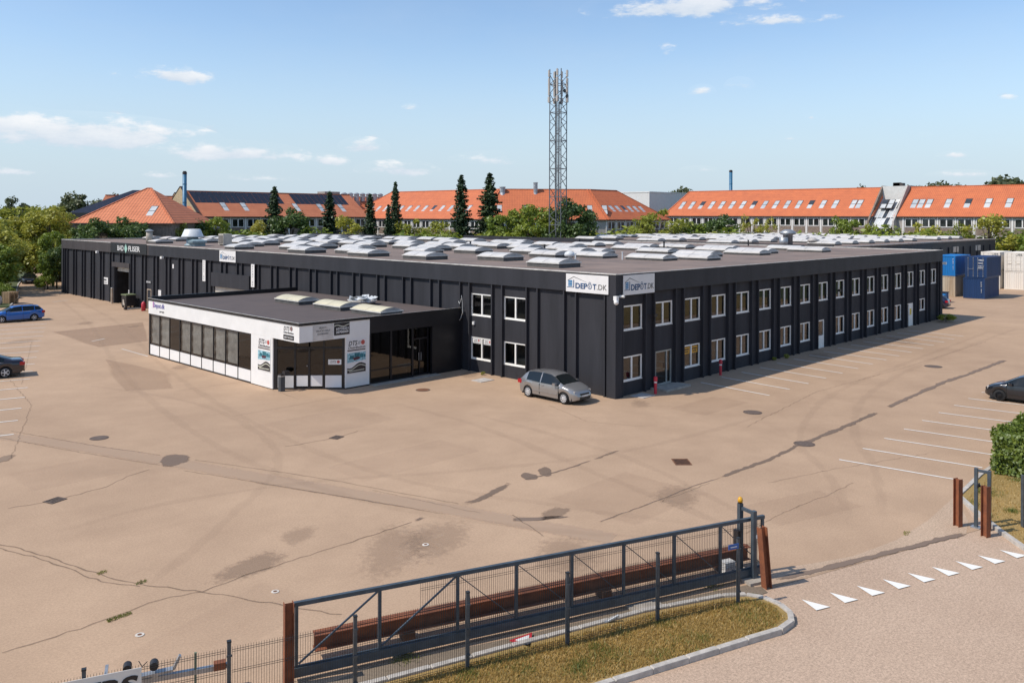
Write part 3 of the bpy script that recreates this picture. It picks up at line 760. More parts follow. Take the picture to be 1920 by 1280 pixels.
RZ = FTOP - .07
PXL = [(799, 488), (796, 477), (944, 490), (891, 476.4), (1041, 484.7), (1243, 489.7), (1326, 489), (1130, 484.7), (1199, 469.8), (1424, 479), (1541, 473.4), (1486, 473), (663, 477), (669, 471), (1048, 503), (552, 469.5), (572, 475.5), (571, 463),
       (690, 482), (555, 457), (600, 455), (614, 459.5), (640, 456.5), (662, 461), (679, 454), (692, 460), (729, 459), (760, 457), (770, 461), (768, 467.5), (827, 464), (815, 471), (850, 459), (868, 459), (880, 472), (862, 468), (905, 464), (932, 467), (950, 460), (978, 459), (975, 463), (990, 470), (1000, 478), (1015, 459.5), (1035, 464), (1062, 473), (1075, 468), (1103, 469), (1115, 463), (1128, 476), (1150, 461), (1172, 462.5), (1206, 477), (1218, 466), (1250, 466), (1252, 476), (1285, 467), (1312, 469), (1320, 469), (1332, 482), (1360, 473), (1372, 470), (1420, 471), (1440, 476),
       (1497, 470), (845, 476), (1088, 478)]
placed = []
for (x, y) in PXL:
    p = G(x, y, RZ)
    if not (.4 < p.x < 50 and .4 < p.y < 86): continue
    if p.y > 40 and p.x > 42: continue
    if any(abs(p.x - q.x) < 2.3 and abs(p.y - q.y) < 3.1 for q in placed): continue
    placed.append(p); skylight(SKY_B if x > 1090 else SKY_A, p.x, p.y, RZ, hall)
for gy in range(30, 85, 4):                                  # the far rows, seen edge on
    for gx in (8.5, 14.5, 20.5, 26.5, 32):
        p = Vector((gx + .6 * ((gy // 4) % 2), gy + .5, RZ))
        if gy < 46 and gx > 20: continue
        if any(abs(p.x - q.x) < 3.4 and abs(p.y - q.y) < 3.8 for q in placed): continue
        placed.append(p); skylight(SKY_A if gy < 60 else SKY_C, p.x, p.y, RZ, hall)
for (x, y) in [(292, 457), (340, 452.5), (352, 446), (395, 456), (440, 468), (462, 463), (475, 456), (500, 452), (452, 448)]:
    p = G(x, y, RZ); p.x = max(p.x, .5)
    if any(abs(p.x - q.x) < 2.2 and abs(p.y - q.y) < 2.2 for q in placed): continue
    placed.append(p); skylight(SKY_C, p.x, p.y, RZ, hall)
M_BLUEG = pm('blue_grey_cowl', (0.22, 0.30, 0.33), .5, .1); M_PALE = pm('pale_plastic_cowl', (0.66, 0.68, 0.68), .45, 0, var=.06)
p = G(361, 461, RZ)
vt = thing('roof_ventilator', 'big roof ventilator with white lampshade cowl on a blue-grey drum', 'ventilator', (p.x, p.y, RZ)); MB().lathe([(.85, 0), (.80, .15), (.62, .25), (.58, .95)], n=16).build('drum', M_BLUEG, vt, True); MB().lathe([(1.15, .95), (1.10, 1.05), (.80, 1.75), (.74, 1.78)], n=16).build('cowl', M_PALE, vt, True)
p = G(370, 461.5, RZ); vt = thing('roof_ventilator', 'low blue-grey box ventilator right of the white cowl', 'ventilator', (p.x, p.y, RZ)); MB().box(-.6, -.6, 0, .6, .6, .35).build('base', M_BLUEG, vt); MB().lathe([(.95, .35), (.98, .55), (.5, .72)], n=10).build('hood', M_BLUEG, vt)
p = G(280, 456, RZ); vt = thing('roof_chimney', 'round grey steel flue with cap at the left roof edge', 'chimney', (p.x, p.y, RZ)); MB().lathe([(.36, 0), (.34, 1.35)], n=14).build('pipe', M_CONC, vt, True); MB().lathe([(.46, 1.38), (.46, 1.44), (.10, 1.62)], n=14).build('cap', M_GALV, vt)
p = G(422, 460, RZ); vt = thing('air_conditioner', 'beige air conditioner unit standing on the roof', 'air conditioner', (p.x, p.y, RZ)); MB().box(-.5, -.55, .12, .5, .55, 1.25).build('casing', pm('beige_casing', (0.55, 0.50, 0.42), .5), vt)
MB().box(-.56, -.42, .25, -.502, .42, 1.1).build('fan_grille', pm('grille_grey', (0.20, 0.18, 0.16), .6), vt); [MB().box(-.4, y, 0, .4, y + .12, .118).build('foot', M_GALV, vt) for y in (-.45, .33)]
p = G(1068, 489, RZ); vt = thing('roof_ventilator', 'round white fan ventilator on short legs near the roof corner', 'ventilator', (p.x, p.y, RZ)); MB().lathe([(.16, 0), (.16, .32)], n=10).build('duct', M_GALV, vt); MB().lathe([(.34, .32), (.40, .44), (.34, .62), (.10, .72)], n=16).build('hood', M_PALE, vt, True)
for (x, y, lab) in [(1079, 490, 'white vent pipe beside the round fan ventilator'), (1167, 487, 'white vent pipe left of the long rooflights')]:
    p = G(x, y, RZ); vt = thing('vent_pipe', lab, 'vent pipe', (p.x, p.y, RZ), group='thin vent pipes on the roof'); MB().tube((0, 0, 0), (0, 0, .55), .05).build('pipe', M_PALE, vt); MB().lathe([(.075, .55), (.075, .60)], n=8).build('cap', M_PALE, vt)
for (x, y, lab) in [(638, 474, 'black vent pipe on the nearest left rooflight row'), (616, 458, 'black vent pipe between the far left rooflights'), (882, 465, 'short black vent pipe in the middle of the roof'), (1021, 472, 'short black vent pipe left of the white fan'), (1108, 462, 'tall black vent pipe towards the mast'), (1245, 466, 'tall black vent pipe before the second roof'), (1403, 461, 'black vent pipe at the end of the second roof')]:
    p = G(x, y, RZ); vt = thing('vent_pipe', lab, 'vent pipe', (p.x, p.y, RZ), group='thin vent pipes on the roof'); MB().tube((0, 0, 0), (0, 0, .6), .08).build('pipe', M_BLACKMET, vt); MB().lathe([(.11, .6), (.11, .68)], n=8).build('cap', M_BLACKMET, vt)

# ------------------------------------------------------------------ second hall behind
H2 = thing('second_warehouse', 'second black flat-roofed hall behind the containers on the right', 'building', (53, 11, 0))
def r2(m): return m.xf(Matrix.Translation((-53, -11, 0)))
r2(MB().box(53.0, 11, 0, 112, 60, 6.60)).build('walls', M_FASC, H2); r2(MB().prism([(53.0, 10.95), (112.05, 10.95), (112.05, 60), (53.0, 60)], 6.602, 6.72)).build('roof', M_ROOF, H2)
r2(MB().box(52.95, 10.90, 6.722, 112.1, 11.05, 6.80)).build('roof_flashing', M_FLASH, H2); r2(MB().box(52.85, 11.06, 6.50, 52.998, 60, 6.98)).build('upstand', M_FASC, H2)
for u in (91.6, 101.8): r2(MB().box(u, 10.90, 5.15, u + 2.3, 10.998, 5.95)).build('louvre_vent', pm('pale_louvre', (0.52, 0.46, 0.40), .6, var=.2, scale=6), H2)
for k in range(18):
    r2(MB().box(54.5 + 3.2 * k, 10.86, 0, 54.62 + 3.2 * k, 10.998, 5.9)).build('fin', M_WALL, H2)
for gx in range(0, 11):
    for gy in range(0, 8):
        if (gx < 2 and gy % 2) or (gx * 5 + gy * 3) % 7 == 0: continue
        o = skylight(SKY_B, 56 + gx * 5.0 + (gy % 2) * 1.2 - 53, 14.5 + gy * 5.4 - 11, 6.72, H2)
p = G(1473, 461, 6.7); vt = thing('roof_ventilator', 'shiny twin-stack metal ventilator on the second roof', 'ventilator', (p.x, p.y, 6.70)); MB().lathe([(.5, 0), (.5, 1.0)], (-.5, 0, 0), 12).build('stack', M_GALV, vt, True); MB().lathe([(.55, 0), (.55, 1.25), (.9, 1.35), (.9, 1.6), (.35, 1.9)], (.55, 0, 0), 12).build('stack', M_GALV, vt, True)
p = G(1524, 459, 6.7); vt = thing('roof_ventilator', 'small mushroom ventilator right of the twin stacks', 'ventilator', (p.x, p.y, 6.70)); MB().lathe([(.35, 0), (.35, .4)], n=10).build('duct', M_GALV, vt); MB().lathe([(.6, .4), (.62, .6), (.2, .9)], n=12).build('hood', M_DOMEEND, vt, True)
# ------------------------------------------------------------------ showroom annex
AX, AY0, AY1, AZ = -12.0, 12.6, 32.6, 3.9
anx = thing('showroom_annex', 'low white-clad showroom annex with black roof edge and corner entrance', 'building', (AX, AY0, 0))
def ra(m): return m.xf(Matrix.Translation((-AX, -AY0, 0)))
XE = -.03
M_SPAN = pm('white_spandrel', (0.80, 0.79, 0.77), .35, var=.03, scale=1.0)
ra(MB().prism([(AX + .1, AY0 + .1), (XE, AY0 + .1), (XE, AY1 - .1), (AX + .1, AY1 - .1)], 3.55, 3.86)).build('roof', M_ROOF_ANX, anx)
ra(MB().box(AX - .05, AY0 - .05, 2.97, AX + .08, AY1 + .03, AZ)).build('fascia', M_WHITE, anx)
ra(MB().box(AX + .081, AY0 - .05, 2.97, -7.32, AY0 + .08, AZ)).build('fascia', M_WHITE, anx)
ra(MB().box(-7.318, AY0 - .04, 3.06, XE, AY0 + .08, AZ)).build('fascia', M_BLACKMET, anx)
M_CAP = pm('black_roof_edging', (0.02, 0.02, 0.022), .35, .2)
ra(MB().box(AX - .09, AY0 - .09, AZ + .001, AX + .12, AY1 + .05, AZ + .15)).build('roof_edging', M_CAP, anx); ra(MB().box(AX + .121, AY0 - .09, AZ + .001, XE, AY0 + .11, AZ + .149)).build('roof_edging', M_CAP, anx); ra(MB().box(AX + .122, AY1 - .12, 3.5, XE, AY1 + .05, AZ + .26)).build('roof_edging', M_CAP, anx)
ra(MB().box(AX - .085, AY0 - .085, AZ + .152, AX - .05, AY1 + .05, AZ + .170).box(AX - .049, AY0 - .085, AZ + .152, XE, AY0 - .05, AZ + .170)).build('roof_trim', M_FLASH, anx)
ra(MB().box(AX + .05, AY1 - .1, 0, XE, AY1, 3.9)).build('end_wall', M_WALL, anx); ra(MB().poly([(AX + .081, AY0 + .081, 2.975), (AX + .081, 15.3, 2.975), (-9.0, AY0 + .081, 2.975)])).build('soffit', M_WHITE, anx)
# inside
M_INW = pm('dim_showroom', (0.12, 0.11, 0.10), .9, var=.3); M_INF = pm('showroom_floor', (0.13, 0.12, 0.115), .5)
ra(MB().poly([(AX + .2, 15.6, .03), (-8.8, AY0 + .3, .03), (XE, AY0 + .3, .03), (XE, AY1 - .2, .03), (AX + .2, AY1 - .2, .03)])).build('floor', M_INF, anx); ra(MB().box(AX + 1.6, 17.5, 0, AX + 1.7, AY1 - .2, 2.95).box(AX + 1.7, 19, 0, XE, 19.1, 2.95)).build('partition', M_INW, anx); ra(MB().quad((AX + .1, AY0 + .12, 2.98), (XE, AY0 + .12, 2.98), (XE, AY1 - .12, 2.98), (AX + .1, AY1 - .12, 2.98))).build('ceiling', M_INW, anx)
# long white side: nine glazed bays
VB = [32.42 - 1.612 * i for i in range(10)]; GLZ = glass('shopfront_glass', (0.72, 0.72, 0.70), 1.5)
ra(MB().box(AX - .03, VB[0], 0, AX + .07, AY1, 2.969).box(AX - .03, VB[-1] + .03, 0, AX + .06, VB[0], .09).box(AX - .025, VB[-1] + .03, 2.90, AX + .05, VB[0], 2.968)).build('base_frame', M_BLACKMET, anx)
for i in range(9):
    a, b = VB[i + 1], VB[i]
    ra(MB().box(AX - .035, a - .03, .092, AX + .06, a + .03, 2.898)).build('mullion', M_BLACKMET, anx)
    ra(MB().box(AX - .01, a + .032, .092, AX + .03, b - .032, .78)).build('spandrel_panel', M_SPAN, anx)
    ra(MB().box(AX - .02, a + .032, .782, AX + .04, b - .032, .83)).build('sill', M_BLACKMET, anx)
    w = ra(MB().quad((AX, a + .03, .83), (AX, b - .03, .83), (AX, b - .03, 2.9), (AX, a + .03, 2.9))).build('pane', GLZ if i not in (2, 8) else M_TINT, anx)
    if i not in (2, 8):
        bl = MB()
        for k in range(27):
            z = .9 + k * .074; dx = .012 * math.sin(i * 3 + k * .7); bl.quad((AX + .105 + dx, a + .06, z), (AX + .105 + dx, b - .06, z), (AX + .135 + dx, b - .06, z + .060), (AX + .135 + dx, a + .06, z + .060))
        ra(bl).build('blind', pm('grey_blind_slats', (0.36, 0.345, 0.32), .6, var=.25, scale=1.3), anx)
ra(MB().box(AX - .045, 15.40, .05, AX + .08, VB[-1] - .032, 2.969)).build('white_wall_panel', M_WHITE, anx); ra(MB().box(-9.0, AY0 - .045, .08, -7.33, AY0 + .08, 2.969)).build('white_wall_panel', M_WHITE, anx); ra(MB().box(AX - .02, 15.42, 0, AX + .06, VB[-1] - .03, .048).box(-8.98, AY0 - .02, 0, -7.35, AY0 + .06, .078)).build('plinth', M_BLACKMET, anx)
# splayed corner entrance
ent = thing('_t', None, None); A_, B_ = Vector((AX + .02, 15.38, 0)), Vector((-8.98, 12.62, 0)); th = math.atan2(B_.y - A_.y, B_.x - A_.x); Ln = (B_ - A_).length
bpy.data.objects.remove(ent); ME = Matrix.Translation(A_ - Vector((AX, AY0, 0))) @ Matrix.Rotation(th, 4, 'Z')
bx = [.20, 1.22, 1.98, 2.06, 2.82, Ln - .18]
MB().box(0, 0, 0, .20, .12, 2.97).box(Ln - .18, 0, 0, Ln, .12, 2.97).box(1.16, -.01, 0, 1.26, .1, 2.97).box(1.97, -.015, 0, 2.07, .1, 2.35).box(2.80, -.01, 0, 2.90, .1, 2.97).box(.2, .002, 2.33, Ln - .18, .09, 2.45).box(.2, .004, 2.90, Ln - .18, .09, 2.969).box(.2, .004, 0, Ln - .18, .09, .10).xf(ME).build('entrance_frame', M_BLACKMET, anx)
for k, (a, b, z0) in enumerate([(.20, 1.16, .10), (1.26, 1.97, .18), (2.07, 2.80, .18), (2.90, Ln - .18, .10)]):
    MB().box(a + .03, .01, z0, b - .03, .05, .80).xf(ME).build('spandrel_panel', M_SPAN, anx); MB().quad((a, .06, .84), (b, .06, .84), (b, .06, 2.33), (a, .06, 2.33)).xf(ME).build('pane', M_TINT, anx); MB().box(a, .005, .802, b, .06, .84).xf(ME).build('rail', M_BLACKMET, anx)
    MB().quad((a, .06, 2.45), (b, .06, 2.45), (b, .06, 2.9), (a, .06, 2.9)).xf(ME).build('pane', M_TINT, anx)
MB().tube((1.90, -.05, 1.35), (1.90, .02, 1.35), .03).xf(ME).build('door_knob', M_GALV, anx)
MB().box(3.1, -.006, 1.42, 3.85, .003, 1.72).xf(ME).build('window_sticker', M_WHITE, anx)
o = lettering('DTS', .17, pm('sticker_ink', (0.06, 0.05, 0.06), .6), anx, 0, 0, shear=.25); o.matrix_local = ME @ Matrix.Translation((3.22, -.012, 1.52))
MB().lathe([(.085, 0), (.085, .006)], n=14).xf(ME @ Matrix.Translation((3.68, -.008, 1.58)) @ Matrix.Rotation(math.pi / 2, 4, 'X')).build('sticker_globe', pm('sticker_red', (0.5, 0.08, 0.07), .5), anx)
# black glazed side
ra(MB().box(-7.30, AY0 - .02, 0, -7.20, AY0 + .1, 3.058).box(-5.76, AY0 - .02, 0, -5.64, AY0 + .1, 3.058).box(-4.10, AY0 - .02, 0, -3.98, AY0 + .42, 3.058).box(-7.2, AY0, .80, -4.1, AY0 + .08, .87).box(-7.2, AY0, 0, -4.1, AY0 + .08, .12)).build('showroom_frame', M_BLACKMET, anx)
for (a, b) in ((-7.2, -5.76), (-5.64, -4.1)): ra(MB().quad((a, AY0 + .04, .12), (b, AY0 + .04, .12), (b, AY0 + .04, .80), (a, AY0 + .04, .80))).build('pane', M_TINT, anx); ra(MB().quad((a, AY0 + .04, .87), (b, AY0 + .04, .87), (b, AY0 + .04, 3.06), (a, AY0 + .04, 3.06))).build('pane', M_TINT, anx)
YD = AY0 + .42
ra(MB().box(-3.98, YD - .05, 0, -3.88, YD + .05, 3.058).box(-3.22, YD - .05, .1, -3.14, YD + .05, 2.25).box(-2.55, YD - .05, 0, -2.45, YD + .05, 3.058).box(-3.88, YD - .04, 2.25, -2.55, YD + .05, 2.35).box(-3.88, YD - .04, 0, -2.55, YD + .05, .10)).build('door_frame', M_BLACKMET, anx)
for (a, b) in ((-3.88, -3.22), (-3.14, -2.55)): ra(MB().quad((a, YD, .10), (b, YD, .10), (b, YD, 2.25), (a, YD, 2.25))).build('door_pane', M_TINT, anx)
ra(MB().quad((-3.88, YD, 2.35), (-2.55, YD, 2.35), (-2.55, YD, 3.06), (-3.88, YD, 3.06))).build('pane', M_TINT, anx); ra(MB().bar((-3.28, YD - .09, .95), (-3.28, YD - .09, 1.45), .03).bar((-3.10, YD - .09, .95), (-3.10, YD - .09, 1.45), .03)).build('handle', M_GALV, anx)
ra(MB().box(-2.448, AY0 + .0, 0, XE, AY0 + .2, 3.058)).build('black_wall', M_BLACKMET, anx); ra(MB().box(-7.3, AY0 - .55, 0, -2.2, AY0 - .03, .05)).build('kerb_step', M_CONC, anx)
for y in (22.6, 17.6, 12.95 + .35): skylight(SKY_Y, -5.95 - AX, y - AY0, 3.86, anx)
bw = thing('broken_rooflight', 'broken white rooflight dome with torn film lying on the annex roof', 'skylight', (-2.4, 20.2, 3.865)); MB().lathe([(.70, .02), (1.05, .16), (1.20, .30), (1.12, .31), (.8, .2), (.3, .14)], n=14).xf(Matrix.Scale(.8, 4, (1, 0, 0))).build('shell', M_DOME, bw, True)
rr = random.Random(3); m = MB()
for k in range(14): c = Vector((rr.uniform(-.6, .6), rr.uniform(-.8, .8), rr.uniform(.3, .42))); a = Vector((rr.uniform(-.5, .5), rr.uniform(-.5, .5), rr.uniform(-.02, .22))); b = Vector((-a.y * .4, a.x * .4, rr.uniform(-.05, .12))); m.quad(c - a - b, c + a - b, c + a + b, c - a + b)
m.build('torn_film', M_PALE, bw)
pl = thing('roof_plank', 'small beige plank lying on the annex roof by the hall wall', 'plank', (-.9, 22.8, 3.865), .3); MB().box(-.45, -.12, 0, .45, .12, .05).build('board', pm('plank_wood', (0.45, 0.34, 0.22), .8), pl)

# ------------------------------------------------------------------ signs
M_SIGN = pm('white_sign_board', (0.76, 0.74, 0.72), .4, var=.03); M_NAVY = pm('sign_navy', (0.035, 0.085, 0.19), .5); M_BLUE = pm('sign_blue', (0.02, 0.20, 0.42), .5); M_GREYT = pm('sign_grey', (0.13, 0.13, 0.13), .5); M_INK = pm('sign_black', (0.02, 0.018, 0.02), .5)


def depot_sign(label, loc, rz, w, h):
    t = thing('depot_sign', label, 'sign', loc, rz, 'storage company signs'); MB().box(0, -.05, 0, w, -.005, h).build('board', M_SIGN, t); y = -.056
    P = lambda pts: MB().poly([(a * w, y, b * h) for a, b in pts])
    s = MB(); s.quad(*[(a * w, y, b * h) for a, b in ((.05, .62), (.19, .83), (.19, .87), (.035, .63))]); s.quad(*[(a * w, y, b * h) for a, b in ((.19, .83), (.50, .575), (.50, .585), (.19, .87))]); s.build('roof_line', M_GREYT, t)
    s = MB()
    for k in range(4): z = .30 + .088 * k; s.quad(*[(a * w, y, b * h) for a, b in ((.055, z), (.155, z + .012), (.155, z + .083), (.055, z + .066))])
    s.build('shutter_mark', M_BLUE, t)
    s = MB(); s.quad(*[(a * w, y, b * h) for a, b in ((.025, .235), (.20, .235), (.20, .27), (.025, .27))]); s.quad(*[(a * w, y - .001, b * h) for a, b in ((.18, .27), (.20, .27), (.20, .66), (.18, .68))]); s.build('house_mark', M_NAVY, t)
    lettering('DEP', .42 * h, M_NAVY, t, .225 * w, .22 * h, -.058, bold=.012 * h, width=.285 * w); lettering('T', .42 * h, M_NAVY, t, .645 * w, .22 * h, -.058, bold=.012 * h, width=.085 * w); lettering('.DK', .42 * h, M_GREYT, t, .735 * w, .22 * h, -.058, width=.225 * w)
    s = MB(); n = 18; cx, cz, r = .575 * w, .365 * h, .155 * h
    for k in range(n):
        a0, a1 = 2 * math.pi * k / n, 2 * math.pi * (k + 1) / n; s.quad(*[(cx + q * r * math.cos(a), y, cz + q * r * math.sin(a)) for q, a in ((.72, a0), (1, a0), (1, a1), (.72, a1))])
        if k < n // 2: s.quad(*[(cx + q * r * .62 * math.cos(a), y - .001, cz + r * .9 + q * r * .7 * math.sin(a)) for q, a in ((.72, a0), (1, a0), (1, a1), (.72, a1))])
    s.quad(*[(cx + a, y, cz + b) for a, b in ((-.01 * w, -.07 * h), (.01 * w, -.07 * h), (.006 * w, .06 * h), (-.006 * w, .06 * h))]); s.build('padlock_mark', M_NAVY, t)
    return t


depot_sign('white DEPOT.DK sign on the long side next to the near corner', (-.03, 3.53, 5.70), FACE_LEFT, 3.07, 1.02)
depot_sign('white DEPOT.DK sign on the window front next to the near corner', (.60, -.03, 5.65), FACE_RIGHT, 2.95, 1.10)
depot_sign('small white DEPOT.DK sign above the second roller gate', (-.03, 45.9, 5.74), FACE_LEFT, 3.07, 1.02)
t = thing('shop_sign', 'black BAD FLISER shop sign with pale green diamond above the open gate', 'sign', (-.025, 72.3, 5.74), FACE_LEFT); MB().box(0, -.05, 0, 10.0, -.005, 1.13).build('board', M_INK, t)
M_WT = pm('sign_white_letters', (0.75, 0.74, 0.72), .5); lettering('BAD', .80, M_WT, t, 2.0, .27, -.06, bold=.010, width=1.75); lettering('FLISER', .80, M_WT, t, 5.1, .27, -.06, bold=.010, width=3.1); MB().quad((4.42, -.06, .02), (4.86, -.06, .52), (4.42, -.06, 1.06), (3.98, -.06, .52)).build('diamond', pm('mint_green', (0.36, 0.58, 0.50), .5), t)
for (v, lab) in ((49.35, 'tall narrow white sign left of the second roller gate'), (40.05, 'tall narrow white sign right of the second roller gate')):
    t = thing('vertical_sign', lab, 'sign', (-.02, v, 3.72), FACE_LEFT, 'narrow vertical signs at the roller gate'); MB().box(0, -.04, 0, .58, -.005, 2.0).build('board', M_SIGN, t)
    for k, ch in enumerate('DEPOT.DK'): lettering(ch, .2, M_GREYT, t, .29, 1.75 - .23 * k, -.046, align='CENTER')
t = thing('notice_board', 'white square notice on the ribbed wall left of the open gate', 'sign', (REC - .02, 75.2, 1.95), FACE_LEFT); MB().box(0, -.04, 0, 1.6, -.005, .78).build('board', M_SIGN, t); MB().box(.3, -.046, .15, 1.3, -.041, .24).box(.4, -.046, .4, 1.2, -.041, .6).build('print', M_GREYT, t)
t = thing('notice_board', 'white upright panel on the wall behind the annex corner', 'sign', (REC - .02, 60.0, 1.0), FACE_LEFT); MB().box(0, -.04, 0, .9, -.005, 1.2).build('board', M_SIGN, t)
t = thing('notice_board', 'small white lettered strip above the narrow side door', 'sign', (REC - .02, 62.9, 2.75), FACE_LEFT); MB().box(0, -.04, 0, 1.25, -.005, .26).build('board', M_GREYT, t); lettering('INDGANG', .22, M_WT, t, .08, .05, -.046, width=1.05)
t = thing('notice_board', 'small white square plate high on the ribbed wall behind the annex', 'sign', (REC - .02, 56.4, 4.6), FACE_LEFT); MB().box(0, -.04, 0, .32, -.005, .42).build('board', M_SIGN, t)
t = thing('notice_board', 'white notice with black marks on the jamb right of the open gate', 'sign', (-.07, 66.95, 1.15), FACE_LEFT); MB().box(-.1, -.03, 0, .12, -.005, .6).build('board', M_SIGN, t); MB().box(-.04, -.036, .1, .06, -.031, .22).box(-.04, -.036, .34, .06, -.031, .46).build('print', M_INK, t)


def poster(label, loc, rz, w, h):
    t = thing('poster', label, 'poster', loc, rz, 'distribution company posters'); MB().box(0, -.015, 0, w, -.002, h).build('sheet', M_SIGN, t); y = -.018
    Q = lambda m, *p: m.quad(*[(a * w, y, b * h) for a, b in p])
    lettering('DTS', .19 * h, M_INK, t, .06 * w, .815 * h, -.02, bold=.004, shear=.3, width=.46 * w); lettering('Distribution', .11 * h, M_INK, t, .05 * w, .715 * h, -.02, shear=.2, width=.88 * w)
    MB().lathe([(.068 * h, 0), (.068 * h, .006)], n=18).xf(Matrix.Translation((.82 * w, y, .88 * h)) @ Matrix.Rotation(math.pi / 2, 4, 'X')).build('globe', pm('globe_red', (0.52, 0.10, 0.08), .5), t)
    m = MB(); [Q(m, (.52 + .02 * k, .83 + .025 * k), (.70, .84 + .025 * k), (.70, .85 + .025 * k), (.52 + .02 * k, .84 + .025 * k)) for k in range(4)]; Q(m, (.80, .83), (.83, .83), (.85, .93), (.81, .93)); m.build('speed_lines', M_GREYT, t)
    m = MB(); Q(m, (.02, .655), (.95, .655), (.95, .69), (.02, .69)); m.build('strap_line', pm('poster_brown', (0.09, 0.06, 0.05), .5), t)
    m = MB(); Q(m, (.01, .32), (.97, .36), (.97, .60), (.01, .60)); m.build('sky_print', pm('poster_sky', (0.32, 0.56, 0.64), .5, var=.35, scale=9), t)
    y -= .001
    m = MB(); Q(m, (.38, .44), (.66, .44), (.66, .585), (.38, .585)); Q(m, (.67, .44), (.86, .44), (.86, .55), (.67, .55)); Q(m, (.1, .42), (.36, .42), (.36, .52), (.16, .53)); Q(m, (.87, .44), (.96, .44), (.96, .53), (.87, .53)); m.build('truck_print', pm('poster_teal', (0.03, 0.19, 0.24), .5, var=.4, scale=14), t)
    y -= .001
    m = MB(); Q(m, (.36, .37), (.66, .40), (.66, .47), (.30, .46)); m.build('engine_print', pm('poster_dark_red', (0.10, 0.03, 0.05), .5, var=.4, scale=20), t)
    m = MB(); n = 8
    for k in range(n): a, b = k / n * .96 + .01, (k + 1) / n * .96 + .01; f = lambda s: .20 + .055 * math.sin(s * 6.5 + 3.6) + .07 * s; Q(m, (a, .02), (b, .02), (b, f(b)), (a, f(a)))
    m.build('dark_wave', pm('poster_black', (0.03, 0.025, 0.025), .5), t); y -= .001
    m = MB(); n = 8
    for k in range(n): a, b = k / n * .96 + .01, (k + 1) / n * .96 + .01; f = lambda s: .13 + .05 * math.sin(s * 6.5 + 3.6) + .06 * s; Q(m, (a, f(a)), (b, f(b)), (b, f(b) + .03), (a, f(a) + .03))
    Q(m, (.12, .055), (.9, .075), (.9, .10), (.12, .08)); m.build('pale_wave', pm('poster_cream', (0.55, 0.55, 0.45), .5), t)
    return t


poster('DTS Distribution poster on the long white side by the entrance', (AX - .047, 17.05, .95), FACE_LEFT, 1.45, 1.95); poster('DTS Distribution poster on the white panel right of the entrance', (-8.92, AY0 - .047, .85), FACE_RIGHT, 1.35, 2.0)
t = thing('fascia_logo', 'DTS logo with black strip on the fascia left of the annex corner', 'sign', (AX - .052, 14.25, 3.03), FACE_LEFT); lettering('DTS', .34, M_GREYT, t, .05, .52, -.01, shear=.3, width=.62); lettering('Distribution', .16, M_GREYT, t, .05, .36, -.01, shear=.2, width=1.05); MB().box(.05, -.012, .02, 1.15, -.002, .28).build('strip', M_INK, t); lettering('60732221', .15, M_WT, t, .15, .09, -.016, width=.9)
MB().lathe([(.13, 0), (.13, .006)], n=16).xf(Matrix.Translation((.88, -.008, .66)) @ Matrix.Rotation(math.pi / 2, 4, 'X')).build('globe', pm('globe_grey', (0.22, 0.14, 0.13), .5), t)
t = thing('fascia_notice', 'pale three-line text panel on the fascia right of the annex corner', 'sign', (-11.2, AY0 - .052, 3.0), FACE_RIGHT); MB().box(0, -.012, 0, 1.35, -.002, .84).build('panel', pm('cream_panel', (0.62, 0.59, 0.55), .5), t)
for k, s in enumerate(('FRAGT I', 'TRUCKS HELE', 'DANMARK')): lettering(s, .15, M_GREYT, t, .66, .64 - .17 * k, -.016, align='CENTER', shear=.1)
t = thing('phone_sign', 'black phone number sign on the fascia right of the text panel', 'sign', (-9.8, AY0 - .052, 3.17), FACE_RIGHT); MB().box(0, -.012, 0, 1.05, -.002, .70).build('panel', M_INK, t); lettering('60732221', .19, M_WT, t, .12, .30, -.016, width=.85, bold=.004); lettering('20700009', .19, M_WT, t, .12, .11, -.016, width=.85, bold=.004)
m = MB(); [m.quad((a * .13, -.015, .50 + .05 * math.sin(a)), ((a + 1) * .13, -.015, .50 + .05 * math.sin(a + 1)), ((a + 1) * .13, -.015, .56 + .05 * math.sin(a + 1)), (a * .13, -.015, .56 + .05 * math.sin(a))) for a in range(8)]; m.build('pale_wave', pm('poster_cream', (0.55, 0.55, 0.45), .5), t)
t = thing('fascia_logo', 'small purple Depot.dk lettering at the far end of the white fascia', 'sign', (AX - .052, 32.2, 3.05), FACE_LEFT); lettering('Depot.dk', .46, pm('sign_violet', (0.20, 0.18, 0.42), .5), t, .35, .42, -.01, width=1.9, bold=.006); lettering('garage', .17, M_GREYT, t, 1.45, .15, -.01, width=.75); MB().box(.33, -.014, .40, .52, -.008, .80).build('pink_letter', pm('sign_pink', (0.6, 0.25, 0.45), .5), t)
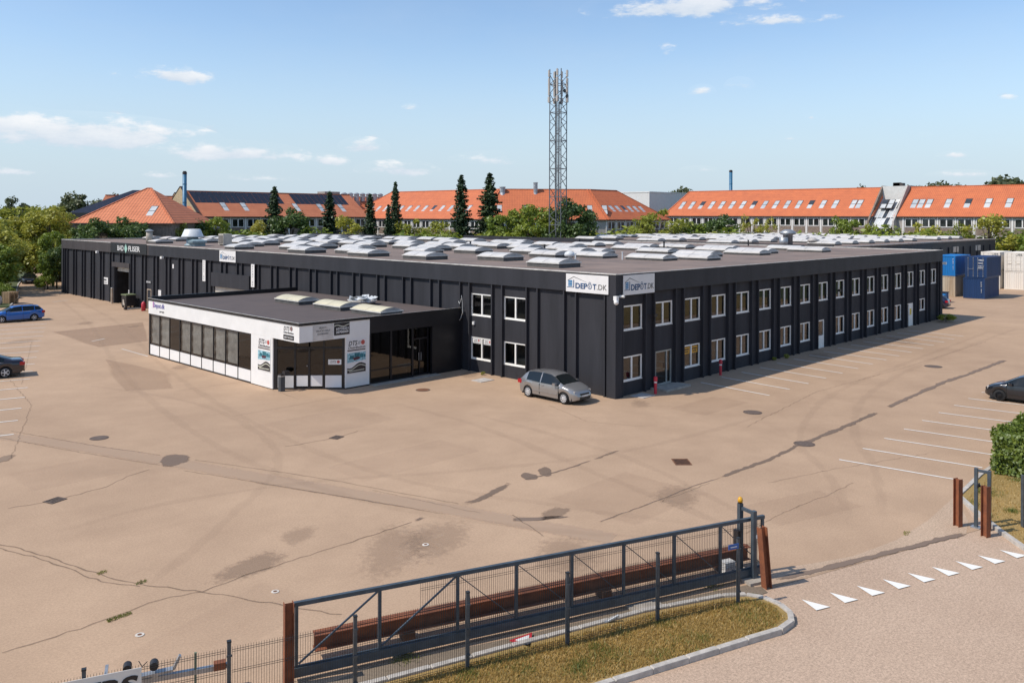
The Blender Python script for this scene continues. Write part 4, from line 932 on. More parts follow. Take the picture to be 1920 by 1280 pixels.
# stickers behind panes of the hall
for (v, lab) in ((11.72, 'left white DTS sticker in the lower window beside the annex'), (10.72, 'right white DTS sticker in the lower window beside the annex')):
    t = thing('window_sticker', lab, 'sticker', (REC + .055, v, 1.82), FACE_LEFT, 'DTS stickers in the lower window'); MB().box(0, -.012, 0, .74, -.004, .32).build('sheet', M_SIGN, t); lettering('DTS', .17, M_GREYT, t, .12, .13, -.016, shear=.3, width=.3); MB().box(.1, -.016, .05, .62, -.013, .08).build('strap_line', M_GREYT, t); MB().lathe([(.07, 0), (.07, .004)], n=12).xf(Matrix.Translation((.56, -.014, .2)) @ Matrix.Rotation(math.pi / 2, 4, 'X')).build('globe', pm('globe_red', (0.52, 0.10, 0.08), .5), t)
for (u, lab) in ((7.02, 'left orange sticker in the lower window right of the glass door'), (7.90, 'right orange sticker in the lower window right of the glass door')):
    t = thing('window_sticker', lab, 'sticker', (u, REC + .055, 1.62), 0, 'orange stickers in one window'); MB().box(0, -.012, 0, .70, -.004, .42).build('sheet', pm('orange_sheet', (0.62, 0.30, 0.02), .5), t); MB().box(.08, -.016, .24, .6, -.013, .31).box(.15, -.016, .1, .55, -.013, .16).build('print', M_INK, t)

# ------------------------------------------------------------------ fittings and loose things by the walls
for (x, y, lab, cz) in [(1229, 738, 'red bollard with white band beside the glass door step', 0), (1351, 703, 'red bollard with white band further along the parking bays', 0)]:
    p = G(x, y); t = thing('bollard', lab, 'bollard', (p.x, p.y, 0), group='red bollards by the window front'); M_RED = pm('red_paint', (0.55, 0.03, 0.05), .45); MB().tube((0, 0, 0), (0, 0, .62), .085, 12).build('post', M_RED, t); MB().tube((0, 0, .621), (0, 0, .70), .087, 12).build('band', M_WHITE, t); MB().lathe([(.085, .701), (.11, .72), (.11, .93), (.085, .97), (.03, .99)], n=12).build('head', M_RED, t)
p = G(528, 733); t = thing('ashtray_post', 'dark grey ashtray post with black holder before the entrance', 'bollard', (p.x, p.y, 0)); MB().box(-.14, -.14, 0, .14, .14, .82).build('column', pm('slate_grey', (0.06, 0.075, 0.09), .4, .3), t); MB().box(-.14, -.14, .821, .14, .14, .90).build('band', M_GALV, t); MB().box(-.12, -.12, .901, .12, .12, .98).box(.0, -.35, .95, .3, -.05, 1.16).build('holder', M_INK, t)
t = thing('security_camera', 'white dome camera on an arm at the near corner of the hall', 'camera', (-.06, -.06, 5.30)); MB().box(-.16, -.16, .12, .06, .06, .36).build('bracket', M_WHITE, t); MB().lathe([(.03, -.12), (.12, -.06), (.14, .04), (.12, .12)], (-.1, -.1, 0), 12).build('dome', M_WHITE, t, True)
t = thing('spotlight', 'small white spotlight under the corner sign of the window front', 'lamp', (.35, -.10, 5.60)); MB().tube((0, -.22, .02), (0, .02, .02), .07).build('head', M_WHITE, t); MB().box(-.1, -.02, -.04, .1, .06, .08).build('bracket', M_WHITE, t)
for (p, lab) in [((-.1, 76.0, 5.62), 'white floodlight under the far left fascia'), ((-.1, 58.1, 5.62), 'white floodlight under the fascia behind the annex corner'), ((HALL_R + .25, -.15, 5.50), 'white floodlight at the far right end of the window front')]:
    t = thing('floodlight', lab, 'lamp', p, group='white floodlights under the fascia'); MB().box(-.25, -.2, -.1, -.02, .2, .14).build('head', M_WHITE, t); MB().box(-.019, -.06, 0, .08, .06, .08).build('bracket', M_GALV, t)
for (u, z, lab) in [(3.42, 4.30, 'black floodlight on the rib left of the glass door'), (28.4, 4.25, 'black floodlight on the rib right of the white half-glazed door')]:
    t = thing('floodlight', lab, 'lamp', (u, -.02, z), group='black floodlights on the window front'); MB().box(-.14, -.26, -.05, .14, -.08, .12).build('head', M_INK, t); MB().box(-.04, -.079, -.02, .04, .01, .06).build('bracket', M_INK, t)
t = thing('wall_lamp', 'small white wall lamp between the two windows beside the annex', 'lamp', (REC, 11.55, 3.02)); MB().box(-.12, -.07, 0, -.001, .07, .20).build('body', M_WHITE, t)
t = thing('hanging_cable', 'loose white cable hanging from the wall above the annex roof end', 'cable', (-.05, 12.35, 4.1)); MB().path([Vector(q) for q in [(-.03, .15, .75), (-.05, .05, .3), (-.12, -.05, -.35), (-.15, .1, -.75), (-.15, .3, -.95)]], .012).build('wire', M_WHITE, t); MB().path([Vector(q) for q in [(-.03, .45, .35), (-.06, .3, .2), (-.05, .15, .55)]], .012).build('wire', M_WHITE, t); MB().box(-.2, .3, -1.12, -.08, .42, -.98).build('plug', M_WHITE, t)
# tile-shop gate clutter
for (v, lab) in ((70.8, 'pale guard post at the left of the open gate'), ):
    t = thing('guard_post', lab, 'bollard', (-.45, v, 0)); MB().tube((0, 0, 0), (0, 0, 1.75), .13, 10).build('post', pm('bare_wood_post', (0.46, 0.37, 0.28), .8), t); MB().lathe([(.14, 1.751), (.10, 1.80)], n=10).build('cap', M_GALV, t)
t = thing('pallet_goods', 'wrapped goods on a pallet inside the open gate', 'goods', (1.4, 69.0, 0)); MB().box(-.6, -.8, 0, .6, .8, .14).build('pallet', pm('pallet_wood', (0.40, 0.27, 0.15), .8), t); MB().box(-.5, -.7, .141, .5, -.05, .55).box(-.45, .02, .141, .5, .6, .8).box(-.3, -.5, .551, .35, .0, .9).build('cartons', M_CONC, t)
t = thing('wheeled_bin', 'black and moss-green wheeled bin by the open gate', 'bin', (-.75, 65.3, 0)); MB().box(-.5, -.65, .18, .5, .65, 1.35).build('body', M_BLACKMET, t); MB().box(-.55, -.70, 1.351, .55, .70, 1.45).build('lid', pm('moss_green_lid', (0.16, 0.19, 0.09), .7), t); [MB().tube((x, y - .04, .09), (x, y + .04, .09), .09).build('wheel', M_INK, t) for x in (-.4, .4) for y in (-.5, .5)]; MB().box(-.52, -.3, .3, -.501, .3, .9).build('panel', M_CONC, t)
t = thing('pallet_truck', 'hand pallet truck with raised handle beside the bin', 'pallet truck', (-1.3, 63.2, 0)); MB().box(-.5, -.25, .05, .9, -.08, .12).box(-.5, .08, .05, .9, .25, .12).build('forks', M_GALV, t); MB().bar((-.55, 0, .1), (-.75, 0, 1.2), .06).build('handle', M_INK, t); MB().box(-.7, -.2, .02, -.5, .2, .3).build('chassis', M_INK, t)
t = thing('fire_hydrant', 'red canister standing behind the annex corner', 'canister', (-.9, 61.0, 0)); MB().lathe([(.22, 0), (.22, .75), (.10, .95)], n=12).build('body', pm('red_paint', (0.55, 0.03, 0.05), .45), t, True); MB().lathe([(.06, .951), (.06, 1.05)], n=8).build('cap', M_GALV, t)
for (x, y, lab) in [(905, 713, 'flat pale slab on the ground beside the parked hatchback'), (1205, 742, 'flat pale slab at the foot of the near corner')]:
    p = G(x, y); t = thing('paving_slab', lab, 'slab', (p.x, p.y, 0), group='loose slabs by the wall'); MB().box(-.55, -.45, 0, .55, .45, .035).build('slab', pm('pale_slab', (0.50, 0.46, 0.42), .85), t)
# ------------------------------------------------------------------ gate, fence, verge in the foreground
def col(px, a, b):
    """where the upright plane of a pixel column cuts the ground line a-b"""
    r = ray(px, 1100); d = b - a; den = r.x * d.y - r.y * d.x
    t = ((CAM.y - a.y) * r.x - (CAM.x - a.x) * r.y) / den
    return Vector((a.x + d.x * t, a.y + d.y * t, 0))


M_GATE = pm('anthracite_gate_paint', (0.070, 0.090, 0.108), .40, .15, var=.15, scale=4); M_RUST = pm('rusted_steel', (0.30, 0.098, 0.038), .85, col2=(0.150, 0.050, 0.026), scale=3.5, bump=.4, bscale=60, streak=False); M_WIRE = pm('dark_fence_wire', (0.035, 0.038, 0.040), .5, .3); M_POST = pm('grey_fence_post', (0.075, 0.085, 0.095), .5, .2, var=.2, scale=6); M_KERB = pm('granite_kerb', (0.50, 0.455, 0.40), .85, var=.14, scale=5, bump=.5, bscale=50)
ga, gb = Vector((-27.45, -12.49, 0)), Vector((-15.9, -16.80, 0)); gd = (gb - ga).normalized(); gn = Vector((-gd.y, gd.x, 0))
gate = thing('sliding_gate', 'long dark grey cantilever sliding gate with diagonal braces', 'gate', ga, math.atan2(gd.y, gd.x)); TOP = 1.70
def gx(px): return (col(px, ga, gb) - ga).dot(gd)
vs = [gx(x) for x in (556, 712, 858, 968, 1072, 1169, 1264, 1350, 1429)]; Lg = vs[-1]
MB().box(-.04, -.045, TOP - .09, Lg + .05, .045, TOP).build('top_rail', M_GATE, gate); MB().box(-.04, -.07, .10, Lg + .05, .07, .30).box(-.03, -.02, .302, Lg + .04, .02, .33).build('bottom_rail', M_GATE, gate)
for x in vs: MB().box(x - .035, -.035, .331, x + .035, .035, TOP - .091).build('upright', M_GATE, gate)
for i in range(8):
    a, b = vs[i] + .05, vs[i + 1] - .05
    if i < 2: MB().bar((a, 0, .36), (b, 0, TOP - .11), .045, .03).build('diagonal_brace', M_GATE, gate)
    else: MB().bar((a, 0, TOP - .11), (b, 0, .36), .03, .02).build('diagonal_brace', M_GATE, gate)
def wires(x0, x1, z0, z1, y, hz, step=.05, t=.0065, folds=True):
    m = MB(); n = max(2, int((x1 - x0) / step))
    for k in range(n + 1): x = x0 + (x1 - x0) * k / n; m.box(x - t / 2, y - t / 2, z0, x + t / 2, y + t / 2, z1)
    for z in hz: m.box(x0, y + t / 2, z - t / 2, x1, y + t * 1.5, z + t / 2)
    return m
x0 = gx(790)
MB(); wires(x0, vs[4] - .05, .34, 1.60, .05, (.4, .45, .9, .95, 1.4, 1.45, 1.58), .055).build('mesh_infill', M_WIRE, gate); wires(vs[4] - .04, Lg - .02, .34, 1.60, .05, (.4, .45, .9, .95, 1.4, 1.45, 1.58), .055).build('mesh_infill', M_WIRE, gate)
# portal that guides it
p0 = G(1413, 1088); t = thing('gate_portal', 'dark grey guide portal with orange lamp at the right end of the gate', 'gate post', p0, math.atan2(gd.y, gd.x)); q = Vector((-.12, .42, 0))
MB().box(-.06, -.06, .08, .06, .06, 1.92).build('front_post', M_GATE, t); MB().box(q.x - .06, q.y - .06, .08, q.x + .06, q.y + .06, 2.02).build('rear_post', M_GATE, t); MB().bar((-.01, .062, 1.86), (q.x + .01, q.y - .062, 1.90), .08, .08).build('cross_bar', M_GATE, t); MB().box(-.35, -.28, 0, .25, .75, .079).build('foundation', M_CONC, t); MB().box(.03, -.075, 1.18, .10, -.061, 1.27).build('label_plate', M_WHITE, t); MB().box(-.3, .3, .9, -.2, .5, 1.3).build('limit_switch', M_INK, t)
MB().lathe([(.06, 0), (.07, .03)], (q.x, q.y, 2.021), 10).build('lamp_base', M_INK, t); MB().lathe([(.068, 0), (.075, .06), (.06, .12), (.02, .15)], (q.x, q.y, 2.052), 12).build('warning_lamp', pm('amber_lens', (0.72, 0.36, 0.02), .3), t, True)
mo = thing('gate_motor', 'white gate motor box behind the portal', 'motor', p0 + gd * -.45 + gn * .55, math.atan2(gd.y, gd.x)); MB().box(-.18, -.13, .08, .18, .13, .42).build('casing', M_WHITE, mo); MB().box(-.2, -.15, 0, .2, .15, .079).build('base', M_CONC, mo); MB().lathe([(.05, 0), (.05, .03)], n=10).xf(Matrix.Translation((.08, -.13, .16)) @ Matrix.Rotation(math.pi / 2, 4, 'X')).build('lock_cap', M_INK, mo)
p1, p2 = G(1830, 988), G(1844, 991); t = thing('gate_portal', 'dark grey catch portal of the gate beside the right-hand lawn', 'gate post', p1); e = (p2 - p1)
e = e.normalized() * .38
MB().box(-.05, -.05, 0, .05, .05, 1.92).build('rear_post', M_GATE, t); MB().box(e.x - .05, e.y - .05, 0, e.x + .05, e.y + .05, 1.90).build('front_post', M_GATE, t); MB().bar((e.x * .16, e.y * .16, 1.85), (e.x * .86, e.y * .86, 1.84), .07, .08).build('cross_bar', M_GATE, t); MB().box(-.12, -.08, 1.30, .14, -.052, 1.42).bar((.1, -.05, 1.36), (e.x - .02, e.y + .02, 1.22), .05).build('catch', M_INK, t); MB().box(-.14, -.14, 0, .14, .14, .03).build('foot_plate', M_GALV, t)


def hbeam(m, p, q, f=.20, d=.20, t=.016, side=None):
    p, q = Vector(p), Vector(q); ax = (q - p).normalized(); s = Vector(side).normalized(); n = ax.cross(s).normalized()
    for sg in (-1, 1): o = n * (sg * (d / 2 - t / 2)); m.bar(p + o, q + o, f, t, up=n)
    m.bar(p, q, t, d - 2 * t - .002, up=n); return m


for (x, y, h, lean, lab) in [(541, 1287, 1.78, 0, 'rusty steel H-post at the left end of the sliding gate'), (1438, 1101, 1.63, -.14, 'leaning rusty steel H-post at the right end of the sliding gate'), (1796, 986, 1.54, 0, 'rusty steel H-post at the far side of the drive, nearer the parking lines'), (1848, 1005, 1.58, 0, 'rusty steel H-post at the far side of the drive, nearer the kerb')]:
    p = G(x, y); t = thing('steel_post', lab, 'post', p, group='rusty H-beam posts'); hbeam(MB(), (0, 0, -.02), (lean * RGT.x, lean * RGT.y, h), side=(.35, .94, 0) if x < 1500 else (.94, -.34, 0)).build('beam', M_RUST, t)
ba, bb = ga + gn * .75, gb + gn * .75; b0, b1 = col(589, ba, bb), col(1401, ba, bb)
t = thing('steel_beam', 'long rusty steel girder lying on blocks behind the gate', 'girder', b0, math.atan2(gd.y, gd.x)); LB = (b1 - b0).length
m = MB(); m.box(0, -.15, .56, LB, .15, .58).box(0, -.15, .22, LB, .15, .24).box(0, -.01, .241, LB, .01, .559).box(0, -.05, .581, LB, .05, .60).build('girder', M_RUST, t)
for x in (2.2, 7.6, LB - .9): MB().box(x - .14, -.2, 0, x + .14, .2, .219).build('support_block', pm('dark_timber_block', (0.10, 0.055, 0.035), .9), t)
# wire fence in front
FP = [Vector(q) for q in [(-34.0, -11.36, 0), (-31.65, -12.22, 0), (-29.30, -13.13, 0), (-26.96, -13.99, 0), (-24.56, -14.81, 0), (-22.23, -15.70, 0), (-19.78, -16.51, 0), (-17.50, -17.42, 0)]]
fence = thing('wire_fence', 'dark welded-wire fence with grey posts in front of the gate', 'fence', FP[0])
for i, p in enumerate(FP):
    o = MB().box(-.035, -.035, -.05, .035, .035, 1.72).build('fence_post', M_POST, fence, loc=p - FP[0]); o.rotation_euler = (0, 0, -.36); MB().box(-.042, -.042, 1.721, .042, .042, 1.75).build('cap', M_WIRE, o); [MB().box(-.05, -.055, z, .05, -.036, z + .04).build('clamp', M_POST, o) for z in (.35, .9, 1.45)]
for a, b in zip(FP, FP[1:]):
    L_ = (b - a).length; d = (b - a).normalized(); o = wires(.06, L_ - .06, .06, 1.62, 0, (.12, .16, .62, .66, 1.12, 1.16, 1.52, 1.56), .05).build('mesh_panel', M_WIRE, fence, loc=a - FP[0] + Vector((0, 0, 0))); o.rotation_euler = (0, 0, math.atan2(d.y, d.x))
fr_ = [G(1917, 992), G(1917, 992) + Vector((1.4, -2.1, 0)), G(1917, 992) + Vector((2.8, -4.2, 0))]
f2 = thing('wire_fence', 'grey fence post with mesh at the right edge by the lawn', 'fence', fr_[0])
for p in fr_: o = MB().box(-.04, -.04, -.05, .04, .04, 1.75).build('fence_post', M_POST, f2, loc=p - fr_[0]); [MB().box(-.05, -.055, z, .05, -.041, z + .04).build('clamp', M_POST, o) for z in (.4, 1.2)]
for a, b in zip(fr_, fr_[1:]): d = (b - a).normalized(); o = wires(.06, (b - a).length - .06, .06, 1.62, 0, (.12, .62, 1.12, 1.56), .05).build('mesh_panel', M_WIRE, f2, loc=a - fr_[0]); o.rotation_euler = (0, 0, math.atan2(d.y, d.x))
# banner on the fence, trailer behind it
fd = (FP[2] - FP[1]).normalized(); fnr = Vector((fd.y, -fd.x, 0))
bR, bL = col(266, FP[1], FP[2]), col(60, FP[0], FP[1])
t = thing('banner', 'white banner with bold black MOVERS lettering tied to the fence', 'banner', Vector((bR.x, bR.y, 0)) + fnr * .06, math.atan2(fd.y, fd.x)); W_ = (bR - bL).length
MB().box(-W_, -.012, .62, 0, 0, 1.60).build('sheet', pm('banner_vinyl', (0.74, 0.70, 0.64), .45, var=.05), t); me_ = lettering('MOVERS', .42, M_INK, t, -.12, 1.18, -.02, bold=.016, shear=.18, align='RIGHT', width=2.3); MB().path([Vector((0, 0, 1.6)), Vector((.10, .05, 1.66))], .008).path([Vector((-.0, 0, 1.62)), Vector((-.05, .05, 1.7))], .008).build('tie', M_INK, t)
t0, t1 = G(205, 1284, .50), G(425, 1244, .50); dt = (t1 - t0); tr = thing('boat_trailer', 'galvanised boat trailer drawbar with rubber rollers behind the fence', 'trailer', (t0.x, t0.y, 0), math.atan2(dt.y, dt.x)); LT = dt.length
MB().box(-5.4, -.05, .42, LT - .25, .05, .52).build('drawbar', M_GALV, tr); MB().box(LT - .26, -.08, .43, LT - .02, .08, .58).build('coupling', M_RUST, tr); MB().lathe([(.05, 0), (.055, .1)], (LT + .02, 0, .43), 10).build('coupling_head', M_GALV, tr); MB().bar((LT - .62, 0, 0), (LT - .62, 0, .86), .05).build('jockey_post', pm('olive_tube', (0.16, 0.20, 0.13), .6), tr); MB().tube((LT - .62, -.06, .08), (LT - .62, .06, .08), .09, 12).build('jockey_wheel', M_INK, tr)
MB().bar((LT - 1.75, 0, .57), (LT - 1.05, 0, .60), .16, .05).bar((LT - 1.05, 0, .60), (LT - .92, 0, .86), .10, .05).bar((LT - 1.75, -.02, .55), (LT - 1.9, -.02, .72), .05).bar((LT - 1.4, 0, .52), (LT - 1.4, 0, .60), .12).build('bow_stand', M_GALV, tr)
for (x, z) in ((LT - 1.92, .80), (LT - 1.92, .66), (LT - 1.42, .76)): MB().tube((x, -.10, z), (x, .10, z), .085, 14).build('roller', M_INK, tr); 
for x in (-.1, -2.2): MB().bar((x, -.9, .47), (x, .9, .47), .06).build('cross_member', M_GALV, tr)
for y in (-.95, .95): w = MB().tube((-5.0, y - .08, .30), (-5.0, y + .08, .30), .30, 20).build('wheel', M_INK, tr); MB().tube((-5.0, y - .085, .30), (-5.0, y + .085, .30), .17, 16).build('rim', M_GALV, w)
# fallen give-way sign and its bent pole, plate on the fence
s0 = G(985, 1206); t = thing('fallen_road_sign', 'red and white triangular give-way sign lying by the kerb with bent pole', 'road sign', (s0.x, s0.y, 0)); u1 = (G(1015, 1199) - s0).normalized(); u2 = Vector((-u1.y, u1.x, 0))
tri = [u1 * .33 + u2 * .30, u1 * -.33 + u2 * .18, u1 * -.02 + u2 * -.32]; cen = sum(tri, Vector()) / 3
MB().prism([(p.x, p.y) for p in tri], .05, .07).build('plate', pm('sign_red', (0.50, 0.03, 0.04), .45), t); MB().prism([((cen + (p - cen) * .62).x, (cen + (p - cen) * .62).y) for p in tri], .071, .076).build('white_field', M_WHITE, t)
P = [G(1000, 1202) - s0, G(1035, 1191) - s0, G(1078, 1182) - s0, G(1118, 1173) - s0, G(1140, 1164, .10) - s0, G(1160, 1153, .22) - s0]; P = [Vector((q.x, q.y, max(q.z, .045) if i < 4 else q.z)) for i, q in enumerate(P)]
MB().path(P[:3], .038, 8).build('banded_pole', pm('pale_blue_band', (0.34, 0.52, 0.62), .5), t); MB().path(P[2:], .038, 8).build('pole', M_GALV, t)
bp_ = FP[7] + fnr * .05; t = thing('fence_plate', 'small blue plate fixed to the last fence post', 'sign', (bp_.x, bp_.y, 1.50), math.atan2(fd.y, fd.x)); MB().box(-.36, -.02, 0, -.04, -.005, .13).build('plate', pm('plate_blue', (0.02, 0.10, 0.34), .4), t); MB().box(-.30, -.024, .05, -.10, -.021, .07).build('print', M_WT, t)
p = G(1212, 1140); t = thing('concrete_block', 'low cracked concrete foundation block beside the fence', 'concrete block', p, -.36); MB().box(-.45, -.28, 0, .45, .28, .06).box(-.3, -.2, .061, .25, .18, .085).build('block', M_CONC, t)
p = G(755, 1222); t = thing('debris', 'small heap of broken concrete under the gate', 'debris', p); rr = random.Random(9); m = MB()
for k in range(9): c = Vector((rr.uniform(-.25, .25), rr.uniform(-.12, .12), 0)); m.box(c.x - .06, c.y - .05, 0, c.x + rr.uniform(.02, .08), c.y + .05, rr.uniform(.03, .10))
m.build('rubble', M_CONC, t)

# ------------------------------------------------------------------ kerbs, verge, lawn
def stones(name, pts, parent, w=.15, h=.12, step=.95, z0=-.06):
    """one object per kerb stone"""
    P = [Vector((p[0], p[1], 0)) for p in pts]; seg = []
    for a, b in zip(P, P[1:]):
        n = max(1, round((b - a).length / step)); seg += [(a.lerp(b, k / n), a.lerp(b, (k + 1) / n)) for k in range(n)]
    rr = random.Random(4)
    for a, b in seg:
        d = (b - a).normalized(); n = Vector((-d.y, d.x, 0)); dz = rr.uniform(-.008, .008); a, b = a + d * .006, b - d * .006
        m = MB(); lo = [a - n * w / 2, b - n * w / 2, b + n * w / 2, a + n * w / 2]; i = 0
        m.v = [(p.x, p.y, z0) for p in lo] + [(p.x, p.y, h - .02 + dz) for p in lo]; c = (a + b) / 2
        top = [(p + (c - p) * (.02 / max(.1, (c - p).length)) * 1.2) for p in lo]; m.v += [(p.x, p.y, h + dz) for p in top]
        m.f = [(k, (k + 1) % 4, 4 + (k + 1) % 4, 4 + k) for k in range(4)] + [(4 + k, 4 + (k + 1) % 4, 8 + (k + 1) % 4, 8 + k) for k in range(4)] + [(8, 9, 10, 11)]
        m.build('kerb_stone', M_KERB, parent)


isl = [(-33, -11.75), (-29.5, -12.85), (-26.1, -13.95), (-23.2, -14.85), (-19.7, -15.95), (-17.45, -16.95), (-16.95, -17.35), (-16.78, -17.75), (-16.85, -18.25), (-17.1, -18.65), (-17.5, -18.88), (-18.1, -18.88), (-19.1, -18.55), (-20.8, -18.02), (-22.7, -17.42), (-26, -16.4), (-33, -14.2)]
verge = tag(MB().prism(isl, -.05, .07).build('grass_verge', M_LAWN), kind='structure'); stones('kerb', isl, verge)
lawnR = [(-4.35, -18.75), (-5.9, -19.85), (-7.0, -20.72), (-8.15, -21.75), (-10.5, -24.2), (-14, -30), (10, -60), (60, -60), (60, -18.55), (-1, -18.55)]
lawn = tag(MB().prism(lawnR, -.05, .07).build('lawn', M_LAWN), kind='structure'); stones('kerb', lawnR[:6], lawn); stones('kerb', [(-4.3, -18.7), (-1, -18.5), (20, -18.5)], lawn)
lawnL = [(-9.6, 75), (-6.0, 85), (-3.2, 96), (.0, 107), (12.2, 143), (14, 152), (-60, 200), (-150, 160), (-150, 75)]
lawn2 = tag(MB().prism(lawnL, -.05, .06).build('lawn', M_FIELD), kind='structure'); stones('kerb', lawnL[:5], lawn2, step=2.0)
M_STRAW = foliage('straw_grass', (0.58, 0.36, 0.12), (0.38, 0.25, 0.075), .25); M_GRASS = foliage('green_grass', (0.15, 0.18, 0.035), (0.27, 0.25, 0.06), .25)


def inside(poly, x, y):
    r = False; j = len(poly) - 1
    for i in range(len(poly)):
        (xi, yi), (xj, yj) = poly[i][:2], poly[j][:2]
        if (yi > y) != (yj > y) and x < (xj - xi) * (y - yi) / (yj - yi) + xi: r = not r
        j = i
    return r


def blades(name, label, poly, n, hmin, hmax, mat, z, seed, clump=0.0, box=None):
    rr = random.Random(seed); xs = [p[0] for p in poly]; ys = [p[1] for p in poly]; x0, x1, y0, y1 = box or (min(xs), max(xs), min(ys), max(ys)); V = []; F = []
    cent = [(rr.uniform(x0, x1), rr.uniform(y0, y1), rr.uniform(.1, .4)) for _ in range(int(clump))] if clump else None; k = 0; tries = 0
    while k < n and tries < n * 8:
        tries += 1
        if cent: c = rr.choice(cent); x, y = c[0] + rr.gauss(0, c[2]), c[1] + rr.gauss(0, c[2])
        else: x, y = rr.uniform(x0, x1), rr.uniform(y0, y1)
        if not inside(poly, x, y): continue
        a = rr.uniform(0, 6.283); h = rr.uniform(hmin, hmax); w = rr.uniform(.006, .014); l = rr.uniform(.2, .9) * h; b = rr.uniform(0, 6.283); i = len(V)
        V += [(x - w * math.cos(a), y - w * math.sin(a), z), (x + w * math.cos(a), y + w * math.sin(a), z), (x + l * math.cos(b), y + l * math.sin(b), z + h)]; F.append((i, i + 1, i + 2)); k += 1
    me = bpy.data.meshes.new(name); me.from_pydata(V, [], F); me.materials.append(mat); return tag(put(name, me), label, 'grass', kind='stuff')


iin = [(x * .985 + -.30, y * .985 - .24) for x, y in isl]
iin = [(-33, -12.1), (-29.5, -13.15), (-26.1, -14.2), (-23.2, -15.1), (-19.7, -16.2), (-17.6, -17.15), (-17.1, -17.6), (-17.0, -18.1), (-17.4, -18.65), (-18.1, -18.7), (-20.8, -17.85), (-22.7, -17.22), (-26, -16.2), (-33, -14)]
blades('dry_grass', 'straw-coloured dry grass on the kerbed verge by the fence', iin, 30000, .03, .09, M_STRAW, .07, 1, box=(-27, -17, -18.8, -14)); blades('green_grass', 'green grass tufts on the kerbed verge by the fence', iin, 5000, .03, .11, M_GRASS, .07, 2, clump=70, box=(-27, -17, -18.8, -14.5))
lr = [(-4.6, -19.05), (-6.0, -20.05), (-7.1, -20.95), (-8.2, -22.0), (-9.5, -23.5), (2, -28), (6, -19), (-1, -18.8)]
blades('dry_grass', 'straw-coloured dry grass on the lawn right of the drive', lr, 16000, .03, .10, M_STRAW, .07, 3); blades('green_grass', 'green grass on the lawn right of the drive', lr, 8000, .04, .13, M_GRASS, .07, 4, clump=60)
for (x, y, r, n, lab) in [(224, 1157, .30, 260, 'green weeds in the crack left of the trailer'), (190, 1074, .14, 70, 'small weed tuft on the double crack'), (265, 1092, .16, 80, 'small weed tuft where the double crack closes'), (1410, 1120, .25, 120, 'weeds around the portal foundation'), (1700, 1000, .2, 60, 'weeds at the far rusty posts')]:
    c = G(x, y); dd = Vector((.9, .1, 0)); blades('weeds', lab, [(c.x - r, c.y - .10), (c.x + r, c.y - .05), (c.x + r, c.y + .12), (c.x - r, c.y + .06)], n, .02, .07, M_GRASS, .004, int(x))
blades('weeds', 'weeds along the foot of the fence and gate', [(-27, -13.2), (-15.8, -17.2), (-15.4, -16.6), (-26.8, -12.4)], 700, .03, .10, M_GRASS, .005, 5, clump=12)
# ------------------------------------------------------------------ cars
M_TYRE = pm('tyre_rubber', (0.012, 0.012, 0.013), .8); M_CARGLASS = pm('car_glass', (0.006, 0.010, 0.011), .04, ior=1.55, var=.1); M_TRIM = pm('black_trim', (0.014, 0.014, 0.015), .55); M_HEAD = pm('headlamp_glass', (0.62, 0.62, 0.60), .1, .3, ior=1.6); M_TAIL = pm('tail_lamp_red', (0.42, 0.012, 0.020), .15); M_PLATE = pm('number_plate', (0.72, 0.72, 0.70), .4); M_ALLOY = pm('alloy_rim', (0.60, 0.59, 0.58), .35, .15, var=.06); M_DARKALLOY = pm('black_alloy_rim', (0.02, 0.02, 0.022), .3, .5)


def I_(x, pts): return float(np.interp(x, [p[0] for p in pts], [p[1] for p in pts]))


HATCH = dict(L=4.2, wb=(-1.32, 1.29), r=.31, top=[(-2.1, .66), (-2.07, .92), (-1.98, 1.05), (-1.80, 1.24), (-1.50, 1.43), (-1.1, 1.49), (-.4, 1.52), (.2, 1.49), (.45, 1.41), (1.22, 1.00), (1.6, .90), (1.9, .78), (2.04, .66), (2.1, .52)],
             belt=[(-2.1, .62), (-2.0, .90), (-1.8, .98), (1.0, .91), (1.22, .93), (1.6, .83), (1.9, .70), (2.04, .60), (2.1, .46)], hw=[(-2.1, .66), (-1.95, .80), (-1.4, .87), (1.3, .87), (1.7, .80), (1.95, .68), (2.1, .52)],
             tw=[(-2.1, .56), (-1.6, .58), (-.8, .60), (.4, .58), (1.2, .68), (1.7, .62), (2.1, .42)], bot=[(-2.1, .40), (-1.95, .26), (1.85, .22), (2.1, .30)], side=[(-1.42, -.42), (-.36, .95)], ws=(.47, 1.18), rw=(-1.95, -1.52))
WAGON = dict(L=4.56, wb=(-1.35, 1.33), r=.32, top=[(-2.28, .70), (-2.24, .98), (-2.12, 1.12), (-1.78, 1.42), (-1.3, 1.49), (-.3, 1.51), (.25, 1.47), (.5, 1.38), (1.28, 1.00), (1.75, .92), (2.05, .80), (2.22, .66), (2.28, .52)],
             belt=[(-2.28, .66), (-2.15, .98), (-1.9, 1.04), (1.1, .93), (1.28, .94), (1.75, .85), (2.05, .72), (2.22, .60), (2.28, .46)], hw=[(-2.28, .66), (-2.1, .82), (-1.5, .89), (1.4, .89), (1.8, .82), (2.1, .70), (2.28, .54)],
             tw=[(-2.28, .58), (-1.8, .60), (-.8, .62), (.4, .60), (1.3, .70), (1.8, .64), (2.28, .44)], bot=[(-2.28, .42), (-2.1, .28), (2.0, .23), (2.28, .30)], side=[(-1.95, -1.42), (-1.36, -.40), (-.34, 1.0)], ws=(.52, 1.24), rw=(-2.08, -1.80))
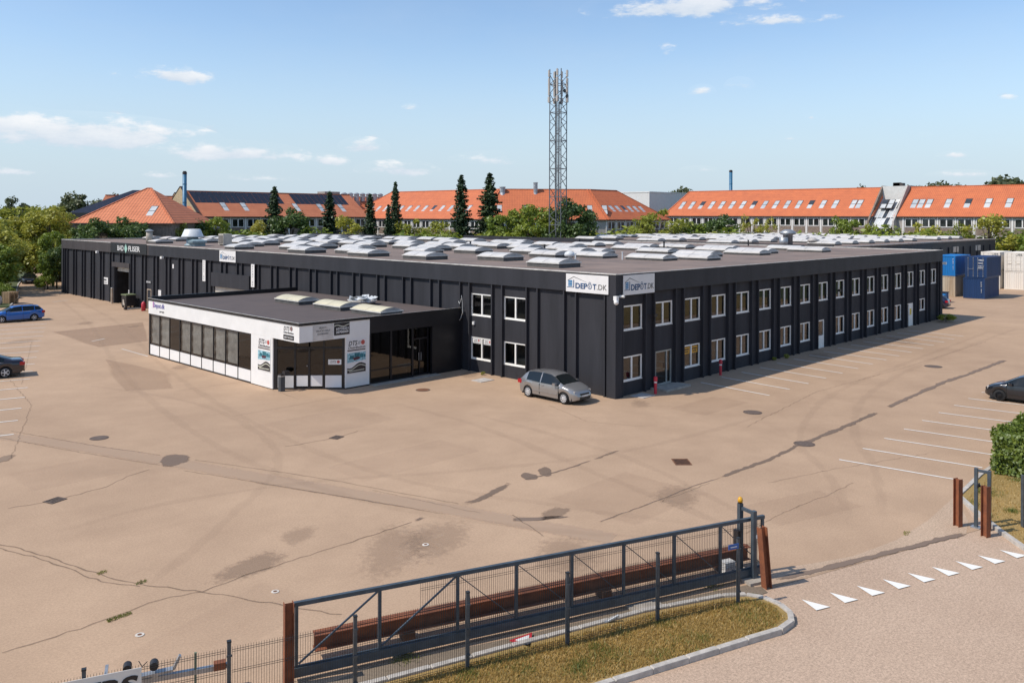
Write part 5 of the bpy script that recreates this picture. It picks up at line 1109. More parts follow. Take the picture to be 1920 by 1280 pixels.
SEDAN = dict(L=4.9, wb=(-1.40, 1.46), r=.335, top=[(-2.45, .72), (-2.42, .98), (-2.30, 1.06), (-1.80, 1.09), (-.95, 1.39), (-.3, 1.45), (.2, 1.43), (.5, 1.35), (1.25, 1.00), (1.8, .93), (2.15, .82), (2.38, .66), (2.45, .52)],
             belt=[(-2.45, .68), (-2.3, .98), (-1.8, 1.00), (1.1, .92), (1.25, .94), (1.8, .86), (2.15, .74), (2.38, .60), (2.45, .46)], hw=[(-2.45, .70), (-2.25, .85), (-1.5, .92), (1.5, .92), (1.95, .84), (2.25, .72), (2.45, .56)],
             tw=[(-2.45, .66), (-1.8, .70), (-.9, .60), (.4, .60), (1.3, .72), (1.9, .66), (2.45, .46)], bot=[(-2.45, .42), (-2.25, .28), (2.1, .23), (2.45, .30)], side=[(-1.35, -.36), (-.30, .98)], ws=(.52, 1.21), rw=(-1.72, -1.0))


def car(label, pos, rz, P, paint, rim, rimkind, roofmat=None, name='parked_car'):
    t = thing(name, label, 'car', pos, rz, 'cars around the yard'); L, r = P['L'], P['r']; R = r + .055
    xs = set(np.round(np.linspace(-L / 2, L / 2, 46), 3))
    for a in [e for s in P['side'] for e in s] + list(P['ws']) + list(P['rw']): xs.add(round(a, 3))
    for w in P['wb']:
        for k in range(13): xs.add(round(w + R * math.cos(math.pi * k / 12), 3))
    xs = sorted(xs); S = []
    for x in xs:
        b0 = I_(x, P['bot'])
        for w in P['wb']:
            if abs(x - w) <= R: b0 = max(b0, r * .98 + math.sqrt(max(0, R * R - (x - w) ** 2)))
        zt, hw, tw = I_(x, P['top']), I_(x, P['hw']), I_(x, P['tw']); zb = min(I_(x, P['belt']), zt - .03); sp = zb - b0
        e = max(.015, min(.07, (zt - zb) * .35)); tw = min(tw, hw * .93)
        S.append([(hw * .955, b0), (hw, b0 + sp * .40), (hw * .992, b0 + sp * .72), (hw * .955, zb), (hw * .955 * .5 + tw * .5 + .012, (zb + zt - e) / 2), (tw, zt - e), (tw * .62, zt - e * .22), (0, zt)])
    groups = {'body': MB(), 'windshield': MB(), 'rear_window': MB()}; groups.update({'side%d%d' % (i, s): MB() for i in range(len(P['side'])) for s in (1, -1)}); roof = MB()
    for sg in (1, -1):
        for i in range(len(xs) - 1):
            xm = (xs[i] + xs[i + 1]) / 2
            for j in range(7):
                key = 'body'
                if 3 <= j <= 4:
                    for k, (a, b) in enumerate(P['side']):
                        if a < xm < b: key = 'side%d%d' % (k, sg)
                if j >= 5:
                    if P['ws'][0] < xm < P['ws'][1]: key = 'windshield'
                    if P['rw'][0] < xm < P['rw'][1]: key = 'rear_window'
                q = [(xs[i], sg * S[i][j][0], S[i][j][1]), (xs[i + 1], sg * S[i + 1][j][0], S[i + 1][j][1]), (xs[i + 1], sg * S[i + 1][j + 1][0], S[i + 1][j + 1][1]), (xs[i], sg * S[i][j + 1][0], S[i][j + 1][1])]
                if sg > 0: q = q[::-1]
                groups[key].quad(*q)
    for i in (0, -1):
        pts = [(xs[i], y, z) for y, z in S[i]] + [(xs[i], -y, z) for y, z in reversed(S[i][:-1])]; groups['body'].poly(pts if i == 0 else pts[::-1])

    def weld(m, nm, mat, parent, smooth=True):
        me = m.mesh(nm, mat, smooth); bm = bmesh.new(); bm.from_mesh(me); bmesh.ops.remove_doubles(bm, verts=bm.verts, dist=.0008); bmesh.ops.recalc_face_normals(bm, faces=bm.faces); bm.to_mesh(me); bm.free(); return put(nm, me, parent)
    body = weld(groups['body'], 'body', paint, t)
    weld(groups['windshield'], 'windshield', M_CARGLASS, t); weld(groups['rear_window'], 'rear_window', M_CARGLASS, t)
    for i in range(len(P['side'])):
        for s in (1, -1): weld(groups['side%d%d' % (i, s)], 'side_window', M_CARGLASS, t)
    hw = max(p[1] for p in P['hw'])
    MB().box(-L / 2 + .25, -hw * .86, .17, L / 2 - .3, hw * .86, .62).build('underbody', M_TRIM, t)
    for sg in (1, -1):                                       # door and bonnet gaps
        for x in [e for s in P['side'] for e in s][1::2] + [P['side'][-1][1] + .02]:
            if abs(x - P['wb'][0]) > R + .05: MB().box(x - .012, sg * hw * .96, .32, x + .006, sg * (hw + .006), .88).build('door_gap', M_TRIM, t)
    # side mouldings, handles, mirrors
    for sg in (1, -1):
        MB().box(P['wb'][0] + R + .06, sg * hw * 1.0, .45, P['wb'][1] - R - .06, sg * (hw + .014), .50).build('side_moulding', paint, t)
        for x in (P['side'][-1][0] + .06, P['side'][-1][0] - .95): MB().box(x, sg * (hw * .965), .80, x + .20, sg * (hw * .99 + .022), .835).build('door_handle', paint, t)
        m = MB().box(P['side'][-1][1] - .30, sg * (hw * .93), .92, P['side'][-1][1] - .12, sg * (hw * .93 + .20), 1.06); m.build('mirror', paint, t)
        x0 = L / 2
        MB().box(x0 - .42, sg * .42, .60, x0 - .16, sg * .68, .73).build('headlight', M_HEAD, t); MB().box(-x0 + .0, sg * .52, .72, -x0 + .28, sg * (I_(-x0 + .25, P['hw']) + .004), .92).build('tail_light', M_TAIL, t)
        MB().box(P['side'][0][0] + .02, sg * (hw * .955 - .01), I_(0, P['belt']) - .005, P['side'][-1][1], sg * (hw * .955 + .012), I_(0, P['belt']) + .012).build('window_trim', M_TRIM if rimkind != 'five' else M_ALLOY, t)
    MB().box(L / 2 - .10, -.36, .52, L / 2 + .012, .36, .60).build('grille', M_TRIM, t); MB().box(L / 2 - .10, -.42, .30, L / 2 + .016, .42, .42).build('air_intake', M_TRIM, t); MB().box(L / 2 + .005, -.25, .43, L / 2 + .024, .25, .51).build('number_plate', M_PLATE, t)
    MB().box(-L / 2 - .012, -.26, .56, -L / 2 + .02, .26, .67).build('number_plate', M_PLATE, t); MB().box(-L / 2 - .01, -.55, .30, -L / 2 + .06, .55, .42).build('rear_bumper_trim', M_TRIM, t)
    for wx in P['wb']:
        for sg in (1, -1):
            y0 = sg * (hw * .955 - .10); MR = Matrix.Translation((wx, y0, r)) @ Matrix.Rotation(-sg * math.pi / 2, 4, 'X')
            wh = MB().lathe([(r * .66, -.10), (r * .92, -.10), (r, -.06), (r, .06), (r * .93, .105), (r * .68, .105)], n=24, caps=False).xf(MR).build('wheel', M_TYRE, t, True); rm = MB()
            rm.lathe([(r * .66, .03), (r * .69, .10), (r * .62, .105), (r * .60, .05)], n=24, caps=False)
            if rimkind == 'cover': rm.lathe([(r * .61, .060), (r * .5, .085), (r * .2, .10), (.02, .10)], n=16, caps=False)
            ns = {'cover': 8, 'five': 5, 'ten': 9}[rimkind]
            for k in range(ns):
                a = 2 * math.pi * k / ns; c, s = math.cos(a), math.sin(a); rm.bar((c * .04, s * .04, .10), (c * r * .64, s * r * .64, .085), r * (.20 if rimkind == 'five' else .12), .02, up=(0, 0, 1))
            rm.lathe([(r * .18, .06), (r * .18, .115), (.01, .118)], n=12); rm.xf(MR).build('rim', rim, wh)
            if rimkind == 'cover':
                hl = MB()
                for k in range(8): a = 2 * math.pi * (k + .5) / 8; hl.lathe([(r * .085, .0), (r * .085, .006)], (math.cos(a) * r * .46, math.sin(a) * r * .46, .088), 8)
                hl.xf(MR).build('cover_holes', M_TRIM, wh)
            else: MB().lathe([(r * .60, .0), (r * .60, .03)], n=16).xf(MR).build('brake_disc', M_TRIM, wh)
    if roofmat: 
        for sg in (1, -1): MB().path([Vector((-1.6, sg * .60, 1.46)), Vector((-.9, sg * .61, 1.535)), Vector((.1, sg * .60, 1.53)), Vector((.4, sg * .59, 1.46))], .018).build('roof_rail', roofmat, t)
    return t


def paint(name, col, metal=.5): return pm(name, col, .28, metal, var=.03, scale=1.0, coat=1.0)


NEGY, NEGX, POSY = -math.pi / 2, math.pi, math.pi / 2
car('silver five-door hatchback parked against the long side of the hall', (-2.17, 2.46, 0), NEGY, HATCH, paint('silver_metallic', (0.33, 0.32, 0.31), .55), M_ALLOY, 'cover')
car('bright blue estate car with roof rails at the left edge', (-12.98, 60.45, 0), NEGX - .04, WAGON, paint('blue_metallic', (0.012, 0.135, 0.50), .3), M_ALLOY, 'five', M_TRIM)
car('black saloon with red tail lamp cut off by the left edge', (-23.05, 31.05, 0), NEGX - .22, SEDAN, paint('black_violet_metallic', (0.018, 0.014, 0.020), .3), M_ALLOY, 'five')
car('black hatchback with black wheels half hidden by the hedge', (15.48, -16.35, 0), POSY, HATCH, paint('black_metallic', (0.016, 0.017, 0.022), .35), M_DARKALLOY, 'ten')
car('black saloon facing the yard on the far left path', (1.9, 108.6, 0), NEGY - .30, SEDAN, paint('black_metallic', (0.016, 0.017, 0.022), .35), M_DARKALLOY, 'ten')
car('dark blue hatchback with red tail lamp behind the far end of the hall', (63.3, 4.75, 0), POSY + .1, HATCH, paint('dark_blue_metallic', (0.015, 0.02, 0.05), .35), M_ALLOY, 'five')

# ------------------------------------------------------------------ shipping containers
def container(label, x, y, z, mat, doors, stack, texts=(), tmat=None, rods=None):
    t = thing('shipping_container', label, 'container', (x, y, z), 0, 'stacked shipping containers'); L, W, H = 6.06, 2.44, 2.59
    fr = MB()
    for a in (0, L - .12):
        for b in (0, W - .12): fr.box(a, b, .0, a + .12, b + .12, H)
    for b in (0, W - .10): fr.box(.121, b, .02, L - .121, b + .10, .16); fr.box(.121, b, H - .12, L - .121, b + .10, H - .02)
    for a in (0, L - .10): fr.box(a, .121, .02, a + .10, W - .121, .16); fr.box(a, .121, H - .12, a + .10, W - .121, H - .01)
    fr.build('frame', mat, t)
    def corr(n, ln):
        pts = []; st = ln / n
        for k in range(n): pts += [(k * st, 0), (k * st + st * .3, 0), (k * st + st * .5, .036), (k * st + st * .8, .036)]
        return pts + [(ln, 0)]
    pr = corr(20, L - .24)
    for b, s in ((.02, 1), (W - .02, -1)):
        m = MB()
        for (a0, d0), (a1, d1) in zip(pr, pr[1:]): m.quad((.12 + a0, b + s * d0, .16), (.12 + a1, b + s * d1, .16), (.12 + a1, b + s * d1, H - .12), (.12 + a0, b + s * d0, H - .12))
        m.build('side_panel', mat, t)
    m = MB(); pr2 = corr(18, L - .2)
    for (a0, d0), (a1, d1) in zip(pr2, pr2[1:]): m.quad((.1 + a0, .1, H - .015 - d0), (.1 + a1, .1, H - .015 - d1), (.1 + a1, W - .1, H - .015 - d1), (.1 + a0, W - .1, H - .015 - d0))
    m.build('roof_panel', mat, t); MB().box(.1, .1, .05, L - .1, W - .1, .10).build('floor', M_TRIM, t)
    pe = corr(8, W - .24); m = MB(); xb = L - .02
    for (a0, d0), (a1, d1) in zip(pe, pe[1:]): m.quad((xb - d0, .12 + a0, .16), (xb - d1, .12 + a1, .16), (xb - d1, .12 + a1, H - .12), (xb - d0, .12 + a0, H - .12))
    m.build('end_panel', mat, t)
    if doors:
        for k in range(2):
            y0, y1 = (.125, W / 2 - .008) if k == 0 else (W / 2 + .008, W - .125); d = MB().box(.012, y0, .165, .05, y1, H - .125)
            for j in range(4): d.box(-.004, y0 + .05, .30 + j * .54, .0118, y1 - .05, .62 + j * .54)
            o = d.build('door', mat, t)
            for yy in (y0 + .28, y1 - .22):
                MB().tube((-.045, yy, .08), (-.045, yy, H - .05), .022, 8).build('lock_rod', rods or mat, o)
                for zz in (.2, 1.0, 1.15, H - .2): MB().box(-.05, yy - .05, zz, -.0045, yy + .05, zz + .06).build('rod_guide', rods or mat, o)
            MB().bar((-.06, y0 + .25, 1.08), (-.06, y0 + .75, 1.05), .04, .03).build('door_handle', rods or mat, o)
    else:
        m = MB()
        for (a0, d0), (a1, d1) in zip(pe, pe[1:]): m.quad((.02 + d0, .12 + a0, .16), (.02 + d1, .12 + a1, .16), (.02 + d1, .12 + a1, H - .12), (.02 + d0, .12 + a0, H - .12))
        m.build('end_panel', mat, t)
    for (s, yy, zz, sz, wd, vert) in texts:
        if vert:
            for k, ch in enumerate(s): o = lettering(ch, sz, tmat, t, -.022, zz - k * sz * .85, yy, align='CENTER'); o.rotation_euler = (0, 0, FACE_LEFT)
        else: o = lettering(s, sz, tmat, t, -.012, zz, yy, bold=.006, width=wd); o.rotation_euler = (0, 0, FACE_LEFT)
    return t


C_BL = pm('bright_blue_container', (0.010, 0.170, 0.470), .5, var=.10, scale=.8, streak=True); C_NV = pm('navy_container', (0.008, 0.038, 0.120), .5, var=.12, scale=.8, streak=True); C_BG = pm('stained_beige_container', (0.56, 0.50, 0.40), .6, col2=(0.34, 0.24, 0.15), scale=.9, streak=True); C_WH = pm('weathered_white_container', (0.80, 0.77, 0.71), .55, col2=(0.70, 0.63, 0.54), scale=.7, streak=True)
container('stained beige container under the bright blue one', 79.3, 6.9, 0, C_BG, False, 0); container('bright blue container on top of the beige one', 79.3, 6.9, 2.61, C_BL, False, 1, [('HLXU 221', .25, 2.1, .22, 0, True)], M_WT)
container('navy blue container standing on the ground', 78.4, 3.25, 0, C_NV, False, 0, [('CLHU 274', .38, 2.0, .21, 0, True)], M_WT); container('dark navy container with white door rods on top of its stack', 78.45, 3.05, 2.61, C_NV, True, 1, [('TRIU', .95, 2.1, .22, .62, False), ('22G1', .95, 1.75, .18, .5, False), ('30480 KG', .95, 1.4, .12, .62, False), ('2210 KG', .95, 1.18, .12, .6, False)], M_WT, M_GALV)
for (y, k) in ((6.45, 'left'), (3.45, 'right')):
    container('plain white container at the bottom of the %s white stack' % k, 97.0, y, 0, C_WH, False, 0); container('white container lettered UES at the top of the %s white stack' % k, 97.0, y, 2.61, C_WH, True, 1, [('UES', 1.05, 2.12, .42, .85, False)], M_GREYT, C_WH)
t = thing('waste_container', 'small blue wheeled waste container before the beige container', 'bin', (70.6, 5.9, 0)); C_ = pm('bright_blue_container', (0, 0, 0)); MB().prism([(-.6, -.75), (.6, -.75), (.6, .75), (-.6, .75)], .2, 1.15).build('body', C_BL, t); MB().box(-.65, -.8, 1.151, .65, .8, 1.25).build('lid', M_TRIM, t); [MB().tube((x, y - .05, .1), (x, y + .05, .1), .1).build('wheel', M_TRIM, t) for x in (-.5, .5) for y in (-.6, .6)]; MB().bar((.0, -.85, .5), (.0, -.85, 1.2), .06).build('handle', M_INK, t)
# pallets and wrapped goods behind the blue car
t = thing('pallet_stack', 'stack of wooden pallets and crates behind the blue estate car', 'pallets', (-8.6, 78.6, 0), .4); M_PAL = pm('pallet_wood', (0.40, 0.27, 0.15), .8)
for k in range(9):
    m = MB()
    for j in range(5): m.box(-.6, -.6 + j * .27, k * .15 + .10, .6, -.47 + j * .27, k * .15 + .122)
    for j in (-.55, 0, .45): m.box(j, -.6, k * .15, j + .1, .6, k * .15 + .099)
    m.build('pallet', M_PAL, t)
t = thing('goods_sack', 'pale sack of building goods beside the pallets', 'sack', (-10.4, 77.6, 0)); MB().lathe([(.65, 0), (.75, .3), (.72, .8), (.5, 1.05), (.2, 1.1)], n=14).build('sack', pm('cream_sack', (0.60, 0.54, 0.47), .8, bump=.5, bscale=6), t, True); MB().box(-.2, -.2, 1.101, .2, .2, 1.2).build('knot', M_PALE, t)
# ------------------------------------------------------------------ office blocks behind
def tile_mat(name, c1, c2, px=.33, rows=.36, lo=.70):
    m = bpy.data.materials.new(name); m.use_nodes = True; nt = m.node_tree; N, L = nt.nodes.new, nt.links.new; b = nt.nodes['Principled BSDF']; b.inputs['Roughness'].default_value = .75
    tc = N('ShaderNodeTexCoord'); sp = N('ShaderNodeSeparateXYZ'); L(tc.outputs['Object'], sp.inputs[0])
    def saw(o, p):
        a = N('ShaderNodeMath'); a.operation = 'DIVIDE'; L(o, a.inputs[0]); a.inputs[1].default_value = p; f = N('ShaderNodeMath'); f.operation = 'FRACT'; L(a.outputs[0], f.inputs[0]); return f.outputs[0]
    sx = saw(sp.outputs[0], px); sz = saw(sp.outputs[2], rows)
    n = N('ShaderNodeTexNoise'); n.inputs['Scale'].default_value = .45; n.inputs['Detail'].default_value = 9; n.inputs['Roughness'].default_value = .8; L(tc.outputs['Object'], n.inputs['Vector'])
    def mr(v, a, b_, c, d):
        q = N('ShaderNodeMapRange'); q.inputs['From Min'].default_value = a; q.inputs['From Max'].default_value = b_; q.inputs['To Min'].default_value = c; q.inputs['To Max'].default_value = d; L(v, q.inputs['Value']); return q.outputs[0]
    a = N('ShaderNodeMath'); a.operation = 'MULTIPLY'; L(mr(sx, 0, .35, lo, 1.05), a.inputs[0]); L(mr(sz, 0, .3, .80, 1.03), a.inputs[1])
    mx = N('ShaderNodeMix'); mx.data_type = 'RGBA'; mx.inputs['A'].default_value = (*c1, 1); mx.inputs['B'].default_value = (*c2, 1); L(mr(n.outputs[0], .35, .7, 0, 1), mx.inputs['Factor'])
    cb = N('ShaderNodeCombineColor'); [L(a.outputs[0], cb.inputs[i]) for i in range(3)]; v = N('ShaderNodeMix'); v.data_type = 'RGBA'; v.blend_type = 'MULTIPLY'; v.inputs['Factor'].default_value = 1; L(mx.outputs['Result'], v.inputs['A']); L(cb.outputs[0], v.inputs['B']); L(v.outputs['Result'], b.inputs['Base Color'])
    bp = N('ShaderNodeBump'); bp.inputs['Strength'].default_value = .5; bp.inputs['Distance'].default_value = .06; L(a.outputs[0], bp.inputs['Height']); L(bp.outputs[0], b.inputs['Normal'])
    return m


M_TILE = tile_mat('orange_roof_tiles', (0.60, 0.165, 0.060), (0.43, 0.115, 0.048)); M_TILE2 = tile_mat('pale_orange_roof_tiles', (0.58, 0.20, 0.095), (0.43, 0.135, 0.062)); M_TILEH = tile_mat('ribbed_orange_tiles', (0.66, 0.22, 0.10), (0.50, 0.15, 0.065), .46, .4, .42); M_BRICK = pm('brown_brick', (0.24, 0.185, 0.145), .9, var=.25, scale=3.0, bump=.3, bscale=14); M_BRICKL = pm('yellow_brick', (0.47, 0.36, 0.22), .9, var=.15, scale=3); M_OWALL = pm('pale_office_wall', (0.44, 0.40, 0.36), .8, var=.12, scale=1); M_OFR = pm('office_white_frame', (0.74, 0.72, 0.68), .5, var=.05); M_OGL = pm('office_glass', (0.028, 0.034, 0.034), .05, var=.5, scale=.6, ior=1.6); M_ROOFGL = pm('roof_window_glass', (0.66, 0.65, 0.62), .25, ior=1.5, col2=(0.36, 0.40, 0.42), scale=.25); M_DARKRW = pm('roof_window_dark', (0.05, 0.055, 0.06), .1, ior=1.7); M_SOLAR = pm('solar_panels', (0.020, 0.019, 0.026), .18, var=.2, ior=1.6); M_SOFFIT = pm('dark_gutter', (0.05, 0.04, 0.035), .6)
_ow = MB(); _w, _h = 2.35, 1.55
_ow.box(0, -.06, 0, .12, .06, _h).box(_w - .12, -.06, 0, _w, .06, _h).box(.12, -.059, 0, _w - .12, .06, .12).box(.12, -.059, _h - .12, _w - .12, .06, _h).box(_w / 2 - .1, -.062, .12, _w / 2 + .1, .06, _h - .12)
OW_F = _ow.mesh('window', M_OFR); OW_P = MB().quad((.12, -.01, .12), (_w - .12, -.01, .12), (_w - .12, -.01, _h - .12), (.12, -.01, _h - .12)).mesh('pane', M_OGL)
SP_M = MB().box(0, -.05, 0, 2.35, .0, 1.2).mesh('brick_spandrel', M_BRICK); CO_M = MB().box(-.14, -.10, 0, .14, 0, 9).mesh('column', M_OFR)
RW_F = MB().box(-.06, -.06, 0, 1.06, 2.76, .10).mesh('roof_window', M_SOFFIT); RW_P = MB().box(.04, .06, .101, .96, 1.28, .13).box(.04, 1.42, .101, .96, 2.62, .13).mesh('roof_pane', M_ROOFGL); RW_D = MB().box(.04, .06, .101, .96, 1.28, .13).mesh('roof_pane', M_ROOFGL); RW_E = MB().box(.04, 1.42, .101, .96, 2.62, .13).mesh('roof_blind', M_DARKRW)


def wing(name, label, a, b, dep, ez, rz, hip=(0, 0), bays=True, tile=None, wall=None, rwin=None, floors=3, skip=(), rwz=.30, gable=None, pitch=3.0):
    """tiled block: eaves run a-b (left to right as seen), dep deep behind, hips at either end"""
    a, b = Vector(a), Vector(b); d = (b - a); d.z = 0; L = d.length; ang = math.atan2(d.y, d.x); t = thing(name, label, 'building', (a.x, a.y, 0), ang, 'tiled office blocks behind the halls'); tile = tile or M_TILE; hl, hr = hip; o = .5
    MB().box(0, 0, 0, L, dep, ez - .12).build('wall', wall or M_OWALL, t); MB().box(-.3, -o + .02, ez - .28, L + .3, -.001, ez - .10).build('gutter', M_SOFFIT, t)
    r = MB(); lo = -o; dz = (rz - ez) / (dep / 2) * o; z0 = ez - dz * .35
    r.quad((-o, lo, z0), (L + o, lo, z0), (L + o * .5 - hr, dep / 2, rz), (hl - o * .5, dep / 2, rz)); r.quad((L + o, dep + o, z0), (-o, dep + o, z0), (hl - o * .5, dep / 2, rz), (L + o * .5 - hr, dep / 2, rz))
    r.tri((-o, dep + o, z0), (-o, lo, z0), (hl - o * .5, dep / 2, rz)); r.tri((L + o, lo, z0), (L + o, dep + o, z0), (L + o * .5 - hr, dep / 2, rz)); rf = r.build('roof', tile, t)
    MB().bar((hl - o * .5, dep / 2, rz + .02), (L + o * .5 - hr, dep / 2, rz + .02), .3, .16).build('ridge', tile, rf)
    for (hx, x0) in ((hl, -o), (-hr, L + o)):
        if hx: MB().bar((x0, lo, z0 + .02), ((hl - o * .5) if hx > 0 else (L + o * .5 - hr), dep / 2, rz + .02), .28, .14).build('hip_ridge', tile, rf)
    if gable:
        for gxx in gable:
            g = MB(); th = .35; g.v = [(gxx, -.3, 0), (gxx, -.3, ez + .5), (gxx, dep / 2, rz + .75), (gxx, dep + .3, ez + .5), (gxx, dep + .3, 0)]; g.v += [(x + th, y, z) for x, y, z in g.v]; g.f = [(0, 1, 2, 3, 4), (9, 8, 7, 6, 5)] + [(k, k + 5, (k + 1) % 5 + 5, (k + 1) % 5) for k in range(5)]; g.build('gable_wall', M_BRICKL, t, recalc=True)
            MB().bar((gxx + th / 2, -.4, ez + .55), (gxx + th / 2, dep / 2, rz + .80), .5, .10).bar((gxx + th / 2, dep / 2, rz + .80), (gxx + th / 2, dep + .4, ez + .55), .5, .10).build('gable_coping', M_SOFFIT, t)
    n = int(L / pitch)
    if bays:
        for k in range(n):
            if k in skip: continue
            x = (L - n * pitch) / 2 + k * pitch + (pitch - 2.35) / 2
            for f in range(floors):
                z = ez - 2.05 - 3.05 * f
                if z < 2.5: continue
                w = put('window', OW_F, t, (x, -.03, z)); put('pane', OW_P, w); put('brick_spandrel', SP_M, t, (x, -.002, z - 1.35))
            put('column', CO_M, t, (x - .33, -.002, ez - 9.3))
    if rwin:
        sl = math.atan2(rz - ez, dep / 2 + .001); zf = rwz
        for k, x in enumerate(rwin):
            kind = 1 if (k * 7 + int(L)) % 5 == 0 else 0; z = ez + (rz - ez) * zf; y = (dep / 2) * zf; w = put('roof_window', RW_F, t, (x, y, z + .03), (sl, 0, 0)); put('roof_pane', RW_D if kind else RW_P, w)
            if kind: put('roof_blind', RW_E, w)
    return t


# centre block in three arms
D0 = 165.0
cA, cB = FAR(907, D0), FAR(1137, D0)
Vd, Ud = Vector((0, 1, 0)), Vector((1, 0, 0))
EZ = ZAT(410, D0); RZ_ = ZAT(355, D0 + 7)
wl = wing('office_block', 'orange-roofed office arm left of the tall spruces with slanting roof windows', cA + Vd * 47, cA, 14, EZ, RZ_, (9, 2.9), rwin=[4 + 2.75 * k for k in range(14)], rwz=.14)
wc = wing('office_block', 'orange-roofed office arm facing the mast with upright roof windows', cA, cB, 14, EZ, RZ_, (2.9, 2.9), rwin=[2.5, 7.5, 20.3, 23.2], rwz=.14)
wr_ = wing('office_block', 'orange-roofed office arm right of the mast sloping away', cB, cB + Ud * 21, 14, EZ, RZ_, (2.9, 9), rwin=[4.2 + 2.0 * k for k in range(6)], rwz=.14)
for (x, zz, r, h, lab) in [(942, .90, .55, 1.1, 0), (1004, .80, .42, 2.0, 0)]:
    o = FAR(x, D0 + 6); loc = o - cA; dd = Vector((loc.dot((cB - cA).normalized()), 6.2, EZ + (RZ_ - EZ) * .86)); MB().lathe([(r * 1.5, -.6), (r, .1), (r, h), (r * 1.15, h + .02), (r * 1.15, h + .2)], tuple(dd), 12).build('roof_cowl', M_GALV, wc)
# right block along the hall's own axis
ub = 126.0
pR0, pR1 = PX_(1248, 405, ub), PX_(1632, 405, ub); pR2, pR3 = PX_(1682, 405, ub), PX_(1990, 405, ub)
EZ2 = ZAT(404, 160, 1500); RZ2 = 15.9
wing('office_block', 'long orange-roofed office block right of the mast with many roof windows', pR0, pR1, 14, EZ2, RZ2, (2.2, 0), rwin=[2.2 + 2.55 * k for k in range(15)] + [41.5, 42.7, 47.5, 48.7, 53.0, 54.2], rwz=.24)
wing('office_block', 'orange-roofed office block at the right edge beyond the glass stairwell', pR2, pR3, 14, EZ2, RZ2, (0, 0), rwin=[4.2 + 3.3 * k for k in range(14)], rwz=.24)
at = thing('glass_stairwell', 'glazed stairwell with sloping glass roof and white top between the office blocks', 'building', (pR1.x, pR1.y, 0), -math.pi / 2, 'tiled office blocks behind the halls'); La = (pR2 - pR1).length
MB().box(.3, 5.2, 0, La - .3, 10, RZ2 + .2).build('white_tower', pm('white_cladding', (0.64, 0.63, 0.59), .5, var=.05), at)
for x in (.0, La - .3): g = MB(); g.v = [(x, -1.6, 0), (x, -1.6, EZ2 - 1), (x, 5.4, RZ2 + .3), (x, 10, RZ2 + .3), (x, 10, 0)]; g.v += [(p[0] + .3, p[1], p[2]) for p in g.v]; g.f = [(0, 1, 2, 3, 4), (9, 8, 7, 6, 5)] + [(k, k + 5, (k + 1) % 5 + 5, (k + 1) % 5) for k in range(5)]; g.build('flank_wall', M_BRICK if x == 0 else M_OWALL, at, recalc=True)
n = 5
for k in range(n):
    for j in range(3):
        x0, x1 = .35 + (La - .7) * k / n, .35 + (La - .7) * (k + 1) / n; f0, f1 = j / 3, (j + 1) / 3; P = lambda x, f: (x, -2.2 + 7.2 * f, EZ2 - 2.2 + (RZ2 - 2.3 - EZ2 + 2.2) * f)
        MB().quad(P(x0 + .06, f0 + .01), P(x1 - .06, f0 + .01), P(x1 - .06, f1 - .01), P(x0 + .06, f1 - .01)).build('roof_glazing', M_ROOFGL if (k + j) % 3 else M_DARKRW, at)
    MB().quad((x0 + .06, -2.25, 2), (x1 - .06, -2.25, 2), (x1 - .06, -2.25, EZ2 - 2.3), (x0 + .06, -2.25, EZ2 - 2.3)).build('front_glazing', M_OGL, at)
    MB().bar((x0, -2.2, EZ2 - 2.2), (x0, 5.0, RZ2 - 2.3), .10).bar((x0, -2.25, 2), (x0, -2.25, EZ2 - 2.2), .10).build('glazing_bar', M_OFR, at)
MB().box(.3, -2.3, EZ2 - 2.35, La - .3, -2.1, EZ2 - 2.15).box(.3, -2.32, EZ2 - 4.6, La - .3, -2.2, EZ2 - 4.45).build('glazing_rail', M_OFR, at)
MB().box(2, 6, RZ2 + .21, 3.2, 7, RZ2 + .9).box(La - 3, 6, RZ2 + .21, La - 1.2, 7.4, RZ2 + .8).build('roof_plant', M_SOFFIT, at)
# pale hall seen between the tiled roofs
t = thing('far_pale_hall', 'pale windowless hall gable seen between two tiled roofs', 'building', FAR(1232, 215)); MB().box(-9, -4, 0, 9, 10, ZAT(362, 215)).build('wall', pm('pale_cladding', (0.66, 0.65, 0.62), .6, var=.04), t); MB().box(-9.1, -4.1, ZAT(362, 215) + .001, 9.1, 10.1, ZAT(362, 215) + .25).build('roof_edge', M_OFR, t)
# left blocks
lA = FAR(372, 150); EZ3 = ZAT(405, 152, 450); RZ3 = ZAT(359, 158, 372)
wL = wing('office_block', 'orange-roofed block with dark solar panels left of the spruces', lA, lA + Ud * 36, 13, EZ3, RZ3, (0, 0), tile=M_TILE2, rwin=[5.5, 9.5, 15, 20.5, 26, 31], rwz=.18, gable=(-.4,))
for (x0, x1) in ((1.0, 19.0), (21.5, 34)):
    f0, f1 = .50, .95; y0, y1 = 6.5 * f0, 6.5 * f1; z0, z1 = EZ3 + (RZ3 - EZ3) * f0 + .12, EZ3 + (RZ3 - EZ3) * f1 + .12; m = MB(); nn = int((x1 - x0) / 1.1)
    for k in range(nn): a, b = x0 + (x1 - x0) * k / nn + .015, x0 + (x1 - x0) * (k + 1) / nn - .015; m.quad((a, y0, z0), (b, y0, z0), (b, y1, z1), (a, y1, z1))
    m.build('solar_array', M_SOLAR, wL)
lB = FAR(225, 158); wing('office_block', 'pale orange roof with gable wall behind the big hipped roof', lB, lB + Ud * 24, 13, ZAT(415, 160, 300), ZAT(367, 166, 300), (0, 0), tile=M_TILE2, rwin=[14.5], rwz=.2, gable=(13.2, ), bays=False)
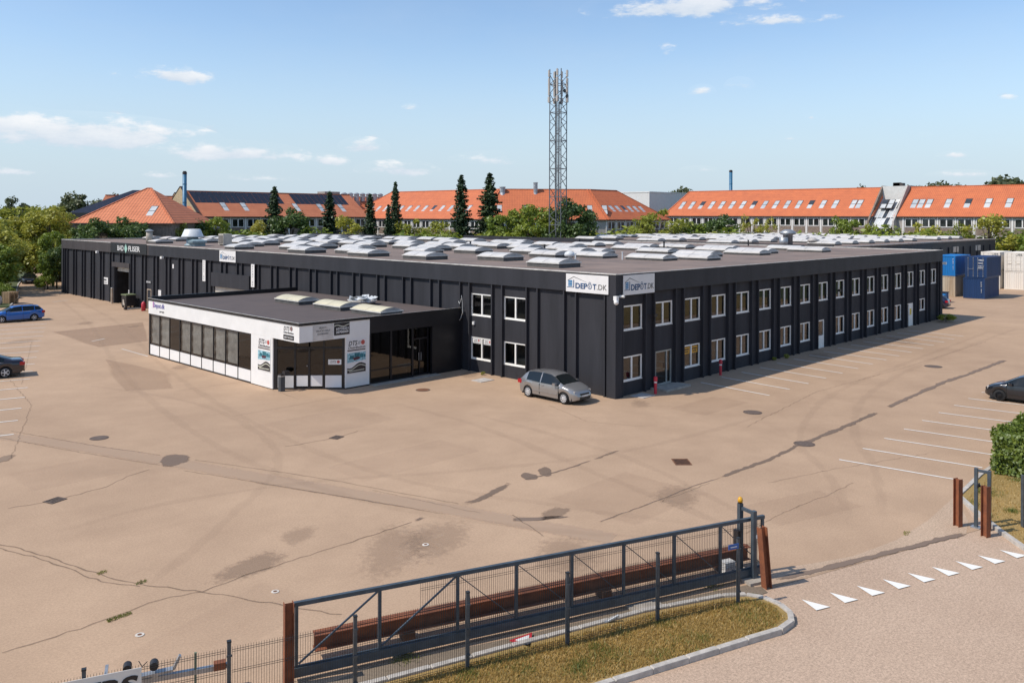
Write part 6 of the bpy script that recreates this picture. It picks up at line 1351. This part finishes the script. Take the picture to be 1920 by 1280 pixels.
lC = FAR(590, 185); wm = wing('office_block', 'plain orange roof carrying ventilation units behind the dark solar roof', lC - Ud * 4, lC + Ud * 24, 12, ZAT(398, 190, 640), ZAT(367, 190, 640), (0, 0), rwin=[14], rwz=.2, bays=False)
MB().box(9, 1.5, ZAT(385, 186, 610), 17, 4.5, ZAT(375, 186, 610)).box(8.5, 3, ZAT(375, 186, 610), 12.5, 6, ZAT(358, 186, 610)).build('plant_room', pm('plant_grey', (0.30, 0.29, 0.26), .7), wm)
for k in range(7): MB().lathe([(.6, 0), (.6, 1.6), (.75, 1.7), (.3, 2.0)], (14.5 + 1.7 * k, 4.2, ZAT(376, 186, 640)), 10).build('ventilator', M_GALV, wm)
# hipped roof at the far left
hA, hB = FAR(140, 122), FAR(322, 122); EZ4 = ZAT(417, 122, 230); RZ4 = ZAT(353, 130, 240)
wing('hipped_house', 'big orange hipped roof over brown brick at the far left', hA, hB, 16, EZ4, RZ4, (7.2, 6.6), bays=False, tile=M_TILEH, wall=M_BRICK, rwin=[9.6], rwz=.16)
dr = thing('dark_roof_house', 'dark pitched roof just behind the hipped orange roof', 'building', FAR(150, 148)); MB().poly([(-2, 0, ZAT(402, 148)), (8, 0, ZAT(402, 148)), (8, 6, ZAT(358, 150)), (6.5, 6, ZAT(358, 150))]).poly([(-2, 0, 0), (8, 0, 0), (8, 0, ZAT(402, 148)), (-2, 0, ZAT(402, 148))]).build('roof', M_SOLAR, dr); dr.rotation_euler = (0, 0, -YAW)

# ------------------------------------------------------------------ mast and flues
mp = FAR(1046, 132); HM = ZAT(131, 132, 1046)
mast = thing('lattice_mast', 'tall galvanised lattice radio mast with antenna panels', 'mast', mp, .25); w = .98; M_MAST = pm('mast_steel', (0.16, 0.17, 0.18), .5, .3, var=.12)
cs = [(-w, -w), (w, -w), (w, w), (-w, w)]
for (x, y) in cs: MB().tube((x, y, 0), (x, y, HM), .075, 6).build('leg', M_MAST, mast)
m = MB(); h = 1.45; n = int(HM / h)
for k in range(n):
    for i in range(4):
        a, b = cs[i], cs[(i + 1) % 4]; z0, z1 = k * h, (k + 1) * h
        if k % 2: m.bar((*a, z0), (*b, z1), .075)
        else: m.bar((*b, z0), (*a, z1), .075)
        if k % 3 == 0: m.bar((*a, z0), (*b, z0), .09)
m.build('lattice', M_MAST, mast)
ld = MB().bar((-.25, 0, 0), (-.25, 0, HM - 4), .05).bar((.25, 0, 0), (.25, 0, HM - 4), .05); [ld.bar((-.25, 0, k * .4), (.25, 0, k * .4), .03) for k in range(int((HM - 4) / .4))]; ld.bar((.45, .1, 0), (.45, .1, HM - 5), .16).bar((-.45, .1, 0), (-.45, .1, HM - 5), .12); ld.build('ladder', M_MAST, mast)
M_ANT = pm('antenna_beige', (0.50, 0.45, 0.40), .5, var=.08)
for (x, y) in [(-1.35, -.5), (.55, -1.25), (1.35, .1), (-.6, 1.3), (1.0, 1.2)]:
    MB().box(x - .17, y - .12, HM - 4.0, x + .17, y + .12, HM - 1.35).build('antenna_panel', M_ANT, mast); MB().box(x - .15, y - .12, HM - 1.1, x + .15, y + .12, HM - .1).build('antenna_panel', M_ANT, mast); MB().box(x - .2, y - .15, HM - 5.1, x + .2, y + .15, HM - 4.2).build('radio_unit', M_ANT, mast); MB().bar((x * .72, y * .72, HM - .6), (x, y, HM - .6), .06).bar((x * .72, y * .72, HM - 3.7), (x, y, HM - 3.7), .06).bar((x, y, HM - 5.2), (x, y, HM), .05).build('bracket', M_MAST, mast)
for (x, y, z) in [(-.35, -1.15, HM - 3.4), (.45, -1.2, HM - 4.1), (1.35, .35, HM - 4.9)]: MB().lathe([(.05, -.15), (.3, 0), (.32, .2)], n=12).xf(Matrix.Translation((x, y, z)) @ Matrix.Rotation(math.pi / 2, 4, 'X')).build('dish', M_INK, mast)
for (px, dist, py0, lab, r) in [(346, 140, 321, 'tall blue steel flue between the left roofs', .33), (1370, 208, 319, 'blue steel flue behind the right office roof', .40)]:
    zt = ZAT(py0, dist, px); t = thing('steel_flue', lab, 'chimney', FAR(px, dist)); M_FL = pm('blue_flue_paint', (0.045, 0.165, 0.285), .45, .1); MB().tube((0, 0, 0), (0, 0, zt - .5), r, 14).build('stack', M_FL, t, True); MB().lathe([(r * 1.08, zt - .499), (r * 1.08, zt - .15), (r * .8, zt - .149), (r * .8, zt)], n=14).build('cap', M_SOFFIT, t)
    [MB().lathe([(r * 1.05, z), (r * 1.05, z + .15)], n=14).build('band', M_FL, t) for z in np.arange(3, zt - 1, 3.0)]
# ------------------------------------------------------------------ vegetation
F_FRESH = foliage('fresh_leaves', (0.300, 0.350, 0.045), (0.165, 0.230, 0.034)); F_YEL = foliage('spring_leaves', (0.420, 0.410, 0.055), (0.265, 0.295, 0.044)); F_DARK = foliage('dark_leaves', (0.145, 0.205, 0.050), (0.075, 0.125, 0.036)); F_OLIVE = foliage('olive_leaves', (0.450, 0.430, 0.060), (0.290, 0.295, 0.050)); F_CON = foliage('spruce_needles', (0.066, 0.100, 0.040), (0.034, 0.060, 0.028), .10); F_FARG = foliage('far_leaves', (0.150, 0.165, 0.065), (0.090, 0.110, 0.055)); F_HEDGE = foliage('hedge_leaves', (0.280, 0.320, 0.042), (0.125, 0.175, 0.028))
M_BARK = pm('bark', (0.11, 0.085, 0.065), .95, var=.25, scale=4, bump=.5, bscale=12)


def leaf_mesh(name, C, size, mat, rng, outward=None, aspect=.7, flat=0.0):
    n = len(C); a = rng.normal(size=(n, 3)); nrm = rng.normal(size=(n, 3))
    if outward is not None: nrm = nrm * .55 + outward
    nrm[:, 2] += flat; nrm /= np.linalg.norm(nrm, axis=1)[:, None] + 1e-9
    a -= nrm * (a * nrm).sum(1)[:, None]; a /= np.linalg.norm(a, axis=1)[:, None] + 1e-9; b = np.cross(nrm, a); s = size[:, None]
    V = np.stack([C - a * s, C - b * s * aspect, C + a * s, C + b * s * aspect], 1).reshape(-1, 3)
    me = bpy.data.meshes.new(name); me.vertices.add(4 * n); me.vertices.foreach_set('co', V.astype(np.float32).ravel()); me.loops.add(4 * n); me.loops.foreach_set('vertex_index', np.arange(4 * n, dtype=np.int32))
    me.polygons.add(n); me.polygons.foreach_set('loop_start', np.arange(0, 4 * n, 4, dtype=np.int32)); me.update(calc_edges=True); me.materials.append(mat); return me


def broadleaf(seed, mat, h=10.0, rx=3.2, clumps=46, per=120, leaf=.20, base=.16, top=1.0, droop=0.0):
    rng = np.random.default_rng(seed); zc = h * (base + top) / 2; rz = h * (top - base) / 2; C = []; O = []; cen = []
    for k in range(clumps):
        d = rng.normal(size=3); d /= np.linalg.norm(d); r = rng.uniform(.35, 1.0) ** .5 * rng.uniform(.82, 1.06); c = np.array([d[0] * rx * r, d[1] * rx * r, zc + d[2] * rz * r * .92]); cr = rng.uniform(.20, .36) * rx; cen.append((c, cr))
        u = rng.normal(size=(per, 3)); u /= np.linalg.norm(u, axis=1)[:, None]; rad = rng.uniform(.45, 1.08, per)[:, None]; p = c + u * rad * cr * np.array([1, 1, .75]); p[:, 2] -= droop * rng.uniform(0, 1, per) * cr
        C.append(p); O.append(u)
    C = np.concatenate(C); O = np.concatenate(O); keep = C[:, 2] > .1; C = C[keep]; O = O[keep]; me = leaf_mesh('crown', C, leaf * rng.uniform(.55, 1.25, len(C)), mat, rng, O * .8, flat=.25)
    tr = MB(); tr.tube((0, 0, 0), (.05, .03, h * .35), h * .022, 8, h * .016); tr.tube((.05, .03, h * .35), (0, .1, h * .8), h * .016, 7, h * .004)
    for c, cr in cen[::2]: z0 = max(h * .15, min(h * .7, c[2] * .62)); tr.tube((.03, .03, z0), tuple(c), h * .007, 5, h * .002)
    return me, tr.mesh('trunk', M_BARK, True), h, rx


def conifer(seed, h=16.0, r=3.3):
    rng = np.random.default_rng(seed); C = []; S = []; O = []; tr = MB(); tr.tube((0, 0, 0), (0, 0, h * .97), h * .014, 7, h * .002); z = h * .05
    while z < h * .985:
        f = 1 - z / h; L = r * (f ** .72) * rng.uniform(.72, 1.18) + .16; nb = int(7 + 6 * f + rng.integers(0, 2)); ph = rng.uniform(0, 6.28)
        for b in range(nb):
            a = ph + 6.283 * b / nb + rng.uniform(-.25, .25); l = L * rng.uniform(.65, 1.15); n = max(7, int(17 * l)); t = rng.uniform(.04, 1.0, n); w = .16 + .26 * (1 - t); side = rng.normal(size=n) * w * l * .42
            x = np.cos(a) * l * t - np.sin(a) * side; y = np.sin(a) * l * t + np.cos(a) * side; zz = z - .42 * l * t + .20 * l * t ** 3 + rng.normal(size=n) * .05 - abs(side) * .25; C.append(np.stack([x, y, zz], 1)); S.append(np.full(n, .24) * rng.uniform(.7, 1.3, n)); O.append(np.tile([np.cos(a) * .3, np.sin(a) * .3, .9], (n, 1)))
            if l > .5: tr.tube((0, 0, z), (math.cos(a) * l * .85, math.sin(a) * l * .85, z - .22 * l), .025, 4, .008)
        z += h * .017 * (1 + .8 * f) * rng.uniform(.8, 1.2)
    C = np.concatenate(C); me = leaf_mesh('crown', C, np.concatenate(S), F_CON, rng, np.concatenate(O), aspect=.6); return me, tr.mesh('trunk', M_BARK, True), h, r


BL = {'fresh': [broadleaf(s, F_FRESH) for s in (1, 2)], 'yel': [broadleaf(s, F_YEL, clumps=34, per=95, leaf=.19) for s in (3, 4)], 'dark': [broadleaf(s, F_DARK, clumps=44) for s in (5, 6)], 'olive': [broadleaf(s, F_OLIVE, clumps=60, per=140, leaf=.17, base=.03) for s in (7, 8, 9)], 'far': [broadleaf(s, F_FARG, clumps=40, per=110, leaf=.24) for s in (10, 11)], 'bush': [broadleaf(s, F_FRESH, h=4, rx=2.4, clumps=34, per=110, leaf=.15, base=.02) for s in (12, 13)], 'ybush': [broadleaf(14, F_YEL, h=4, rx=2.4, clumps=30, per=90, leaf=.14, base=.02)], 'thin': [broadleaf(15, F_YEL, h=10, rx=2.6, clumps=26, per=46, leaf=.17, base=.25)]}
CON = [conifer(s) for s in (21, 22, 23)]
_cnt = {}


def tree(kind, px, dist, py, label, wx=1.0, z0=0.0, name=None, cat='tree', group=None, pos=None, hgt=None):
    src = (CON if kind == 'con' else BL[kind]); k = _cnt.get(kind, 0); _cnt[kind] = k + 1; crown, trunk, h, r = src[k % len(src)]
    p = Vector(pos) if pos is not None else FAR(px, dist); hh = hgt or (ZAT(py, dist, px) - z0); s = hh / h
    t = thing(name or ('spruce_tree' if kind == 'con' else 'shrub' if 'bush' in kind else 'broadleaf_tree'), label, cat, (p.x, p.y, z0), (k * 2.399) % 6.28, group or ('spruces behind the hall' if kind == 'con' else None)); t.scale = (s * wx, s * wx, s); put('crown', crown, t); put('trunk', trunk, t); return t


for (x, y, D, lab, w) in [(514, 347, 142, 'slim dark spruce standing before the solar roof', .95), (618, 357, 150, 'dark spruce right of the solar roof', 1.0), (694, 361, 148, 'dark spruce at the left hip of the centre roof', .85), (728, 381, 146, 'short spruce left of the taller slim one', .7), (741, 339, 149, 'tall slim spruce on the left arm of the centre roof', .72), (865, 325, 146, 'tall spruce left of the widest one', .85), (918, 321, 147, 'tallest and widest spruce left of the mast', 1.12)]: tree('con', x, D, y, lab, w)
GB = 'trees between the hall and the offices'
for (k, x, D, y, w, lab) in [('dark', 186, 119, 402, 1.1, 'dark green tree before the left half of the hipped roof'), ('dark', 240, 120, 405, 1.2, 'dark green tree before the right half of the hipped roof'), ('olive', 316, 126, 404, 1.0, 'yellowish tree at the right foot of the hipped roof'), ('dark', 357, 132, 396, .8, 'dark tree below the left blue flue'), ('fresh', 405, 136, 398, .8, 'light green tree right of the left blue flue'), ('yel', 372, 134, 412, .8, 'pale tree right below the yellow gable'),
                             ('olive', 490, 142, 404, .8, 'brownish tree left of the slim spruce'), ('dark', 546, 141, 388, 1.05, 'round dark green tree right of the slim spruce'), ('yel', 655, 146, 400, 1.15, 'yellow-green tree between two dark spruces'), ('yel', 768, 148, 402, .95, 'yellow-green tree right of the tall slim spruce'), ('yel', 822, 147, 410, 1.1, 'low yellow-green tree left of the tall spruces'), ('fresh', 942, 140, 392, .9, 'bright green tree right of the widest spruce'),
                             ('fresh', 990, 136, 373, 1.05, 'large bright green tree left of the mast foot'), ('dark', 1066, 134, 362, .95, 'tall mid-green tree right of the mast foot'), ('fresh', 1040, 139, 384, .8, 'bright green tree behind the mast foot'), ('yel', 1238, 150, 383, 1.25, 'large yellow-green tree at the gap between the offices'), ('thin', 1205, 148, 398, .9, 'thin pale tree left of the office gap'), ('fresh', 1297, 152, 408, 1.0, 'low green tree right of the office gap'), ('dark', 1352, 155, 400, 1.1, 'mid-green tree before the long right office block'), ('thin', 1408, 156, 398, .9, 'thin airy tree before the long right office block'), ('thin', 1440, 157, 402, .8, 'second thin airy tree before the long right office block'),
                             ('fresh', 1588, 152, 402, .9, 'small green tree left of the glass stairwell'), ('yel', 1625, 152, 415, .8, 'small pale tree at the foot of the glass stairwell'), ('yel', 1735, 145, 410, 1.2, 'low yellow-green tree right of the glass stairwell'), ('yel', 1852, 140, 397, 1.3, 'yellow-green tree at the right before the office'), ('thin', 1800, 142, 412, 1.0, 'thin pale tree left of the yellow-green one at the right')]:
    tree(k, x, D, y, lab, w, group=GB)
ORD = ['first', 'second', 'third', 'fourth', 'fifth', 'sixth', 'seventh', 'eighth', 'ninth', 'tenth', 'eleventh', 'twelfth', 'thirteenth', 'fourteenth', 'fifteenth', 'sixteenth', 'seventeenth', 'eighteenth', 'nineteenth', 'twentieth', 'twenty-first', 'twenty-second', 'twenty-third', 'twenty-fourth', 'twenty-fifth', 'twenty-sixth', 'twenty-seventh', 'twenty-eighth', 'twenty-ninth', 'thirtieth']
SH = [150, 268, 285, 335, 425, 455, 470, 585, 605, 710, 795, 845, 895, 960, 1015, 1100, 1125, 1160, 1185, 1260, 1280, 1325, 1375, 1385, 1460, 1550, 1660, 1700, 1765, 1890]
for i, x in enumerate(SH):
    D = 128 + (x > 420) * 12 + (x > 1100) * 6 + (x > 1250) * 4 - (x > 1640) * 8; tree('bush' if i % 3 else 'ybush', x, D, 421 + (i * 7) % 13, '%s shrub from the left in the row behind the roof edges' % ORD[i], 1.1 + .25 * (i % 3), group='shrubs behind the roof edges')
# left tree mass along the path
GL_ = 'trees beside the left path'
for (k, x, D, y, w, lab) in [('olive', 12, 128, 398, 1.4, 'broad olive tree at the left edge of the picture'), ('olive', 58, 132, 369, 1.35, 'tallest light green tree of the left group'), ('olive', 92, 128, 380, 1.1, 'light green tree right of the tallest one in the left group'), ('olive', -12, 114, 402, 1.3, 'feathery olive tree in front of the left group'), ('olive', 74, 168, 396, 1.5, 'feathery olive tree above the far left path'), ('olive', -30, 106, 410, 1.5, 'nearest olive tree on the left lawn'), ('fresh', 0, 104, 450, 1.2, 'low green tree on the left lawn beside the pallets'), ('fresh', 2, 128, 428, 1.1, 'shaded tree on the left lawn behind the black saloon'), ('olive', 112, 128, 402, 1.0, 'olive tree left of the hipped roof'), ('fresh', 100, 118, 425, .8, 'green tree at the far left end of the hall'), ('dark', 107, 115, 455, .8, 'dark shrubby tree hugging the left end of the hall'), ('fresh', 90, 114, 470, .8, 'bright shrubby tree beside the far left path')]:
    tree(k, x, D, y, lab, w, group=GL_)
tree('bush', 84, 113, 512, 'low bush at the end of the fence by the hall', 1.0, group=GL_); tree('bush', 2, 101, 528, 'low bush behind the pallet stack', 1.2, group=GL_)
for (x, D, y, w, lab) in [(28, 230, 366, .8, 'small dark tree on the far left skyline'), (120, 215, 366, .9, 'dark tree left of the tall birch on the skyline'), (144, 205, 357, 1.0, 'tall drooping birch left of the hipped roof'), (182, 210, 367, 1.0, 'grey-green tree behind the dark roof'), (212, 214, 360, .9, 'tree top behind the slope of the hipped roof'), (1282, 235, 343, .8, 'lone tree above the right office ridge'), (1610, 240, 344, .6, 'small tree top left of the glass stairwell'), (1712, 240, 340, .9, 'dark tree top right of the glass stairwell'), (1738, 244, 341, .8, 'second dark tree top right of the glass stairwell'), (1766, 238, 331, .9, 'tall tree top above the right office ridge'), (1800, 246, 342, .8, 'low tree top above the right office ridge'), (1868, 232, 320, 1.3, 'largest tree top above the right office ridge'), (1908, 238, 334, 1.0, 'tree top at the right edge above the roof')]:
    tree('far', x, D, y, lab, w, group='trees on the skyline')
far = np.random.default_rng(77); Cf = []
for k in range(420):
    x = far.uniform(-500, 2400); D = far.uniform(330, 520); p = FAR(x, D); hh = far.uniform(7, 14); r = far.uniform(4, 9); u = far.normal(size=(26, 3)); u /= np.linalg.norm(u, axis=1)[:, None]; c = np.array([p.x, p.y, hh * .5]); Cf.append(c + u * np.array([r, r, hh * .5]) * far.uniform(.6, 1.0, (26, 1)))
Cf = np.concatenate(Cf); tag(put('far_woodland', leaf_mesh('far_woodland', Cf, far.uniform(1.2, 2.4, len(Cf)), F_FARG, far)), 'low belt of woodland along the horizon', 'woodland', kind='stuff')
# hedge at the right, shrub at the far end of the front
rng = np.random.default_rng(5); hx0, hx1, hy0, hy1, hh = -.35, 13.5, -21.2, -18.75, 1.62; n = 30000
u = rng.uniform(hx0, hx1, n); v = rng.uniform(hy0, hy1, n); zz = rng.uniform(.05, hh, n); side = rng.integers(0, 5, n)
bump = .16 * np.sin(u * 1.9) + .12 * np.sin(u * 4.3 + v * 3) + .10 * np.sin(zz * 5 + u * 2.2); dep = np.abs(rng.normal(0, .13, n)); O = np.zeros((n, 3))
m0 = side <= 1; v[m0] = hy1 + bump[m0] - dep[m0]; O[m0] = (0, 1, .3); m1 = side == 2; u[m1] = hx0 + bump[m1] + dep[m1]; O[m1] = (-1, 0, .3); m2 = side >= 3; zz[m2] = hh + bump[m2] - dep[m2] - .10 * (np.sin(u[m2] * .9) > .2); O[m2] = (0, 0, 1)
C = np.stack([u, v, zz + .05], 1); hd = thing('hedge', 'dense green clipped hedge beside the right parking lines', 'hedge', ((hx0 + hx1) / 2, (hy0 + hy1) / 2, 0)); C[:, 0] -= (hx0 + hx1) / 2; C[:, 1] -= (hy0 + hy1) / 2
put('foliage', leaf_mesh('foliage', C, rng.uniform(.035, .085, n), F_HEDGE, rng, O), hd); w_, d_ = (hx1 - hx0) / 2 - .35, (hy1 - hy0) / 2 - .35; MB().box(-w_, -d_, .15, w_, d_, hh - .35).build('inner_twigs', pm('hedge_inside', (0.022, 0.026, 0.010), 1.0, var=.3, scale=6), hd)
for k in range(14): MB().tube((-w_ + k * w_ / 6.5, 0, -.02), (-w_ + k * w_ / 6.5 + .1, .1, 1.2), .03, 6, .012).build('stem', M_BARK, hd)
tree('bush', 0, 0, 0, 'low olive shrub at the far right foot of the window front', 1.8, pos=(50.4, -1.1, 0), hgt=.85)
for (px, py, s) in [(1475, 672, .35), (1452, 676, .3), (905, 703, .25)]:
    p = G(px, py); tree('ybush', 0, 0, 0, {1475: 'small weed tuft at the wall foot by the bays', 1452: 'smaller weed tuft at the wall foot by the bays', 905: 'weed tuft at the wall foot beside the slab'}[px], 1.0, pos=(p.x, p.y, 0), hgt=s, name='weed', cat='weed')
